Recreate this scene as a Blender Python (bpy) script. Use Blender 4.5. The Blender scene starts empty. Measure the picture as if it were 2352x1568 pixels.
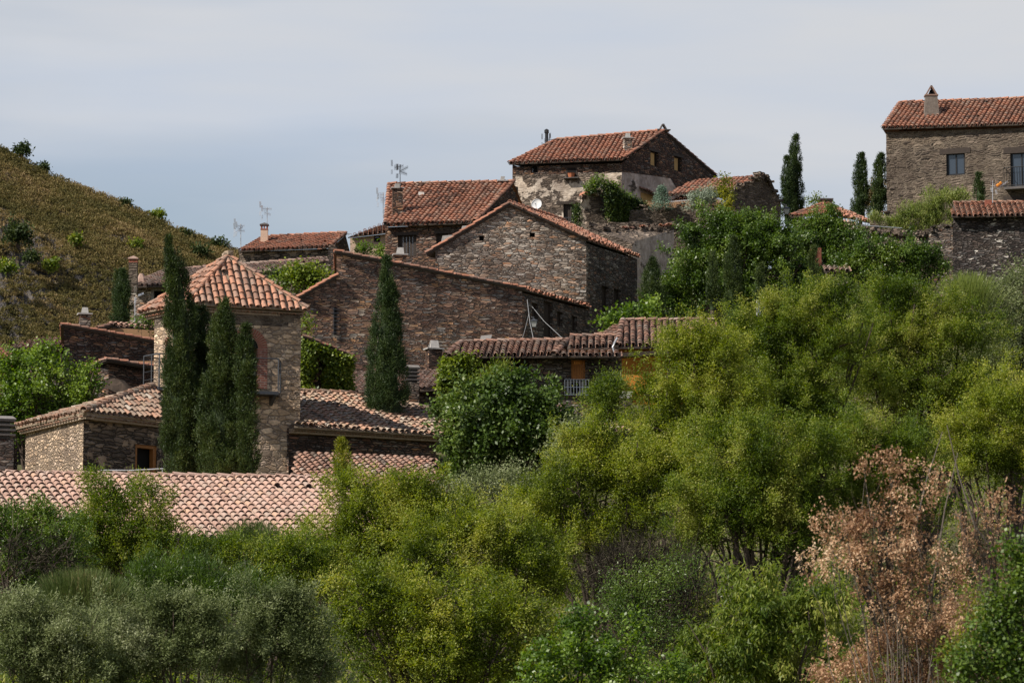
import bpy, math, random
import numpy as np
from mathutils import Vector
from mathutils.geometry import delaunay_2d_cdt
sc = bpy.context.scene
COL = sc.collection
# ------------------------------------------------------------ camera
F = 7840.0; CX = 1176.0; CY = 784.0           # picture units: a 2352 x 1568 frame
PITCH = math.atan(1016.0 / F)
cp, sp = math.cos(PITCH), math.sin(PITCH)
cam_d = bpy.data.cameras.new('camera'); cam = bpy.data.objects.new('camera', cam_d); COL.objects.link(cam)
cam_d.sensor_width = 36.0; cam_d.lens = 36.0 * F / 2352.0
cam.location = (0, 0, 0); cam.rotation_euler = (math.radians(90) + PITCH, 0, 0)
cam_d.clip_start = 0.5; cam_d.clip_end = 20000
cam_d.dof.use_dof = True; cam_d.dof.focus_distance = 118.0; cam_d.dof.aperture_fstop = 8.0
sc.camera = cam
# ------------------------------------------------------------ light
SUN = Vector((-0.64, -0.36, 0.68)).normalized()
el = math.asin(SUN.z)
sun_d = bpy.data.lights.new('sun', 'SUN'); sun = bpy.data.objects.new('sun', sun_d); COL.objects.link(sun)
sun_d.energy = 5.0; sun_d.angle = math.radians(0.5); sun_d.color = (1.0, 0.93, 0.83)
sun.rotation_euler = SUN.to_track_quat('Z', 'Y').to_euler()
world = bpy.data.worlds.new("World"); sc.world = world; world.use_nodes = True
nt = world.node_tree; nt.nodes.clear()
def N(t, typ, **kw):
    n = t.nodes.new(typ)
    for k, v in kw.items(): setattr(n, k, v)
    return n
wo = N(nt, 'ShaderNodeOutputWorld'); bg = N(nt, 'ShaderNodeBackground'); bg.inputs[1].default_value = 0.072
sky = N(nt, 'ShaderNodeTexSky'); sky.sky_type = 'NISHITA'; sky.sun_disc = False
sky.sun_elevation = el; sky.sun_rotation = math.atan2(SUN.x, SUN.y)
sky.air_density = 1.0; sky.dust_density = 0.4; sky.ozone_density = 1.0
tc = N(nt, 'ShaderNodeTexCoord'); mp = N(nt, 'ShaderNodeMapping'); mp.inputs['Scale'].default_value = (1.0, 1.0, 6.0)
nz = N(nt, 'ShaderNodeTexNoise'); nz.inputs['Scale'].default_value = 5.0; nz.inputs['Detail'].default_value = 5; nz.inputs['Roughness'].default_value = 0.45
nt.links.new(tc.outputs['Generated'], mp.inputs['Vector']); nt.links.new(mp.outputs[0], nz.inputs['Vector'])
sep = N(nt, 'ShaderNodeSeparateXYZ'); nt.links.new(tc.outputs['Generated'], sep.inputs[0])
hz = N(nt, 'ShaderNodeMapRange'); hz.inputs[1].default_value = 0.145; hz.inputs[2].default_value = 0.20; hz.inputs[3].default_value = 0.0; hz.inputs[4].default_value = 1.0
hz.interpolation_type = 'SMOOTHSTEP'
nt.links.new(sep.outputs['Z'], hz.inputs[0])
lx = N(nt, 'ShaderNodeMath', operation='MULTIPLY_ADD'); lx.inputs[1].default_value = 1.6; lx.inputs[2].default_value = 0.10   # more cloud to the right
nt.links.new(sep.outputs['X'], lx.inputs[0])
nr = N(nt, 'ShaderNodeMapRange'); nr.inputs[1].default_value = 0.38; nr.inputs[2].default_value = 0.66; nr.inputs[3].default_value = -0.25; nr.inputs[4].default_value = 0.25
nt.links.new(nz.outputs['Fac'], nr.inputs[0])
a1 = N(nt, 'ShaderNodeMath', operation='ADD'); nt.links.new(hz.outputs[0], a1.inputs[0]); nt.links.new(nr.outputs[0], a1.inputs[1])
a2 = N(nt, 'ShaderNodeMath', operation='ADD', use_clamp=True); nt.links.new(a1.outputs[0], a2.inputs[0]); nt.links.new(lx.outputs[0], a2.inputs[1])
hv_ = N(nt, 'ShaderNodeMapRange'); hv_.inputs[1].default_value = 0.0; hv_.inputs[2].default_value = 1.0; hv_.inputs[3].default_value = 0.34; hv_.inputs[4].default_value = 0.96
nt.links.new(a2.outputs[0], hv_.inputs[0])
zen = N(nt, 'ShaderNodeMapRange'); zen.inputs[1].default_value = 0.30; zen.inputs[2].default_value = 0.60; zen.inputs[3].default_value = 1.0; zen.inputs[4].default_value = 0.12   # unseen overhead veil thinned on purpose to lower the ambient light
nt.links.new(sep.outputs['Z'], zen.inputs[0])
a3 = N(nt, 'ShaderNodeMath', operation='MULTIPLY'); nt.links.new(hv_.outputs[0], a3.inputs[0]); nt.links.new(zen.outputs[0], a3.inputs[1])
nz2 = N(nt, 'ShaderNodeTexNoise'); nz2.inputs['Scale'].default_value = 8.0; nz2.inputs['Detail'].default_value = 4; nt.links.new(mp.outputs[0], nz2.inputs['Vector'])
cr = N(nt, 'ShaderNodeMix', data_type='RGBA'); nt.links.new(nz2.outputs['Fac'], cr.inputs[0])
CLOUD_A = (5.6, 6.5, 8.0, 1); CLOUD_B = (8.0, 7.75, 7.45, 1)
cr.inputs[6].default_value = CLOUD_A; cr.inputs[7].default_value = CLOUD_B
mx = N(nt, 'ShaderNodeMix', data_type='RGBA'); nt.links.new(a3.outputs[0], mx.inputs[0])
nt.links.new(sky.outputs[0], mx.inputs[6]); nt.links.new(cr.outputs[2], mx.inputs[7])
nt.links.new(mx.outputs[2], bg.inputs[0]); nt.links.new(bg.outputs[0], wo.inputs[0])
sc.view_settings.view_transform = 'Standard'; sc.view_settings.look = 'None'
sc.view_settings.exposure = 0.36; sc.view_settings.gamma = 1.0
sc.cycles.max_bounces = 4; sc.cycles.diffuse_bounces = 2; sc.cycles.glossy_bounces = 2
sc.cycles.transmission_bounces = 3; sc.cycles.transparent_max_bounces = 4
sc.cycles.caustics_reflective = False; sc.cycles.caustics_refractive = False

# ------------------------------------------------------------ picture <-> world
def ray(px, py):
    x = (px - CX) / F; y = (CY - py) / F
    return Vector((x, cp - y * sp, sp + y * cp))
def P(px, py, Y):
    d = ray(px, py); return d * (Y / d.y)
def PZ(px, py, z):
    d = ray(px, py); return d * (z / d.z)
def proj(p):
    yc = p[1] * cp + p[2] * sp; zc = -p[1] * sp + p[2] * cp
    return (CX + F * p[0] / yc, CY - F * zc / yc)
def RP(px, py, A, n):
    d = ray(px, py); return d * (A.dot(n) / d.dot(n))
def S(Y): return Y / F

# ------------------------------------------------------------ things
def setp(o, label=None, cat=None, group=None, kind=None):
    if label: o['label'] = label
    if cat: o['category'] = cat
    if group: o['group'] = group
    if kind: o['kind'] = kind
    return o
def thing(name, loc, label, cat, group=None):
    o = bpy.data.objects.new(name, None); COL.objects.link(o); o.location = loc; o.empty_display_size = 0.3
    return setp(o, label, cat, group)
class M:
    """collects geometry in world coordinates, becomes ONE mesh object"""
    def __init__(s): s.v = []; s.f = []; s.t = []; s.m = []; s.uv = []; s.big = []
    def face(s, pts, t=0.5, m=0, uv=None):
        i = len(s.v); s.v.extend([tuple(p) for p in pts]); s.f.append(tuple(range(i, i + len(pts)))); s.m.append(m)
        s.t.extend([t] * len(pts)); s.uv.append(uv if uv else [(0, 0)] * len(pts))
    def wface(s, pts, t=0.5, m=0):
        """wall face: uv = metres along the wall, height"""
        pts = [Vector(p) for p in pts]
        n = Vector((0, 0, 0))
        for a in range(len(pts)):
            p, q = pts[a], pts[(a + 1) % len(pts)]; n += p.cross(q)
        if n.length < 1e-9: return
        n.normalize()
        h = Vector((-n.y, n.x, 0))
        if h.length < .2:
            s.face(pts, t, m, [(p.x, p.y) for p in pts]); return
        h.normalize()
        if h.x < 0: h = -h
        s.face(pts, t, m, [(p.dot(h), p.z) for p in pts])
    def box(s, c, ax, ay, az, t=0.5, m=0):
        """c centre, ax ay az half-axis vectors"""
        c = Vector(c); ax = Vector(ax); ay = Vector(ay); az = Vector(az)
        for a, b, d in ((ax, ay, az), (ay, az, ax), (az, ax, ay)):
            for g in (1, -1):
                s.wface([c + d * g - a - b, c + d * g + a - b, c + d * g + a + b, c + d * g - a + b], t, m)
    def prism(s, base, top, t=0.5, m=0, cap=True):
        n = len(base)
        for i in range(n):
            j = (i + 1) % n; s.wface([base[i], base[j], top[j], top[i]], t, m)
        if cap: s.wface(list(top), t, m); s.wface(list(reversed(base)), t, m)
    def tube(s, pts, rad, sides=6, t=0.5, m=0):
        pts = [Vector(p) for p in pts]
        if not hasattr(rad, '__len__'): rad = [rad] * len(pts)
        rings = []
        for k, p in enumerate(pts):
            d = (pts[min(k + 1, len(pts) - 1)] - pts[max(k - 1, 0)])
            if d.length < 1e-9: d = Vector((0, 0, 1))
            d.normalize()
            a = d.cross(Vector((0.31, 0.87, 0.4))); a.normalize(); b = d.cross(a)
            rings.append([p + (a * math.cos(q) + b * math.sin(q)) * rad[k] for q in [2 * math.pi * i / sides for i in range(sides)]])
        for k in range(len(rings) - 1):
            for i in range(sides):
                j = (i + 1) % sides
                s.face([rings[k][i], rings[k][j], rings[k + 1][j], rings[k + 1][i]], t, m)
        s.face(rings[-1], t, m); s.face(list(reversed(rings[0])), t, m)
    def rock(s, c, r, rng, t=0.5, m=0, flat=0.5):
        c = Vector(c); a = rng.uniform(0, 3.14); ca, sa = math.cos(a), math.sin(a)
        ax = Vector((ca, sa, rng.uniform(-.2, .2))) * r * rng.uniform(.7, 1.3); ay = Vector((-sa, ca, rng.uniform(-.2, .2))) * r * rng.uniform(.5, .9)
        az = Vector((rng.uniform(-.2, .2), rng.uniform(-.2, .2), 1)) * r * flat
        P8 = []
        for k in range(8):
            g = [(1 if k & 1 else -1), (1 if k & 2 else -1), (1 if k & 4 else -1)]
            P8.append(c + ax * g[0] * rng.uniform(.6, 1) + ay * g[1] * rng.uniform(.6, 1) + az * g[2] * rng.uniform(.6, 1))
        for q in ((0, 1, 3, 2), (4, 6, 7, 5), (0, 4, 5, 1), (2, 3, 7, 6), (0, 2, 6, 4), (1, 5, 7, 3)):
            s.wface([P8[i] for i in q], t, m)
    def build(s, name, mats, parent=None, smooth=False, label=None, cat=None, group=None, kind=None):
        if not isinstance(mats, (list, tuple)): mats = [mats]
        off = Vector(parent_loc(parent)) if parent else Vector((0, 0, 0))
        me = bpy.data.meshes.new(name)
        if not parent and s.v:
            xs = np.array(s.v); off = Vector(((xs[:, 0].min() + xs[:, 0].max()) / 2, (xs[:, 1].min() + xs[:, 1].max()) / 2, xs[:, 2].min()))
            off = Vector([float(a) for a in off])
        vv = np.array(s.v, dtype=np.float64) - np.array(off)
        me.from_pydata(vv.tolist(), [], s.f)
        for m in mats: me.materials.append(m)
        me.polygons.foreach_set('material_index', np.array(s.m, dtype=np.int32))
        at = me.attributes.new('tint', 'FLOAT', 'POINT'); at.data.foreach_set('value', np.array(s.t, dtype=np.float32))
        uv = me.uv_layers.new(name='UVMap'); uv.data.foreach_set('uv', np.array([c for f in s.uv for q in f for c in q], dtype=np.float32))
        if smooth: me.polygons.foreach_set('use_smooth', np.ones(len(s.f), dtype=bool))
        me.update()
        o = bpy.data.objects.new(name, me); COL.objects.link(o)
        if parent:
            o.parent = parent
        else: o.location = off
        return setp(o, label, cat, group, kind)
def parent_loc(p):
    l = Vector((0, 0, 0))
    while p is not None: l = l + Vector(p.location); p = p.parent
    return l
def np_mesh(name, V, nper, mats, parent, tint, smooth=False, faces=None):
    """V (n*nper,3) independent polygons of nper verts"""
    off = np.array(parent_loc(parent)) if parent else np.zeros(3)
    me = bpy.data.meshes.new(name)
    nv = len(V); nf = nv // nper
    me.vertices.add(nv); me.vertices.foreach_set('co', (V - off).astype(np.float32).ravel())
    me.loops.add(nv); me.loops.foreach_set('vertex_index', np.arange(nv, dtype=np.int32))
    me.polygons.add(nf); me.polygons.foreach_set('loop_start', np.arange(0, nv, nper, dtype=np.int32))
    me.polygons.foreach_set('loop_total', np.full(nf, nper, dtype=np.int32))
    at = me.attributes.new('tint', 'FLOAT', 'POINT'); at.data.foreach_set('value', tint.astype(np.float32))
    for m in (mats if isinstance(mats, (list, tuple)) else [mats]): me.materials.append(m)
    me.update(calc_edges=True)
    o = bpy.data.objects.new(name, me); COL.objects.link(o)
    if parent: o.parent = parent
    return o

# ------------------------------------------------------------ materials
def newmat(name):
    m = bpy.data.materials.new(name); m.use_nodes = True; m.node_tree.nodes.clear(); return m, m.node_tree
def ramp(t, stops, interp='LINEAR'):
    r = N(t, 'ShaderNodeValToRGB'); r.color_ramp.interpolation = interp
    e = r.color_ramp.elements
    while len(e) < len(stops): e.new(0.5)
    for k, (p, c) in enumerate(stops): e[k].position = p; e[k].color = (c[0], c[1], c[2], 1)
    return r
def mixc(t, fac, a, b, mode='MIX'):
    m = N(t, 'ShaderNodeMix', data_type='RGBA', blend_type=mode)
    for i, v in ((0, fac), (6, a), (7, b)):
        if hasattr(v, 'is_linked'): t.links.new(v, m.inputs[i])
        elif i == 0: m.inputs[0].default_value = v
        else: m.inputs[i].default_value = (v[0], v[1], v[2], 1)
    return m.outputs[2]
def mrange(t, v, a, b, c=0.0, d=1.0):
    r = N(t, 'ShaderNodeMapRange'); r.inputs[1].default_value = a; r.inputs[2].default_value = b; r.inputs[3].default_value = c; r.inputs[4].default_value = d
    t.links.new(v, r.inputs[0]); return r.outputs[0]
def noise(t, vec, scale, detail=3, rough=0.5):
    n = N(t, 'ShaderNodeTexNoise'); n.inputs['Scale'].default_value = scale; n.inputs['Detail'].default_value = detail; n.inputs['Roughness'].default_value = rough
    if vec is not None: t.links.new(vec, n.inputs['Vector'])
    return n
def math2(t, op, a, b, clamp=False):
    m = N(t, 'ShaderNodeMath', operation=op, use_clamp=clamp)
    for i, v in ((0, a), (1, b)):
        if hasattr(v, 'is_linked'): t.links.new(v, m.inputs[i])
        else: m.inputs[i].default_value = v
    return m.outputs[0]
def finish(t, col, rough=0.85, bump=None, bdist=0.02, bstr=1.0, spec=0.3, metal=0.0):
    p = N(t, 'ShaderNodeBsdfPrincipled'); o = N(t, 'ShaderNodeOutputMaterial')
    if hasattr(col, 'is_linked'): t.links.new(col, p.inputs['Base Color'])
    else: p.inputs['Base Color'].default_value = (col[0], col[1], col[2], 1)
    p.inputs['Roughness'].default_value = rough; p.inputs['Specular IOR Level'].default_value = spec; p.inputs['Metallic'].default_value = metal
    if bump is not None:
        b = N(t, 'ShaderNodeBump'); b.inputs['Strength'].default_value = bstr; b.inputs['Distance'].default_value = bdist
        t.links.new(bump, b.inputs['Height']); t.links.new(b.outputs[0], p.inputs['Normal'])
    t.links.new(p.outputs[0], o.inputs[0]); return p
def stone(name, pal, joint, sx=2.9, sz=9.0, jw=0.10, bd=0.05, plaster=None, gain=1.0, warp=0.35, large=None, xrand=0.9):
    """random coursed rubble: flat slates of several colours with deep or mortared joints; optional patches of render"""
    m, t = newmat(name)
    uv = N(t, 'ShaderNodeUVMap'); uv.uv_map = 'UVMap'
    sc_ = N(t, 'ShaderNodeMapping'); sc_.inputs['Scale'].default_value = (sx, sz, 1); t.links.new(uv.outputs[0], sc_.inputs[0])
    wn = noise(t, uv.outputs[0], 2.3, 2); wv = N(t, 'ShaderNodeVectorMath', operation='SUBTRACT'); wv.inputs[1].default_value = (.5, .5, .5)
    t.links.new(wn.outputs['Color'], wv.inputs[0])
    ws = N(t, 'ShaderNodeVectorMath', operation='SCALE'); ws.inputs[3].default_value = warp * 4; t.links.new(wv.outputs[0], ws.inputs[0])
    ad = N(t, 'ShaderNodeVectorMath', operation='ADD'); t.links.new(sc_.outputs[0], ad.inputs[0]); t.links.new(ws.outputs[0], ad.inputs[1])
    fn = noise(t, uv.outputs[0], 14, 2); f2 = N(t, 'ShaderNodeVectorMath', operation='SCALE'); f2.inputs[3].default_value = 0.35; t.links.new(fn.outputs['Color'], f2.inputs[0])
    ad2 = N(t, 'ShaderNodeVectorMath', operation='ADD'); t.links.new(ad.outputs[0], ad2.inputs[0]); t.links.new(f2.outputs[0], ad2.inputs[1])
    vec = ad2.outputs[0]
    v1 = N(t, 'ShaderNodeTexVoronoi', voronoi_dimensions='2D'); v1.inputs['Scale'].default_value = 1; v1.inputs['Randomness'].default_value = xrand; t.links.new(vec, v1.inputs['Vector'])
    v2 = N(t, 'ShaderNodeTexVoronoi', voronoi_dimensions='2D', feature='DISTANCE_TO_EDGE'); v2.inputs['Scale'].default_value = 1; v2.inputs['Randomness'].default_value = xrand; t.links.new(vec, v2.inputs['Vector'])
    fine = N(t, 'ShaderNodeVectorMath', operation='MULTIPLY'); fine.inputs[1].default_value = (1.9, 1.55, 1); t.links.new(vec, fine.inputs[0])
    w1 = N(t, 'ShaderNodeTexVoronoi', voronoi_dimensions='2D'); w1.inputs['Scale'].default_value = 1; t.links.new(fine.outputs[0], w1.inputs['Vector'])
    w2 = N(t, 'ShaderNodeTexVoronoi', voronoi_dimensions='2D', feature='DISTANCE_TO_EDGE'); w2.inputs['Scale'].default_value = 1; t.links.new(fine.outputs[0], w2.inputs['Vector'])
    sel0 = N(t, 'ShaderNodeSeparateColor'); t.links.new(v1.outputs['Color'], sel0.inputs[0])
    sel = math2(t, 'GREATER_THAN', sel0.outputs[2], .56)         # some stones are groups of thin ones
    cm = mixc(t, sel, v1.outputs['Color'], w1.outputs['Color']); dmix = N(t, 'ShaderNodeMix', data_type='FLOAT'); t.links.new(sel, dmix.inputs[0]); t.links.new(v2.outputs['Distance'], dmix.inputs[2])
    mn = math2(t, 'MINIMUM', v2.outputs['Distance'], math2(t, 'MULTIPLY', w2.outputs['Distance'], .7)); t.links.new(mn, dmix.inputs[3])
    class _D: pass
    v2 = _D(); v2.outputs = {'Distance': dmix.outputs[0]}
    sp_ = N(t, 'ShaderNodeSeparateColor'); t.links.new(cm, sp_.inputs[0])
    big = noise(t, uv.outputs[0], 0.35, 2)
    pick = math2(t, 'ADD', sp_.outputs[0], mrange(t, big.outputs['Fac'], 0.3, 0.7, -0.22, 0.22))
    rp = ramp(t, pal); t.links.new(pick, rp.inputs[0])
    grain = noise(t, sc_.outputs[0], 3.0, 4, .65)
    c = mixc(t, 1.0, rp.outputs[0], ramp_out(t, grain.outputs['Fac'], [(0.25, (0.55, .55, .55)), (0.75, (1.35, 1.33, 1.3))]), 'MULTIPLY')
    br = mrange(t, sp_.outputs[1], 0, 1, 0.6, 1.4)
    c = mixc(t, 1.0, c, comb(t, br), 'MULTIPLY')
    edge = mrange(t, v2.outputs['Distance'], jw * .4, jw)
    c = mixc(t, edge, joint, c)
    h = math2(t, 'ADD', mrange(t, v2.outputs['Distance'], 0.0, jw * 2.2), math2(t, 'MULTIPLY', sp_.outputs[2], 0.7))
    h = math2(t, 'ADD', h, math2(t, 'MULTIPLY', grain.outputs['Fac'], 0.55))
    if plaster:
        pc, lo, sc2 = plaster
        pn = noise(t, uv.outputs[0], sc2, 5, .62)
        pf = mrange(t, pn.outputs['Fac'], lo, lo + 0.03)
        pn2 = noise(t, uv.outputs[0], 3.5, 4, .6)
        pcol = mixc(t, 1.0, pc, ramp_out(t, pn2.outputs['Fac'], [(.3, (.62, .58, .54)), (.7, (1.2, 1.2, 1.2))]), 'MULTIPLY')
        c = mixc(t, pf, c, pcol)
        h = math2(t, 'ADD', math2(t, 'MULTIPLY', h, math2(t, 'SUBTRACT', 1.0, math2(t, 'MULTIPLY', pf, 0.8))), math2(t, 'MULTIPLY', pf, 1.6))
    pb = noise(t, uv.outputs[0], 0.55, 3, .6); c = mixc(t, 1.0, c, ramp_out(t, pb.outputs['Fac'], [(.34, (.74, .72, .72)), (.5, (1.0, 1.0, 1.0)), (.66, (1.22, 1.18, 1.12))]), 'MULTIPLY')
    # rain streaks and soiling of the wall itself
    st = N(t, 'ShaderNodeMapping'); st.inputs['Scale'].default_value = (1.0, 0.30, 1); t.links.new(uv.outputs[0], st.inputs[0])
    sn = noise(t, st.outputs[0], 1.6, 4, .6)
    c = mixc(t, 1.0, c, ramp_out(t, sn.outputs['Fac'], [(.3, (.70 * gain, .68 * gain, .67 * gain)), (.62, (1.12 * gain, 1.12 * gain, 1.12 * gain))]), 'MULTIPLY')
    finish(t, c, 0.88, h, bd, 1.0, 0.25)
    return m
def ramp_out(t, v, stops):
    r = ramp(t, stops); t.links.new(v, r.inputs[0]); return r.outputs[0]
def comb(t, v):
    c = N(t, 'ShaderNodeCombineColor')
    for i in range(3): t.links.new(v, c.inputs[i])
    return c.outputs[0]
def tilemat(name, pal, lichen=(0.20, 0.18, 0.15), lo=0.55, dust=0.5):
    m, t = newmat(name)
    at = N(t, 'ShaderNodeAttribute'); at.attribute_name = 'tint'
    g = N(t, 'ShaderNodeNewGeometry')
    rp = ramp(t, pal); t.links.new(at.outputs['Fac'], rp.inputs[0])
    n1 = noise(t, g.outputs['Position'], 9, 4, .65); n2 = noise(t, g.outputs['Position'], 1.1, 4, .6)
    s = math2(t, 'ADD', math2(t, 'MULTIPLY', n1.outputs['Fac'], .55), math2(t, 'MULTIPLY', n2.outputs['Fac'], .5))
    c = mixc(t, mrange(t, s, lo, lo + .10, 0, .75), rp.outputs[0], lichen)
    n3 = noise(t, g.outputs['Position'], 30, 3, .6)
    c = mixc(t, 1.0, c, ramp_out(t, n3.outputs['Fac'], [(.25, (.68, .66, .64)), (.75, (1.28, 1.28, 1.28))]), 'MULTIPLY')
    finish(t, c, 0.85, n3.outputs['Fac'], 0.01, .6, .25)
    return m
def plain(name, col, rough=.7, var=.25, scale=8, bump=0.0, spec=.3, metal=0.0, col2=None):
    m, t = newmat(name); g = N(t, 'ShaderNodeNewGeometry'); n = noise(t, g.outputs['Position'], scale, 4, .6)
    if col2: c = mixc(t, mrange(t, n.outputs['Fac'], .42, .58), col, col2)
    else: c = mixc(t, 1.0, col, ramp_out(t, n.outputs['Fac'], [(.25, (1 - var,) * 3), (.75, (1 + var,) * 3)]), 'MULTIPLY')
    finish(t, c, rough, n.outputs['Fac'] if bump else None, bump or .01, 1.0, spec, metal); return m
def leafmat(name, pal, trans=0.35, rough=0.45, spec=0.4, patch=0.25, nscale=0.9):
    m, t = newmat(name)
    at = N(t, 'ShaderNodeAttribute'); at.attribute_name = 'tint'
    g = N(t, 'ShaderNodeNewGeometry'); n = noise(t, g.outputs['Position'], nscale, 2)
    f = math2(t, 'ADD', at.outputs['Fac'], mrange(t, n.outputs['Fac'], .3, .7, -patch, patch))
    rp = ramp(t, pal); t.links.new(f, rp.inputs[0])
    p = N(t, 'ShaderNodeBsdfPrincipled'); p.inputs['Roughness'].default_value = rough; p.inputs['Specular IOR Level'].default_value = spec
    t.links.new(rp.outputs[0], p.inputs['Base Color'])
    tr = N(t, 'ShaderNodeBsdfTranslucent'); hs = N(t, 'ShaderNodeHueSaturation'); hs.inputs['Value'].default_value = 1.5; hs.inputs['Saturation'].default_value = 1.15
    t.links.new(rp.outputs[0], hs.inputs['Color']); t.links.new(hs.outputs[0], tr.inputs['Color'])
    mx = N(t, 'ShaderNodeMixShader'); mx.inputs[0].default_value = trans
    t.links.new(p.outputs[0], mx.inputs[1]); t.links.new(tr.outputs[0], mx.inputs[2])
    o = N(t, 'ShaderNodeOutputMaterial'); t.links.new(mx.outputs[0], o.inputs[0]); return m
# slates: rust brown, ochre brown, blue grey, purple brown
def _g(l, k): return [(p, tuple(min(.8, x * k) for x in c)) for p, c in l]
PAL_RUST = [(0.0, (.075, .045, .038)), (.2, (.17, .085, .058)), (.4, (.21, .125, .085)), (.55, (.12, .075, .065)), (.72, (.165, .16, .165)), (.86, (.33, .17, .075)), (1.0, (.25, .22, .20))]
PAL_GREY = [(0.0, (.085, .07, .062)), (.2, (.20, .17, .15)), (.42, (.24, .235, .235)), (.6, (.15, .11, .09)), (.75, (.27, .255, .24)), (.88, (.28, .16, .10)), (1.0, (.30, .285, .27))]
PAL_DARK = [(0.0, (.05, .042, .04)), (.3, (.10, .08, .07)), (.5, (.13, .125, .13)), (.7, (.14, .08, .055)), (.85, (.10, .095, .095)), (1.0, (.22, .20, .185))]
PAL_LIME = [(0.0, (.30, .23, .17)), (.3, (.38, .30, .23)), (.55, (.33, .27, .22)), (.8, (.43, .35, .27)), (1.0, (.40, .33, .28))]
PAL_MORT = [(0.0, (.07, .055, .045)), (.3, (.13, .10, .08)), (.55, (.20, .16, .125)), (.8, (.12, .09, .07)), (1.0, (.26, .21, .17))]
_w = lambda l: [(p, (c[0] * 1.06, c[1] * 1.0, c[2] * .90)) for p, c in l]
PAL_RUST = _w([(p, tuple(.78 * x + .22 * sum(c) / 3 for x in c)) for p, c in _g(PAL_RUST, 1.8)]); PAL_GREY = _w(_g(PAL_GREY, 1.8)); PAL_DARK = _w(_g(PAL_DARK, 1.35)); PAL_LIME = _w(_g(PAL_LIME, 1.3)); PAL_MORT = _g(PAL_MORT, 1.25)
mat = {}
mat['rust'] = stone('rust_slate', PAL_RUST, (.060, .045, .040), 3.4, 13.5, .09, .028)
mat['grey'] = stone('grey_slate', PAL_GREY, (.075, .062, .054), 3.4, 11.5, .09, .028)
mat['dark'] = stone('dark_slate', PAL_DARK, (.03, .026, .024), 3.3, 12.5, .10, .03)
mat['brown'] = stone('brown_slate', [(p, (c[0] * .62, c[1] * .60, c[2] * .60)) for p, c in PAL_RUST], (.035, .028, .025), 3.4, 13.5, .13)
mat['mort'] = stone('mortared_slate', _g(PAL_MORT, .62), (.165, .132, .10), 2.3, 9.5, .16, .04, warp=.6)
mat['lime'] = stone('pale_limestone', PAL_LIME, (.27, .21, .165), 3.0, 6.2, .07, .03, warp=.12, xrand=.7)
mat['limerough'] = stone('rough_limestone', PAL_LIME, (.26, .20, .15), 5.5, 8.5, .14, .06)
mat['patch'] = stone('patched_slate', PAL_MORT, (.05, .04, .034), 2.2, 8.5, .10, .05, plaster=((.34, .26, .19), .56, 1.6))
mat['plast'] = stone('plastered_slate', PAL_MORT, (.10, .08, .065), 3.0, 9.5, .12, .05, plaster=((.50, .43, .36), .50, 1.3))
mat['plast2'] = stone('weathered_render', PAL_MORT, (.10, .08, .065), 3.0, 9.5, .12, .05, plaster=((.46, .39, .35), .38, .7))
mat['rubble'] = stone('rubble_stone', PAL_MORT, (.14, .11, .085), 3.2, 8.5, .15, .08)
mat['spot'] = stone('slate_white_stones', [(0, (.05, .04, .038)), (.4, (.11, .085, .075)), (.7, (.10, .095, .095)), (.90, (.15, .12, .10)), (.93, (.50, .46, .42)), (1, (.6, .56, .5))], (.03, .025, .022), 4.0, 12.0, .12)
mat['brick'] = None
mat['pink'] = tilemat('salmon_tile', [(0, (.33, .21, .165)), (.25, (.44, .285, .225)), (.6, (.475, .32, .26)), (.85, (.38, .285, .235)), (1, (.49, .315, .225))], (.33, .275, .235), .58)
mat['oldtile'] = tilemat('old_mixed_tile', [(0, (.15, .115, .09)), (.2, (.36, .20, .135)), (.4, (.31, .255, .20)), (.6, (.44, .245, .165)), (.78, (.24, .19, .15)), (.9, (.37, .25, .16)), (1, (.41, .35, .29))], (.26, .22, .17), .57)
mat['orange'] = tilemat('orange_tile', [(0, (.25, .14, .10)), (.3, (.43, .205, .13)), (.6, (.48, .25, .165)), (.8, (.33, .215, .165)), (1, (.40, .22, .15))], (.22, .185, .155), .53)
mat['red'] = tilemat('red_tile', [(0, (.14, .075, .055)), (.25, (.35, .16, .10)), (.5, (.42, .19, .12)), (.75, (.26, .155, .115)), (.9, (.44, .235, .155)), (1, (.32, .23, .18))], (.15, .12, .10), .55)
mat['redbr'] = tilemat('bright_red_tile', [(0, (.19, .10, .07)), (.25, (.40, .175, .11)), (.6, (.45, .205, .13)), (.85, (.25, .15, .115)), (1, (.40, .225, .155))], (.17, .135, .11), .56)
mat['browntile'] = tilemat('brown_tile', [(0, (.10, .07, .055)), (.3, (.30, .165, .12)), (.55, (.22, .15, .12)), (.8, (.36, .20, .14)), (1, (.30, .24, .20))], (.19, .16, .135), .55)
mat['greytile'] = tilemat('grey_pink_tile', [(0, (.14, .10, .08)), (.4, (.30, .22, .18)), (.7, (.36, .21, .16)), (1, (.38, .31, .26))], (.25, .21, .18), .54)
mat['deck'] = plain('roof_mortar', (.075, .058, .046), .9, .3)
mat['slab'] = plain('pale_slate_slab', (.36, .34, .32), .6, .25, 6, .01)
mat['slabdark'] = plain('dark_slate_slab', (.09, .08, .075), .7, .3, 6, .01)
mat['white'] = plain('white_stone', (.55, .52, .48), .7, .2, 5, .01)
mat['wood'] = plain('ochre_wood', (.26, .11, .03), .6, .25, 10)
mat['wooddark'] = plain('dark_wood', (.035, .024, .018), .7, .3, 10)
mat['shutter'] = plain('orange_wood', (.40, .15, .03), .55, .2, 8)
mat['sack'] = plain('ochre_board', (.42, .27, .11), .8, .15, 5)
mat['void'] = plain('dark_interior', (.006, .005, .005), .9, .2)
mat['frame'] = plain('black_frame', (.012, .012, .014), .5, .2)
mat['metal'] = plain('dark_iron', (.045, .048, .055), .45, .2, 8, 0, .5)
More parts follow.
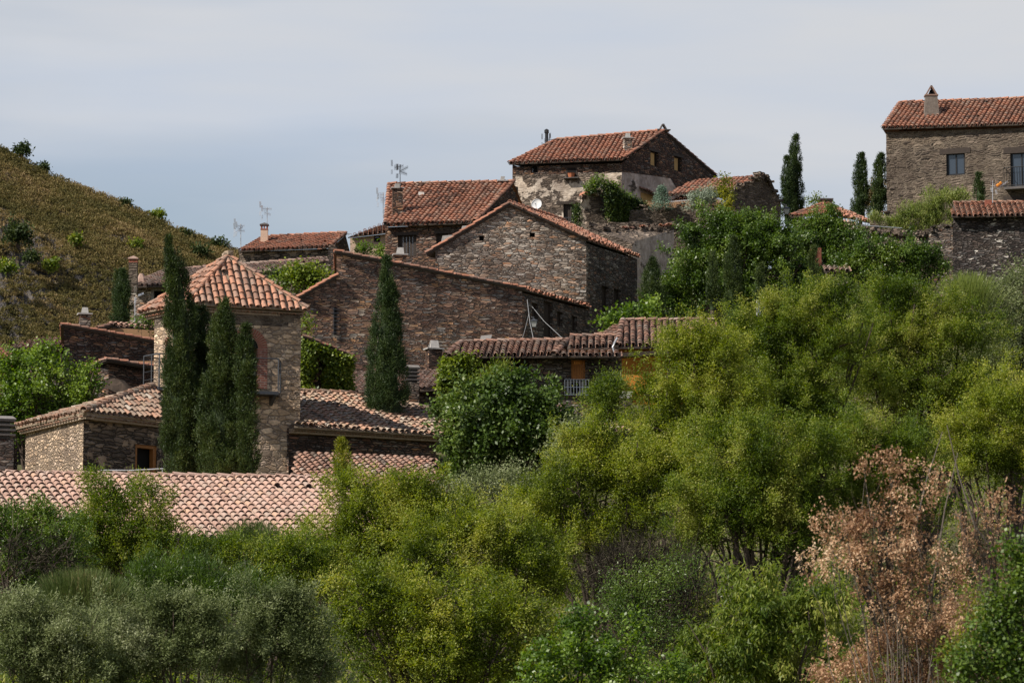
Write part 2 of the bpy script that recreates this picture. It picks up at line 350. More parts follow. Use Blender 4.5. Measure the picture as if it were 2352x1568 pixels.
mat['alu'] = plain('aluminium', (.55, .55, .56), .4, .1, 8, 0, .5, .6)
mat['orangeplastic'] = plain('orange_plastic', (.6, .22, .03), .4, .1)
mat['cable'] = plain('white_cable', (.30, .30, .30), .5, .1)
mat['ochrewall'] = plain('ochre_plaster', (.50, .20, .03), .85, .18, 2.5, .01)
mat['peach'] = plain('peach_plaster', (.50, .36, .27), .9, .15, 2.5, .01)
mat['tanwall'] = plain('tan_plaster', (.40, .24, .13), .9, .15, 2.5, .01)
mat['oldrender'] = plain('brown_render', (.15, .125, .105), .9, .3, 6, .02)
mat['concrete'] = plain('grey_concrete', (.24, .22, .205), .85, .2, 5, .01)
mat['cornice'] = plain('cornice_mortar', (.30, .23, .165), .9, .25, 8, .015)
mat['rockface'] = plain('tan_render', (.30, .215, .155), .9, .3, 4, .02)
mat['terra'] = plain('terracotta', (.38, .13, .06), .7, .15)
mat['bark'] = plain('bark', (.07, .05, .038), .9, .35, 15, .01)
mat['barkgrey'] = plain('grey_bark', (.13, .105, .085), .9, .3, 15, .01)
mat['dish'] = plain('dish_white', (.62, .62, .62), .5, .08)
mg, tg = newmat('window_glass'); pg = finish(tg, (.035, .045, .06), .06, spec=.8); mat['glass'] = mg
def brickmat(name, c1, c2, mo):
    m, t = newmat(name); uv = N(t, 'ShaderNodeUVMap'); uv.uv_map = 'UVMap'
    b = N(t, 'ShaderNodeTexBrick'); b.inputs['Scale'].default_value = 1; b.inputs['Brick Width'].default_value = .26; b.inputs['Row Height'].default_value = .075
    b.inputs['Mortar Size'].default_value = .012; b.inputs['Color1'].default_value = (*c1, 1); b.inputs['Color2'].default_value = (*c2, 1); b.inputs['Mortar'].default_value = (*mo, 1)
    t.links.new(uv.outputs[0], b.inputs['Vector']); n = noise(t, uv.outputs[0], 12, 3)
    c = mixc(t, 1.0, b.outputs['Color'], ramp_out(t, n.outputs['Fac'], [(.3, (.75,) * 3), (.7, (1.2,) * 3)]), 'MULTIPLY')
    finish(t, c, .85, math2(t, 'SUBTRACT', 1.0, b.outputs['Fac']), .01); return m
mat['brick'] = brickmat('red_brick', (.27, .095, .06), (.20, .07, .05), (.28, .20, .16))
# ------------------------------------------------------------ terrain
XS = [-400, -60, -25, -8, 5, 15, 30, 60, 400]
YS = [-200, 0, 40, 60, 80, 95, 106, 116, 126, 138, 150, 162, 172, 185, 230, 330, 600, 1500, 9000]
def row(l, m, r): return [l, l, l, (l + m) / 2, m, (m + r) / 2, r, r, r]
ZS = [row(-1.8, -1.8, -1.8), row(-1.8, -1.8, -1.8), row(-1.7, -1.6, -1.5), row(-.3, -.2, -.2), row(2.6, 2.8, 3.2), row(5.4, 5.6, 6.5), row(8.3, 8.6, 9.5), row(10.2, 11.4, 12.6),
      row(11.5, 14.0, 15.5), row(13.5, 16.8, 18.3), row(15, 20.2, 21.6), row(15, 24.0, 25.0), row(14, 25.5, 26.3), row(12, 25.0, 25.5), row(6, 14, 16), row(-5, 0, 4), row(-12, -10, -8), row(-20, -20, -20), row(-30, -30, -30)]
def ground_z(x, y):
    i = max(0, min(len(XS) - 2, int(np.searchsorted(XS, x)) - 1)); j = max(0, min(len(YS) - 2, int(np.searchsorted(YS, y)) - 1))
    a = min(1, max(0, (x - XS[i]) / (XS[i + 1] - XS[i]))); b = min(1, max(0, (y - YS[j]) / (YS[j + 1] - YS[j])))
    return (ZS[j][i] * (1 - a) + ZS[j][i + 1] * a) * (1 - b) + (ZS[j + 1][i] * (1 - a) + ZS[j + 1][i + 1] * a) * b

# ------------------------------------------------------------ tiled roofs
def clip_range(poly, u):
    vs = []
    n = len(poly)
    for i in range(n):
        (u0, v0), (u1, v1) = poly[i], poly[(i + 1) % n]
        if (u0 - u) * (u1 - u) < 0: vs.append(v0 + (v1 - v0) * (u - u0) / (u1 - u0))
    return (min(vs), max(vs)) if len(vs) >= 2 else None
class Roof:
    """one sloping plane covered with barrel tiles"""
    def __init__(s, A, B, slope=None, up=None, n=None):
        s.A = Vector(A); s.u = (Vector(B) - s.A).normalized()
        if n is None:
            if up is None:
                h = Vector((-s.u.y, s.u.x, 0)).normalized()
                if h.y < 0: h = -h
                up = h * math.cos(slope) + Vector((0, 0, 1)) * math.sin(slope)
            n = s.u.cross(up)
        s.n = n.normalized()
        if s.n.z < 0: s.n = -s.n
        s.v = s.n.cross(s.u).normalized()
        if s.v.z < 0: s.v = -s.v
    def uv(s, p): d = Vector(p) - s.A; return (d.dot(s.u), d.dot(s.v))
    def at(s, u, v, h=0.0): return s.A + s.u * u + s.v * v + s.n * h
    def px(s, pts): return [s.uv(RP(x, y, s.A, s.n)) for x, y in pts]
    def pt(s, px, py, h=0.0): return RP(px, py, s.A, s.n) + s.n * h
def tile_arc(m, base, du, dn, dv, w0, w1, h0, h1, L, lift0, lift1, tint, segs=6, lip=True, mi=0, flip=1):
    """one barrel tile: base = lower middle point"""
    a0 = []; a1 = []; ai = []
    for k in range(segs + 1):
        q = math.pi * k / segs; c, s_ = math.cos(q), math.sin(q) * flip
        a0.append(base + du * (c * w0) + dn * (s_ * h0 + lift0))
        a1.append(base + dv * L + du * (c * w1) + dn * (s_ * h1 + lift1))
        if lip: ai.append(base + du * (c * (w0 - .016)) + dn * (s_ * (h0 - .016) + lift0))
    for k in range(segs): m.face([a0[k], a0[k + 1], a1[k + 1], a1[k]], tint, mi)
    if lip:
        for k in range(segs): m.face([a0[k], ai[k], ai[k + 1], a0[k + 1]], tint * .9, mi)
def tiles(m, R, poly, rng, pitch=.22, course=.31, w=.085, jit=1.0, segs=6, pan=True, skip=0.006, wob=0.03):
    us = [p[0] for p in poly]; u0, u1 = min(us), max(us)
    phase = rng.uniform(0, 6); n = max(1, int(round((u1 - u0) / pitch))); pit = (u1 - u0) / n
    for i in range(n):
        uc = u0 + (i + .5) * pit
        r = clip_range(poly, uc)
        if not r or r[1] - r[0] < .08: continue
        va, vb = r
        shift = rng.uniform(-.05, .05) * jit; wobble = rng.uniform(-1, 1) * .012 * jit
        v = va + (shift if vb - va > .6 else 0)
        colt = rng.gauss(0, .10)
        while v < vb - .04:
            L = min(course, vb - v)
            if pan and i < n - 0:
                tt = min(1, max(0, rng.random() * .9 + colt))
                b = R.at(uc + pit / 2, v, 0.012)
                if clip_range(poly, min(uc + pit / 2, u1 - .001)):
                    tile_arc(m, b, R.u, R.n, R.v, .085, .085, .05, .05, L + .03, .035, .02, tt, 3, False, 0, -1)
            if rng.random() > skip:
                tt = min(1, max(0, rng.random() + colt))
                du = (R.u + R.v * rng.gauss(0, .025) * jit).normalized()
                h = .02 + rng.uniform(0, .012) * jit + wob * (.5 + .5 * math.sin(v * 1.1 + uc * .6 + phase)) * (1 + .5 * math.sin(uc * .8 + phase))
                tile_arc(m, R.at(uc + wobble + rng.gauss(0, .006) * jit, v + rng.gauss(0, .012) * jit, h), du, R.n, R.v,
                         w, w * .84, w * .95, w * .75, L + .05, .03, -.006, tt, segs)
            v += course
    # bedding slab under the tiles
    top = [R.at(u, v, .004) for u, v in poly]; bot = [R.at(u, v, -.045) for u, v in poly]
    m.face(top, .5, 1); m.face(list(reversed(bot)), .5, 1)
    for i in range(len(poly)):
        j = (i + 1) % len(poly); m.face([top[i], bot[i], bot[j], top[j]], .5, 1)
def ridge(m, p0, p1, rng, r=.10, L=.40, up=Vector((0, 0, 1)), lift=.03, segs=6):
    p0 = Vector(p0); p1 = Vector(p1); d = p1 - p0; T = d.length; d.normalize()
    if d.z < 0: p0, p1 = p1, p0; d = -d
    a = d.cross(up).normalized(); nn = a.cross(d).normalized()
    if nn.z < 0: nn = -nn
    k = max(1, int(round(T / L))); L = T / k
    for i in range(k):
        b = p0 + d * (i * L) + a * rng.gauss(0, .008) + nn * rng.gauss(0, .005)
        tile_arc(m, b, a, nn, d, r, r * .86, r * .9, r * .75, L + .05, lift + .02, lift - .01, rng.random(), segs)
    m.box((p0 + p1) / 2 - nn * .0, d * (T / 2), a * r * .6, nn * .03, .5, 1)
def cornice(m, A, B, drop=.12, r=.07, out=.0, rng=None):
    """row of barrel tile ends bedded in mortar under the eaves, facing outwards"""
    A = Vector(A); B = Vector(B); u = (B - A); T = u.length; u.normalize()
    n = max(1, int(T / .21)); o = Vector((u.y, -u.x, 0)).normalized()
    for i in range(n):
        c = A + u * ((i + .5) * T / n) - Vector((0, 0, drop))
        tile_arc(m, c + o * .09, u, Vector((0, 0, 1)), -o, r, r * .9, r * .8, r * .7, .3, 0, 0, rng.random(), 5)
    m.box((A + B) / 2 - Vector((0, 0, drop + .02)) - o * .16, u * T / 2, o * .16, Vector((0, 0, .035)), .5, 1)
    m.box((A + B) / 2 - Vector((0, 0, drop - .06)) - o * .16, u * T / 2, o * .20, Vector((0, 0, .03)), .5, 1)

# ------------------------------------------------------------ walls with real openings
class Wall:
    def __init__(s, A, B): s.A = Vector((A[0], A[1], 0)); s.u = Vector((B[0] - A[0], B[1] - A[1], 0)).normalized(); s.n = Vector((s.u.y, -s.u.x, 0))
    def sz(s, px, py): p = RP(px, py, s.A, s.n); return ((p - s.A).dot(s.u), p.z)
    def at(s, a, z, d=0.0): p = s.A + s.u * a - s.n * d; return Vector((p.x, p.y, z))     # d > 0 goes into the wall
def facet(m, w, poly, holes=(), mi=0, depth=.24, t=.5):
    """poly: picture points or ('w', s, z)"""
    pts = [(q[1], q[2]) if q[0] == 'w' else w.sz(*q) for q in poly]
    rects = []
    for h in holes:
        s0, z1 = w.sz(h[0], h[1]); s1, z0 = w.sz(h[2], h[3]); rects.append((min(s0, s1), min(z0, z1), max(s0, s1), max(z0, z1)))
    if not rects: m.wface([w.at(a, z) for a, z in pts], t, mi); return rects
    co = [Vector(p) for p in pts]; n = len(pts); ed = [(i, (i + 1) % n) for i in range(n)]
    for r in rects:
        b = len(co); co += [Vector((r[0], r[1])), Vector((r[2], r[1])), Vector((r[2], r[3])), Vector((r[0], r[3]))]; ed += [(b, b + 1), (b + 1, b + 2), (b + 2, b + 3), (b + 3, b)]
    vo, eo, fo, *_ = delaunay_2d_cdt(co, ed, [list(range(n))], 1, 1e-5)
    for f in fo:
        c = sum((vo[i] for i in f), Vector((0, 0))) / len(f)
        if any(r[0] < c.x < r[2] and r[1] < c.y < r[3] for r in rects): continue
        m.wface([w.at(vo[i].x, vo[i].y) for i in f], t, mi)
    for r in rects:
        q = [(r[0], r[1]), (r[2], r[1]), (r[2], r[3]), (r[0], r[3])]
        for i in range(4):
            a, b = q[i], q[(i + 1) % 4]
            m.wface([w.at(*a), w.at(*b), w.at(*b, depth), w.at(*a, depth)], t, mi)
    return rects
def rect_face(m, w, r, d, t=.5, mi=0): m.wface([w.at(r[0], r[1], d), w.at(r[2], r[1], d), w.at(r[2], r[3], d), w.at(r[0], r[3], d)], t, mi)
def wbox(m, w, s0, z0, s1, z1, d0, d1, t=.5, mi=0):
    c = w.at((s0 + s1) / 2, (z0 + z1) / 2, (d0 + d1) / 2); m.box(c, w.u * abs(s1 - s0) / 2, w.n * abs(d1 - d0) / 2, Vector((0, 0, abs(z1 - z0) / 2)), t, mi)
def window(par, w, r, kind='dark', leaves=2, name=None, label=None, lintel=None):
    fr = M(); s0, z0, s1, z1 = r; k = .05
    mf = {'dark': 'wooddark', 'glass': 'frame', 'wood': 'wooddark', 'orange': 'wood', 'shutter': 'shutter', 'board': 'wooddark'}[kind]
    if kind == 'glass': k = .085
    for a in ((s0, z0, s0 + k, z1), (s1 - k, z0, s1, z1), (s0 + k, z0, s1 - k, z0 + k), (s0 + k, z1 - k, s1 - k, z1)): wbox(fr, w, *a, .12, .20)
    if leaves == 2: wbox(fr, w, (s0 + s1) / 2 - .03, z0 + k, (s0 + s1) / 2 + .03, z1 - k, .125, .195)
    if lintel: wbox(fr, w, s0 - lintel, z1, s1 + lintel, z1 + .14, -.02, .2)
    o = fr.build(name or 'window', mat[mf], par, label=label)
    pn = M()
    if kind in ('shutter', 'wood'):
        nb = 5
        for i in range(nb):
            a = s0 + k + (s1 - s0 - 2 * k) * i / nb; b = s0 + k + (s1 - s0 - 2 * k) * (i + .92) / nb; wbox(pn, w, a, z0 + k, b, z1 - k, .16, .19)
        pn.build('shutter', mat['shutter' if kind == 'shutter' else 'wooddark'], o)
    elif kind == 'board':
        wbox(pn, w, s0 + k, z0 + k, s0 + (s1 - s0) * .72, z1 - k, .13, .15); pn.build('board', mat['sack'], o)
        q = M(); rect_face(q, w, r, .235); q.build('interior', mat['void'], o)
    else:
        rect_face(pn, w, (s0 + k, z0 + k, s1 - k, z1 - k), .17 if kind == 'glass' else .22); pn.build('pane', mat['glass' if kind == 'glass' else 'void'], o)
    return o
def chimney(par, px0, px1, pyt, pyb, Y, m='dark', cap='slab', ang=0.2, depth=None, name='chimney', taper=1.0, over=.07):
    """stack seen between picture columns px0..px1, rows pyt (top of masonry) .. pyb"""
    t = P((px0 + px1) / 2, pyt, Y); b = P((px0 + px1) / 2, pyb, Y); wd = abs(px1 - px0) * S(Y) / 2
    ca, sa = math.cos(ang), math.sin(ang); W_ = wd / (abs(ca) + .8 * abs(sa)); D_ = (depth or W_ * 1.6) / 2 if depth else W_ * .8
    u = Vector((ca, sa, 0)); v = Vector((-sa, ca, 0))
    s = M(); c = Vector((t.x, Y, 0))
    def ring(z, k=1.0, kk=None): return [c + u * W_ * a * k + v * D_ * b_ * k + Vector((0, 0, z)) for a, b_ in ((-1, -1), (1, -1), (1, 1), (-1, 1))]
    s.prism(ring(b.z - .3), ring(t.z, taper))
    o = s.build(name, mat[m] if isinstance(m, str) else m, par)
    q = M(); T = t.z; k = taper
    if cap == 'slab':                      # slate slab and two tilted stones
        q.prism(ring(T, k * (1 + over / W_)), ring(T + .05, k * (1 + over / W_)))
        for sg in (-1, 1):
            q.box(c + u * sg * W_ * .42 * k + Vector((0, 0, T + .05 + W_ * .55)), (u * -sg * .55 + Vector((0, 0, 1)) * .83) * W_ * .62, v * D_ * .95, (u * .83 + Vector((0, 0, sg * .55))) * .025)
        q.build('cap', mat['slab'], o)
    elif cap == 'tri':
        q.prism(ring(T, k * (1 + over / W_)), ring(T + .05, k * (1 + over / W_)))
        for sg in (-1, 1):
            q.box(c + u * sg * W_ * .5 * k + Vector((0, 0, T + .05 + W_ * .8)), (u * -sg * .5 + Vector((0, 0, 1)) * .87) * W_ * .95, v * D_ * .95, (u * .87 + Vector((0, 0, sg * .5))) * .03)
        q.build('cap', mat['slabdark'], o)
    elif cap == 'stone':
        q.prism(ring(T, k * (1 + over / W_)), ring(T + .045, k * (1 + over / W_)))
        q.box(c + Vector((0, 0, T + .045 + .09)), u * W_ * .55, v * D_ * .7, Vector((.02, 0, .09)))
        q.build('cap', mat['slab'], o)
    elif cap == 'louvre':
        for i in range(4):
            z = T + .02 + i * .13; q.prism(ring(z + .05, 1.12), ring(z + .10, 1.12)); q.prism(ring(z - .02, .72), ring(z + .05, .72))
        q.build('louvres', mat['slabdark'], o)
        r = M(); z = T + .02 + 4 * .13; r.prism(ring(z - .02, 1.16), ring(z + .06, .9)); r.build('cap', mat['concrete'], o)
    elif cap == 'lean':                    # a slab leaning over the mouth, pale side to the front
        q.prism(ring(T, 1 + over / W_), ring(T + .05, 1 + over / W_))
        z0 = T + .05; z1 = T + .05 + W_ * 1.15
        pr = lambda a, bb, z: c + u * W_ * a + v * D_ * bb + Vector((0, 0, z))
        q.prism([pr(-.72, -.85, z0), pr(.62, -.85, z0), pr(.62, -.70, z0), pr(-.72, -.70, z0)], [pr(-.5, -.35, z1), pr(.55, -.35, z1), pr(.55, -.2, z1), pr(-.5, -.2, z1)])
        q.prism([pr(-.72, .85, z0), pr(.62, .85, z0), pr(.62, .70, z0), pr(-.72, .70, z0)], [pr(-.5, .1, z1), pr(.55, .1, z1), pr(.55, -.05, z1), pr(-.5, -.05, z1)])
        q.prism([pr(-.6, -.5, z0), pr(.3, -.5, z0), pr(.3, .5, z0), pr(-.6, .5, z0)], [pr(-.45, -.2, z1 - .03), pr(.2, -.2, z1 - .03), pr(.2, 0, z1 - .03), pr(-.45, 0, z1 - .03)])
        q.build('cap', mat['slab'], o)
    return o
def quoins(m, x, y, w1, w2, z0, z1, rng, t=.5, mi=0, big=.42):
    """stack of uneven corner stones where two walls meet; w1, w2: directions along the walls away from the corner"""
    z = z0; k = 0; w1 = Vector((w1[0], w1[1], 0)).normalized(); w2 = Vector((w2[0], w2[1], 0)).normalized()
    while z < z1:
        h = rng.uniform(.07, .19); a, b = (big, .2) if k % 2 else (.2, big); a *= rng.uniform(.7, 1.2); b *= rng.uniform(.7, 1.2); o = rng.uniform(.008, .028)
        c = Vector((x, y, 0)) - w1 * o - w2 * o; h2 = min(h, z1 - z) - .012
        q = [c, c + w1 * a, c + w1 * a + w2 * b, c + w2 * b]
        if h2 > .03: m.prism([p + Vector((0, 0, z)) for p in q], [p + Vector((0, 0, z + h2)) for p in q], t, mi)
        z += h; k += 1
def back_walls(m, pts, mi=0, zb=None):
    """pts: [(x,y,ztop)...] chain of hidden walls"""
    for a, b in zip(pts, pts[1:]):
        z0 = zb if zb is not None else min(a[2], b[2]) - 6
        m.wface([(a[0], a[1], z0), (b[0], b[1], z0), (b[0], b[1], b[2]), (a[0], a[1], a[2])], .5, mi)

# ------------------------------------------------------------ foliage
def unit(a): return a / np.maximum(np.linalg.norm(a, axis=1, keepdims=True), 1e-9)
def leaves(C, D, rng, per, spread, L, Wd, along, droop=0.0, outw=0.6, upn=0.6, tint=None, tvar=.18):
    """C clump centres, D twig directions -> independent leaf quads"""
    n = len(C) * per
    c = np.repeat(C, per, 0); d = np.repeat(D, per, 0)
    tt = np.repeat(tint if tint is not None else rng.random(len(C)), per)
    k = rng.uniform(-.15, 1, (n, 1))
    p = c + d * (k * along) + rng.normal(0, spread, (n, 3))
    ld = unit(d * outw + rng.normal(0, .75, (n, 3)) + np.array([0, 0, -droop]))
    ln = (L * rng.uniform(.6, 1.25, (n, 1)))
    w = unit(np.cross(ld, rng.normal(0, .55, (n, 3)) + d * .55 + np.array([0, -.15, .2 + upn]))) * (Wd / 2)
    V = np.stack([p, p + ld * ln * .45 + w, p + ld * ln, p + ld * ln * .45 - w], 1).reshape(-1, 3)
    T = np.clip(tt * .7 + .15 + rng.normal(0, tvar, n), 0, 1)
    return V, np.repeat(T, 4)
def blob_clumps(blobs, rng, dens, inner=.45, front=.62, spray=(.30, .62), fat=.085, lift=.55, gap=1.0):
    """clump centres strung along leafy sprays that grow outwards and upwards, leaving dark gaps between them"""
    C = []; D = []
    for (c, r) in blobs:
        c = np.array(c); r = np.array(r); R = float(r.mean()); n = int(r[0] * r[2] * 3.14 * dens) + 8
        lo = rng.uniform(-3, 3, (3,)); ns = int(np.clip(46 * (R / .9) ** .9 / gap, 18, 150))
        q = unit(rng.normal(0, 1, (ns, 3))); q[:, 1] = np.where((q[:, 1] > .1) & (rng.random(ns) < front), -q[:, 1], q[:, 1])
        # the outline bulges and caves in
        env = 1 + .22 * np.sin(q[:, :1] * 3.1 + lo[0]) * np.cos(q[:, 2:3] * 3.7 + lo[1]) + rng.normal(0, .10, (ns, 1))
        st = c + q * r * env * rng.uniform(.10, .78, (ns, 1))
        ax = unit(q * np.array([1, 1, .7]) + rng.normal(0, .38, (ns, 3)) + np.array([0, -.12, lift])); ln = R * rng.uniform(spray[0], spray[1], (ns, 1)) * (1 + (rng.random((ns, 1)) < .12) * .6)
        wt = ln[:, 0]; wt = wt / wt.sum(); k = rng.choice(ns, int(n * .95), p=wt); t = rng.random((len(k), 1)) ** .85
        fr = (fat * R + .05) * (1.15 - .95 * t); off = unit(rng.normal(0, 1, (len(k), 3))) * rng.random((len(k), 1)) ** .5 * fr
        C.append(st[k] + ax[k] * ln[k] * t + off + np.array([0, 0, -.10]) * R * t * t); D.append(unit(ax[k] * .7 + unit(off) * .9 + rng.normal(0, .25, off.shape)))
        m_ = int(n * .05) + 1; s = unit(rng.normal(0, 1, (m_, 3))); C.append(c + s * r * rng.uniform(.1, .7, (m_, 1))); D.append(unit(s + rng.normal(0, .5, s.shape)))
    return np.concatenate(C), np.concatenate(D)
def bough_tint(C, rng, size):
    """leaf colour drifts from bough to bough"""
    k = rng.uniform(-9, 9, (5, 3)); t = np.zeros(len(C))
    for i, q in enumerate(k): t += np.sin(C @ (q / size) * .55 + i)
    return np.clip(.5 + t * .16 + rng.normal(0, .13, len(C)), 0, 1)
def px_blobs(bl, Y):
    out = []
    for b in bl:
        px, py, rx, ry = b[:4]; dy = b[4] if len(b) > 4 else 0
        yy = Y + dy; c = P(px, py, yy); out.append((tuple(c), (rx * S(yy), min(rx, ry) * S(yy) * 1.0, ry * S(yy))))
    return out
def limbs(root, blobs, rng, r0, C=None, nb=3, tips=0):
    m = M(); root = Vector(root)
    for (c, r) in blobs:
        c = Vector(c)
        for k in range(nb):
            e = c + Vector((rng.uniform(-.8, .8) * r[0], rng.uniform(-.8, .4) * r[1], rng.uniform(-.2, .85) * r[2]))
            mid = root.lerp(e, .45) + Vector((rng.gauss(0, .12) * r[0], rng.gauss(0, .1) * r[0], -.08 * r[2]))
            pts = [root.lerp(mid, q / 3) + Vector((rng.gauss(0, .04), rng.gauss(0, .04), 0)) for q in range(3)] + [mid.lerp(e, q / 4) + Vector((rng.gauss(0, .05), rng.gauss(0, .05), rng.gauss(0, .04))) for q in range(5)]
            m.tube(pts, [r0 * (1 - .115 * i) * (.75 if k else 1) for i in range(8)], 6)
            for j in range(3):
                b = pts[4 + j]; f = b + Vector((rng.gauss(0, .35) * r[0], rng.gauss(0, .3) * r[1], rng.uniform(.0, .5) * r[2]))
                m.tube([b, b.lerp(f, .5) + Vector((0, 0, .04)), f], [r0 * .38, r0 * .22, r0 * .07], 5)
    return m
TREES = 0
def tree(name, label, bl, Y, mt, leaf=(.10, .04), dens=None, per=14, spread=.16, along=.35, droop=0.0, cat='tree', root=None, r0=.10, seed=1, cover=2.6, bark='bark', inner=.45, group=None, nb=3, outw=.6, crown='crown', **kw):
    rng = np.random.default_rng(seed); pr = random.Random(seed)
    blobs = px_blobs(bl, Y)
    cxp = sum(b[0] for b in bl) / len(bl) if root is None else root
    gx = P(cxp, 1000, Y).x; gz = ground_z(gx, Y); base = (gx, Y, gz)
    o = thing(name, base, label, cat, group)
    la = leaf[0] * leaf[1] * .5 * .5
    if dens is None: dens = cover / (la * per)
    C, D = blob_clumps(blobs, rng, dens, inner, **kw)
    V, T = leaves(C, D, rng, per, spread, leaf[0], leaf[1], along, droop, outw, tint=bough_tint(C, rng, max(.4, blobs[0][1][0])))
    np_mesh(crown, V, 4, mt, o, T)
    tr = limbs(base, blobs, pr, r0, nb=nb)
    tr.build('trunk', mat[bark], o)
    return o
def cypress(label, top, base_y, prof, Y, mt, seed=1, cover=3.0, group=None, leaf=(.085, .020), name='cypress_tree', ragged=.12, lean=0.0, cat='cypress'):
    """prof: list of (picture y, left px, right px)"""
    rng = np.random.default_rng(seed)
    b = P(prof[-1][1] / 2 + prof[-1][2] / 2, base_y, Y); zb = b.z
    base = (b.x, Y, zb)
    o = thing(name, base, label, cat, group)
    ys = np.array([top[1]] + [p[0] for p in prof]); xl = np.array([top[0] - 1.0] + [p[1] for p in prof]); xr = np.array([top[0] + 1.0] + [p[2] for p in prof])
    ys_d = ys; cxs = (xl + xr) / 2; rs = (xr - xl) / 2
    area = float(np.sum((rs[1:] + rs[:-1]) * np.diff(ys_d))) * S(Y) ** 2
    leaf = (leaf[0] * max(1, Y / 125), leaf[1] * max(1, Y / 125)); per = 14; la = leaf[0] * leaf[1] * .5 * .6
    n = int(area * 1.7 * cover / (la * per)) + 20
    w = rs + 1.6; cdf = np.cumsum(np.concatenate([[0], (w[1:] + w[:-1]) / 2 * np.diff(ys_d)])); cdf /= cdf[-1]
    yy = np.interp(rng.random(n), cdf, ys_d); cc = np.interp(yy, ys_d, cxs); rr = np.interp(yy, ys_d, rs)
    ph = rng.uniform(0, 2 * np.pi, n); ph = np.where((np.sin(ph) > 0) & (rng.random(n) < .55), -ph, ph)
    # flame-like plumes: each starts low on the trunk side and leans upwards
    k = Y / F; npl = int(np.clip((ys[-1] - ys[0]) * k * 22, 24, 300)); py0 = np.interp(rng.random(npl), cdf, ys_d); pph = rng.uniform(0, 2 * np.pi, npl); pph = np.where((np.sin(pph) > .3) & (rng.random(npl) < .6), -pph, pph)
    pl = rng.uniform(.5, 1.25, npl) / k * .55; pw = rng.uniform(.5, 1.0, npl); which = rng.integers(0, npl, n); tq = rng.random(n)
    use = rng.random(n) < .82
    yy = np.where(use, np.maximum(py0[which] - pl[which] * tq, ys_d[0] + 2), yy); ph = np.where(use, pph[which] + rng.normal(0, .22, n) * (1.2 - tq), ph)
    cc = np.interp(yy, ys_d, cxs); rr = np.interp(yy, ys_d, rs)
    swell = np.where(use, (.86 + .24 * np.sin(np.pi * np.clip(tq, 0, 1)) * pw[which]) * (1 + ragged * rng.normal(0, 1, npl)[which]), .8)
    rad = rr * np.clip(swell, .6, 1.22) * (.80 + .22 * rng.random(n) ** .5)
    X = np.array([P(c_, y_, Y).x for c_, y_ in zip(cc, yy)]); Z = np.array([P(c_, y_, Y).z for c_, y_ in zip(cc, yy)])
    C = np.stack([X + np.cos(ph) * rad * k, Y + np.sin(ph) * rad * k, Z], 1)
    D = unit(np.stack([np.cos(ph) * .55, np.sin(ph) * .55, np.full(n, 1.0)], 1) + rng.normal(0, .18, (n, 3)))
    ptint = rng.random(npl)[which] * .8 + rng.random(n) * .2
    V, T = leaves(C, D, rng, per, .03, leaf[0], leaf[1], .20, 0, 1.5, .0, tint=ptint, tvar=.14)
    # solid heart of the tree
    core = []; ct = []
    seg = 14; lv = 26; yl = np.linspace(ys_d[0] + 8, base_y, lv)
    ring = []
    for y_ in yl:
        c_ = np.interp(y_, ys_d, cxs); r_ = np.interp(y_, ys_d, rs) * .62 * k; p = P(c_, y_, Y)
        ring.append([np.array([p.x + math.cos(a) * r_ * (1 + .1 * math.sin(a * 4 + y_ * .05 + seed)), Y + math.sin(a) * r_, p.z]) for a in np.linspace(0, 2 * math.pi, seg, endpoint=False)])
    for i in range(lv - 1):
        for j in range(seg): core += [ring[i][j], ring[i][(j + 1) % seg], ring[i + 1][(j + 1) % seg], ring[i + 1][j]]
    V = np.concatenate([V, np.array(core)]); T = np.concatenate([T, np.full(len(core), .25)])
    np_mesh('crown', V, 4, mt, o, T)
    tr = M(); g = ground_z(base[0], Y); tr.tube([(b.x, Y, min(g, zb) - .2), (b.x, Y, zb + .6)], [.12, .09], 8); tr.build('trunk', mat['bark'], o)
    return o
def sheet_leaves(pts, rng, n, out, thick, leaf, parent, mt, name='foliage', droop=.5, per=6, spread=.10):
    """climbing plant: leaves spread over a polyline strip of world points (list of quads)"""
    C = []
    w = np.array([np.linalg.norm(np.cross(np.array(q[1]) - np.array(q[0]), np.array(q[3]) - np.array(q[0]))) for q in pts]); w /= w.sum()
    for q, f in zip(pts, w):
        k = max(2, int(n * f)); a = rng.random((k, 1)); b = rng.random((k, 1)); q = [np.array(x) for x in q]
        C.append(q[0] * (1 - a) * (1 - b) + q[1] * a * (1 - b) + q[2] * a * b + q[3] * (1 - a) * b)
    C = np.concatenate(C); o_ = np.array(out)
    nz_ = np.sin(C[:, 0:1] * 5.1) * np.sin(C[:, 2:3] * 4.3)
    C = C + o_ * (rng.random((len(C), 1)) * thick + thick * .5 * nz_)
    D = unit(np.repeat(o_[None], len(C), 0) + rng.normal(0, .5, C.shape))
    V, T = leaves(C, D, rng, per, spread, leaf[0], leaf[1], .08, droop, .8)
    return np_mesh(name, V, 4, mt, parent, T)
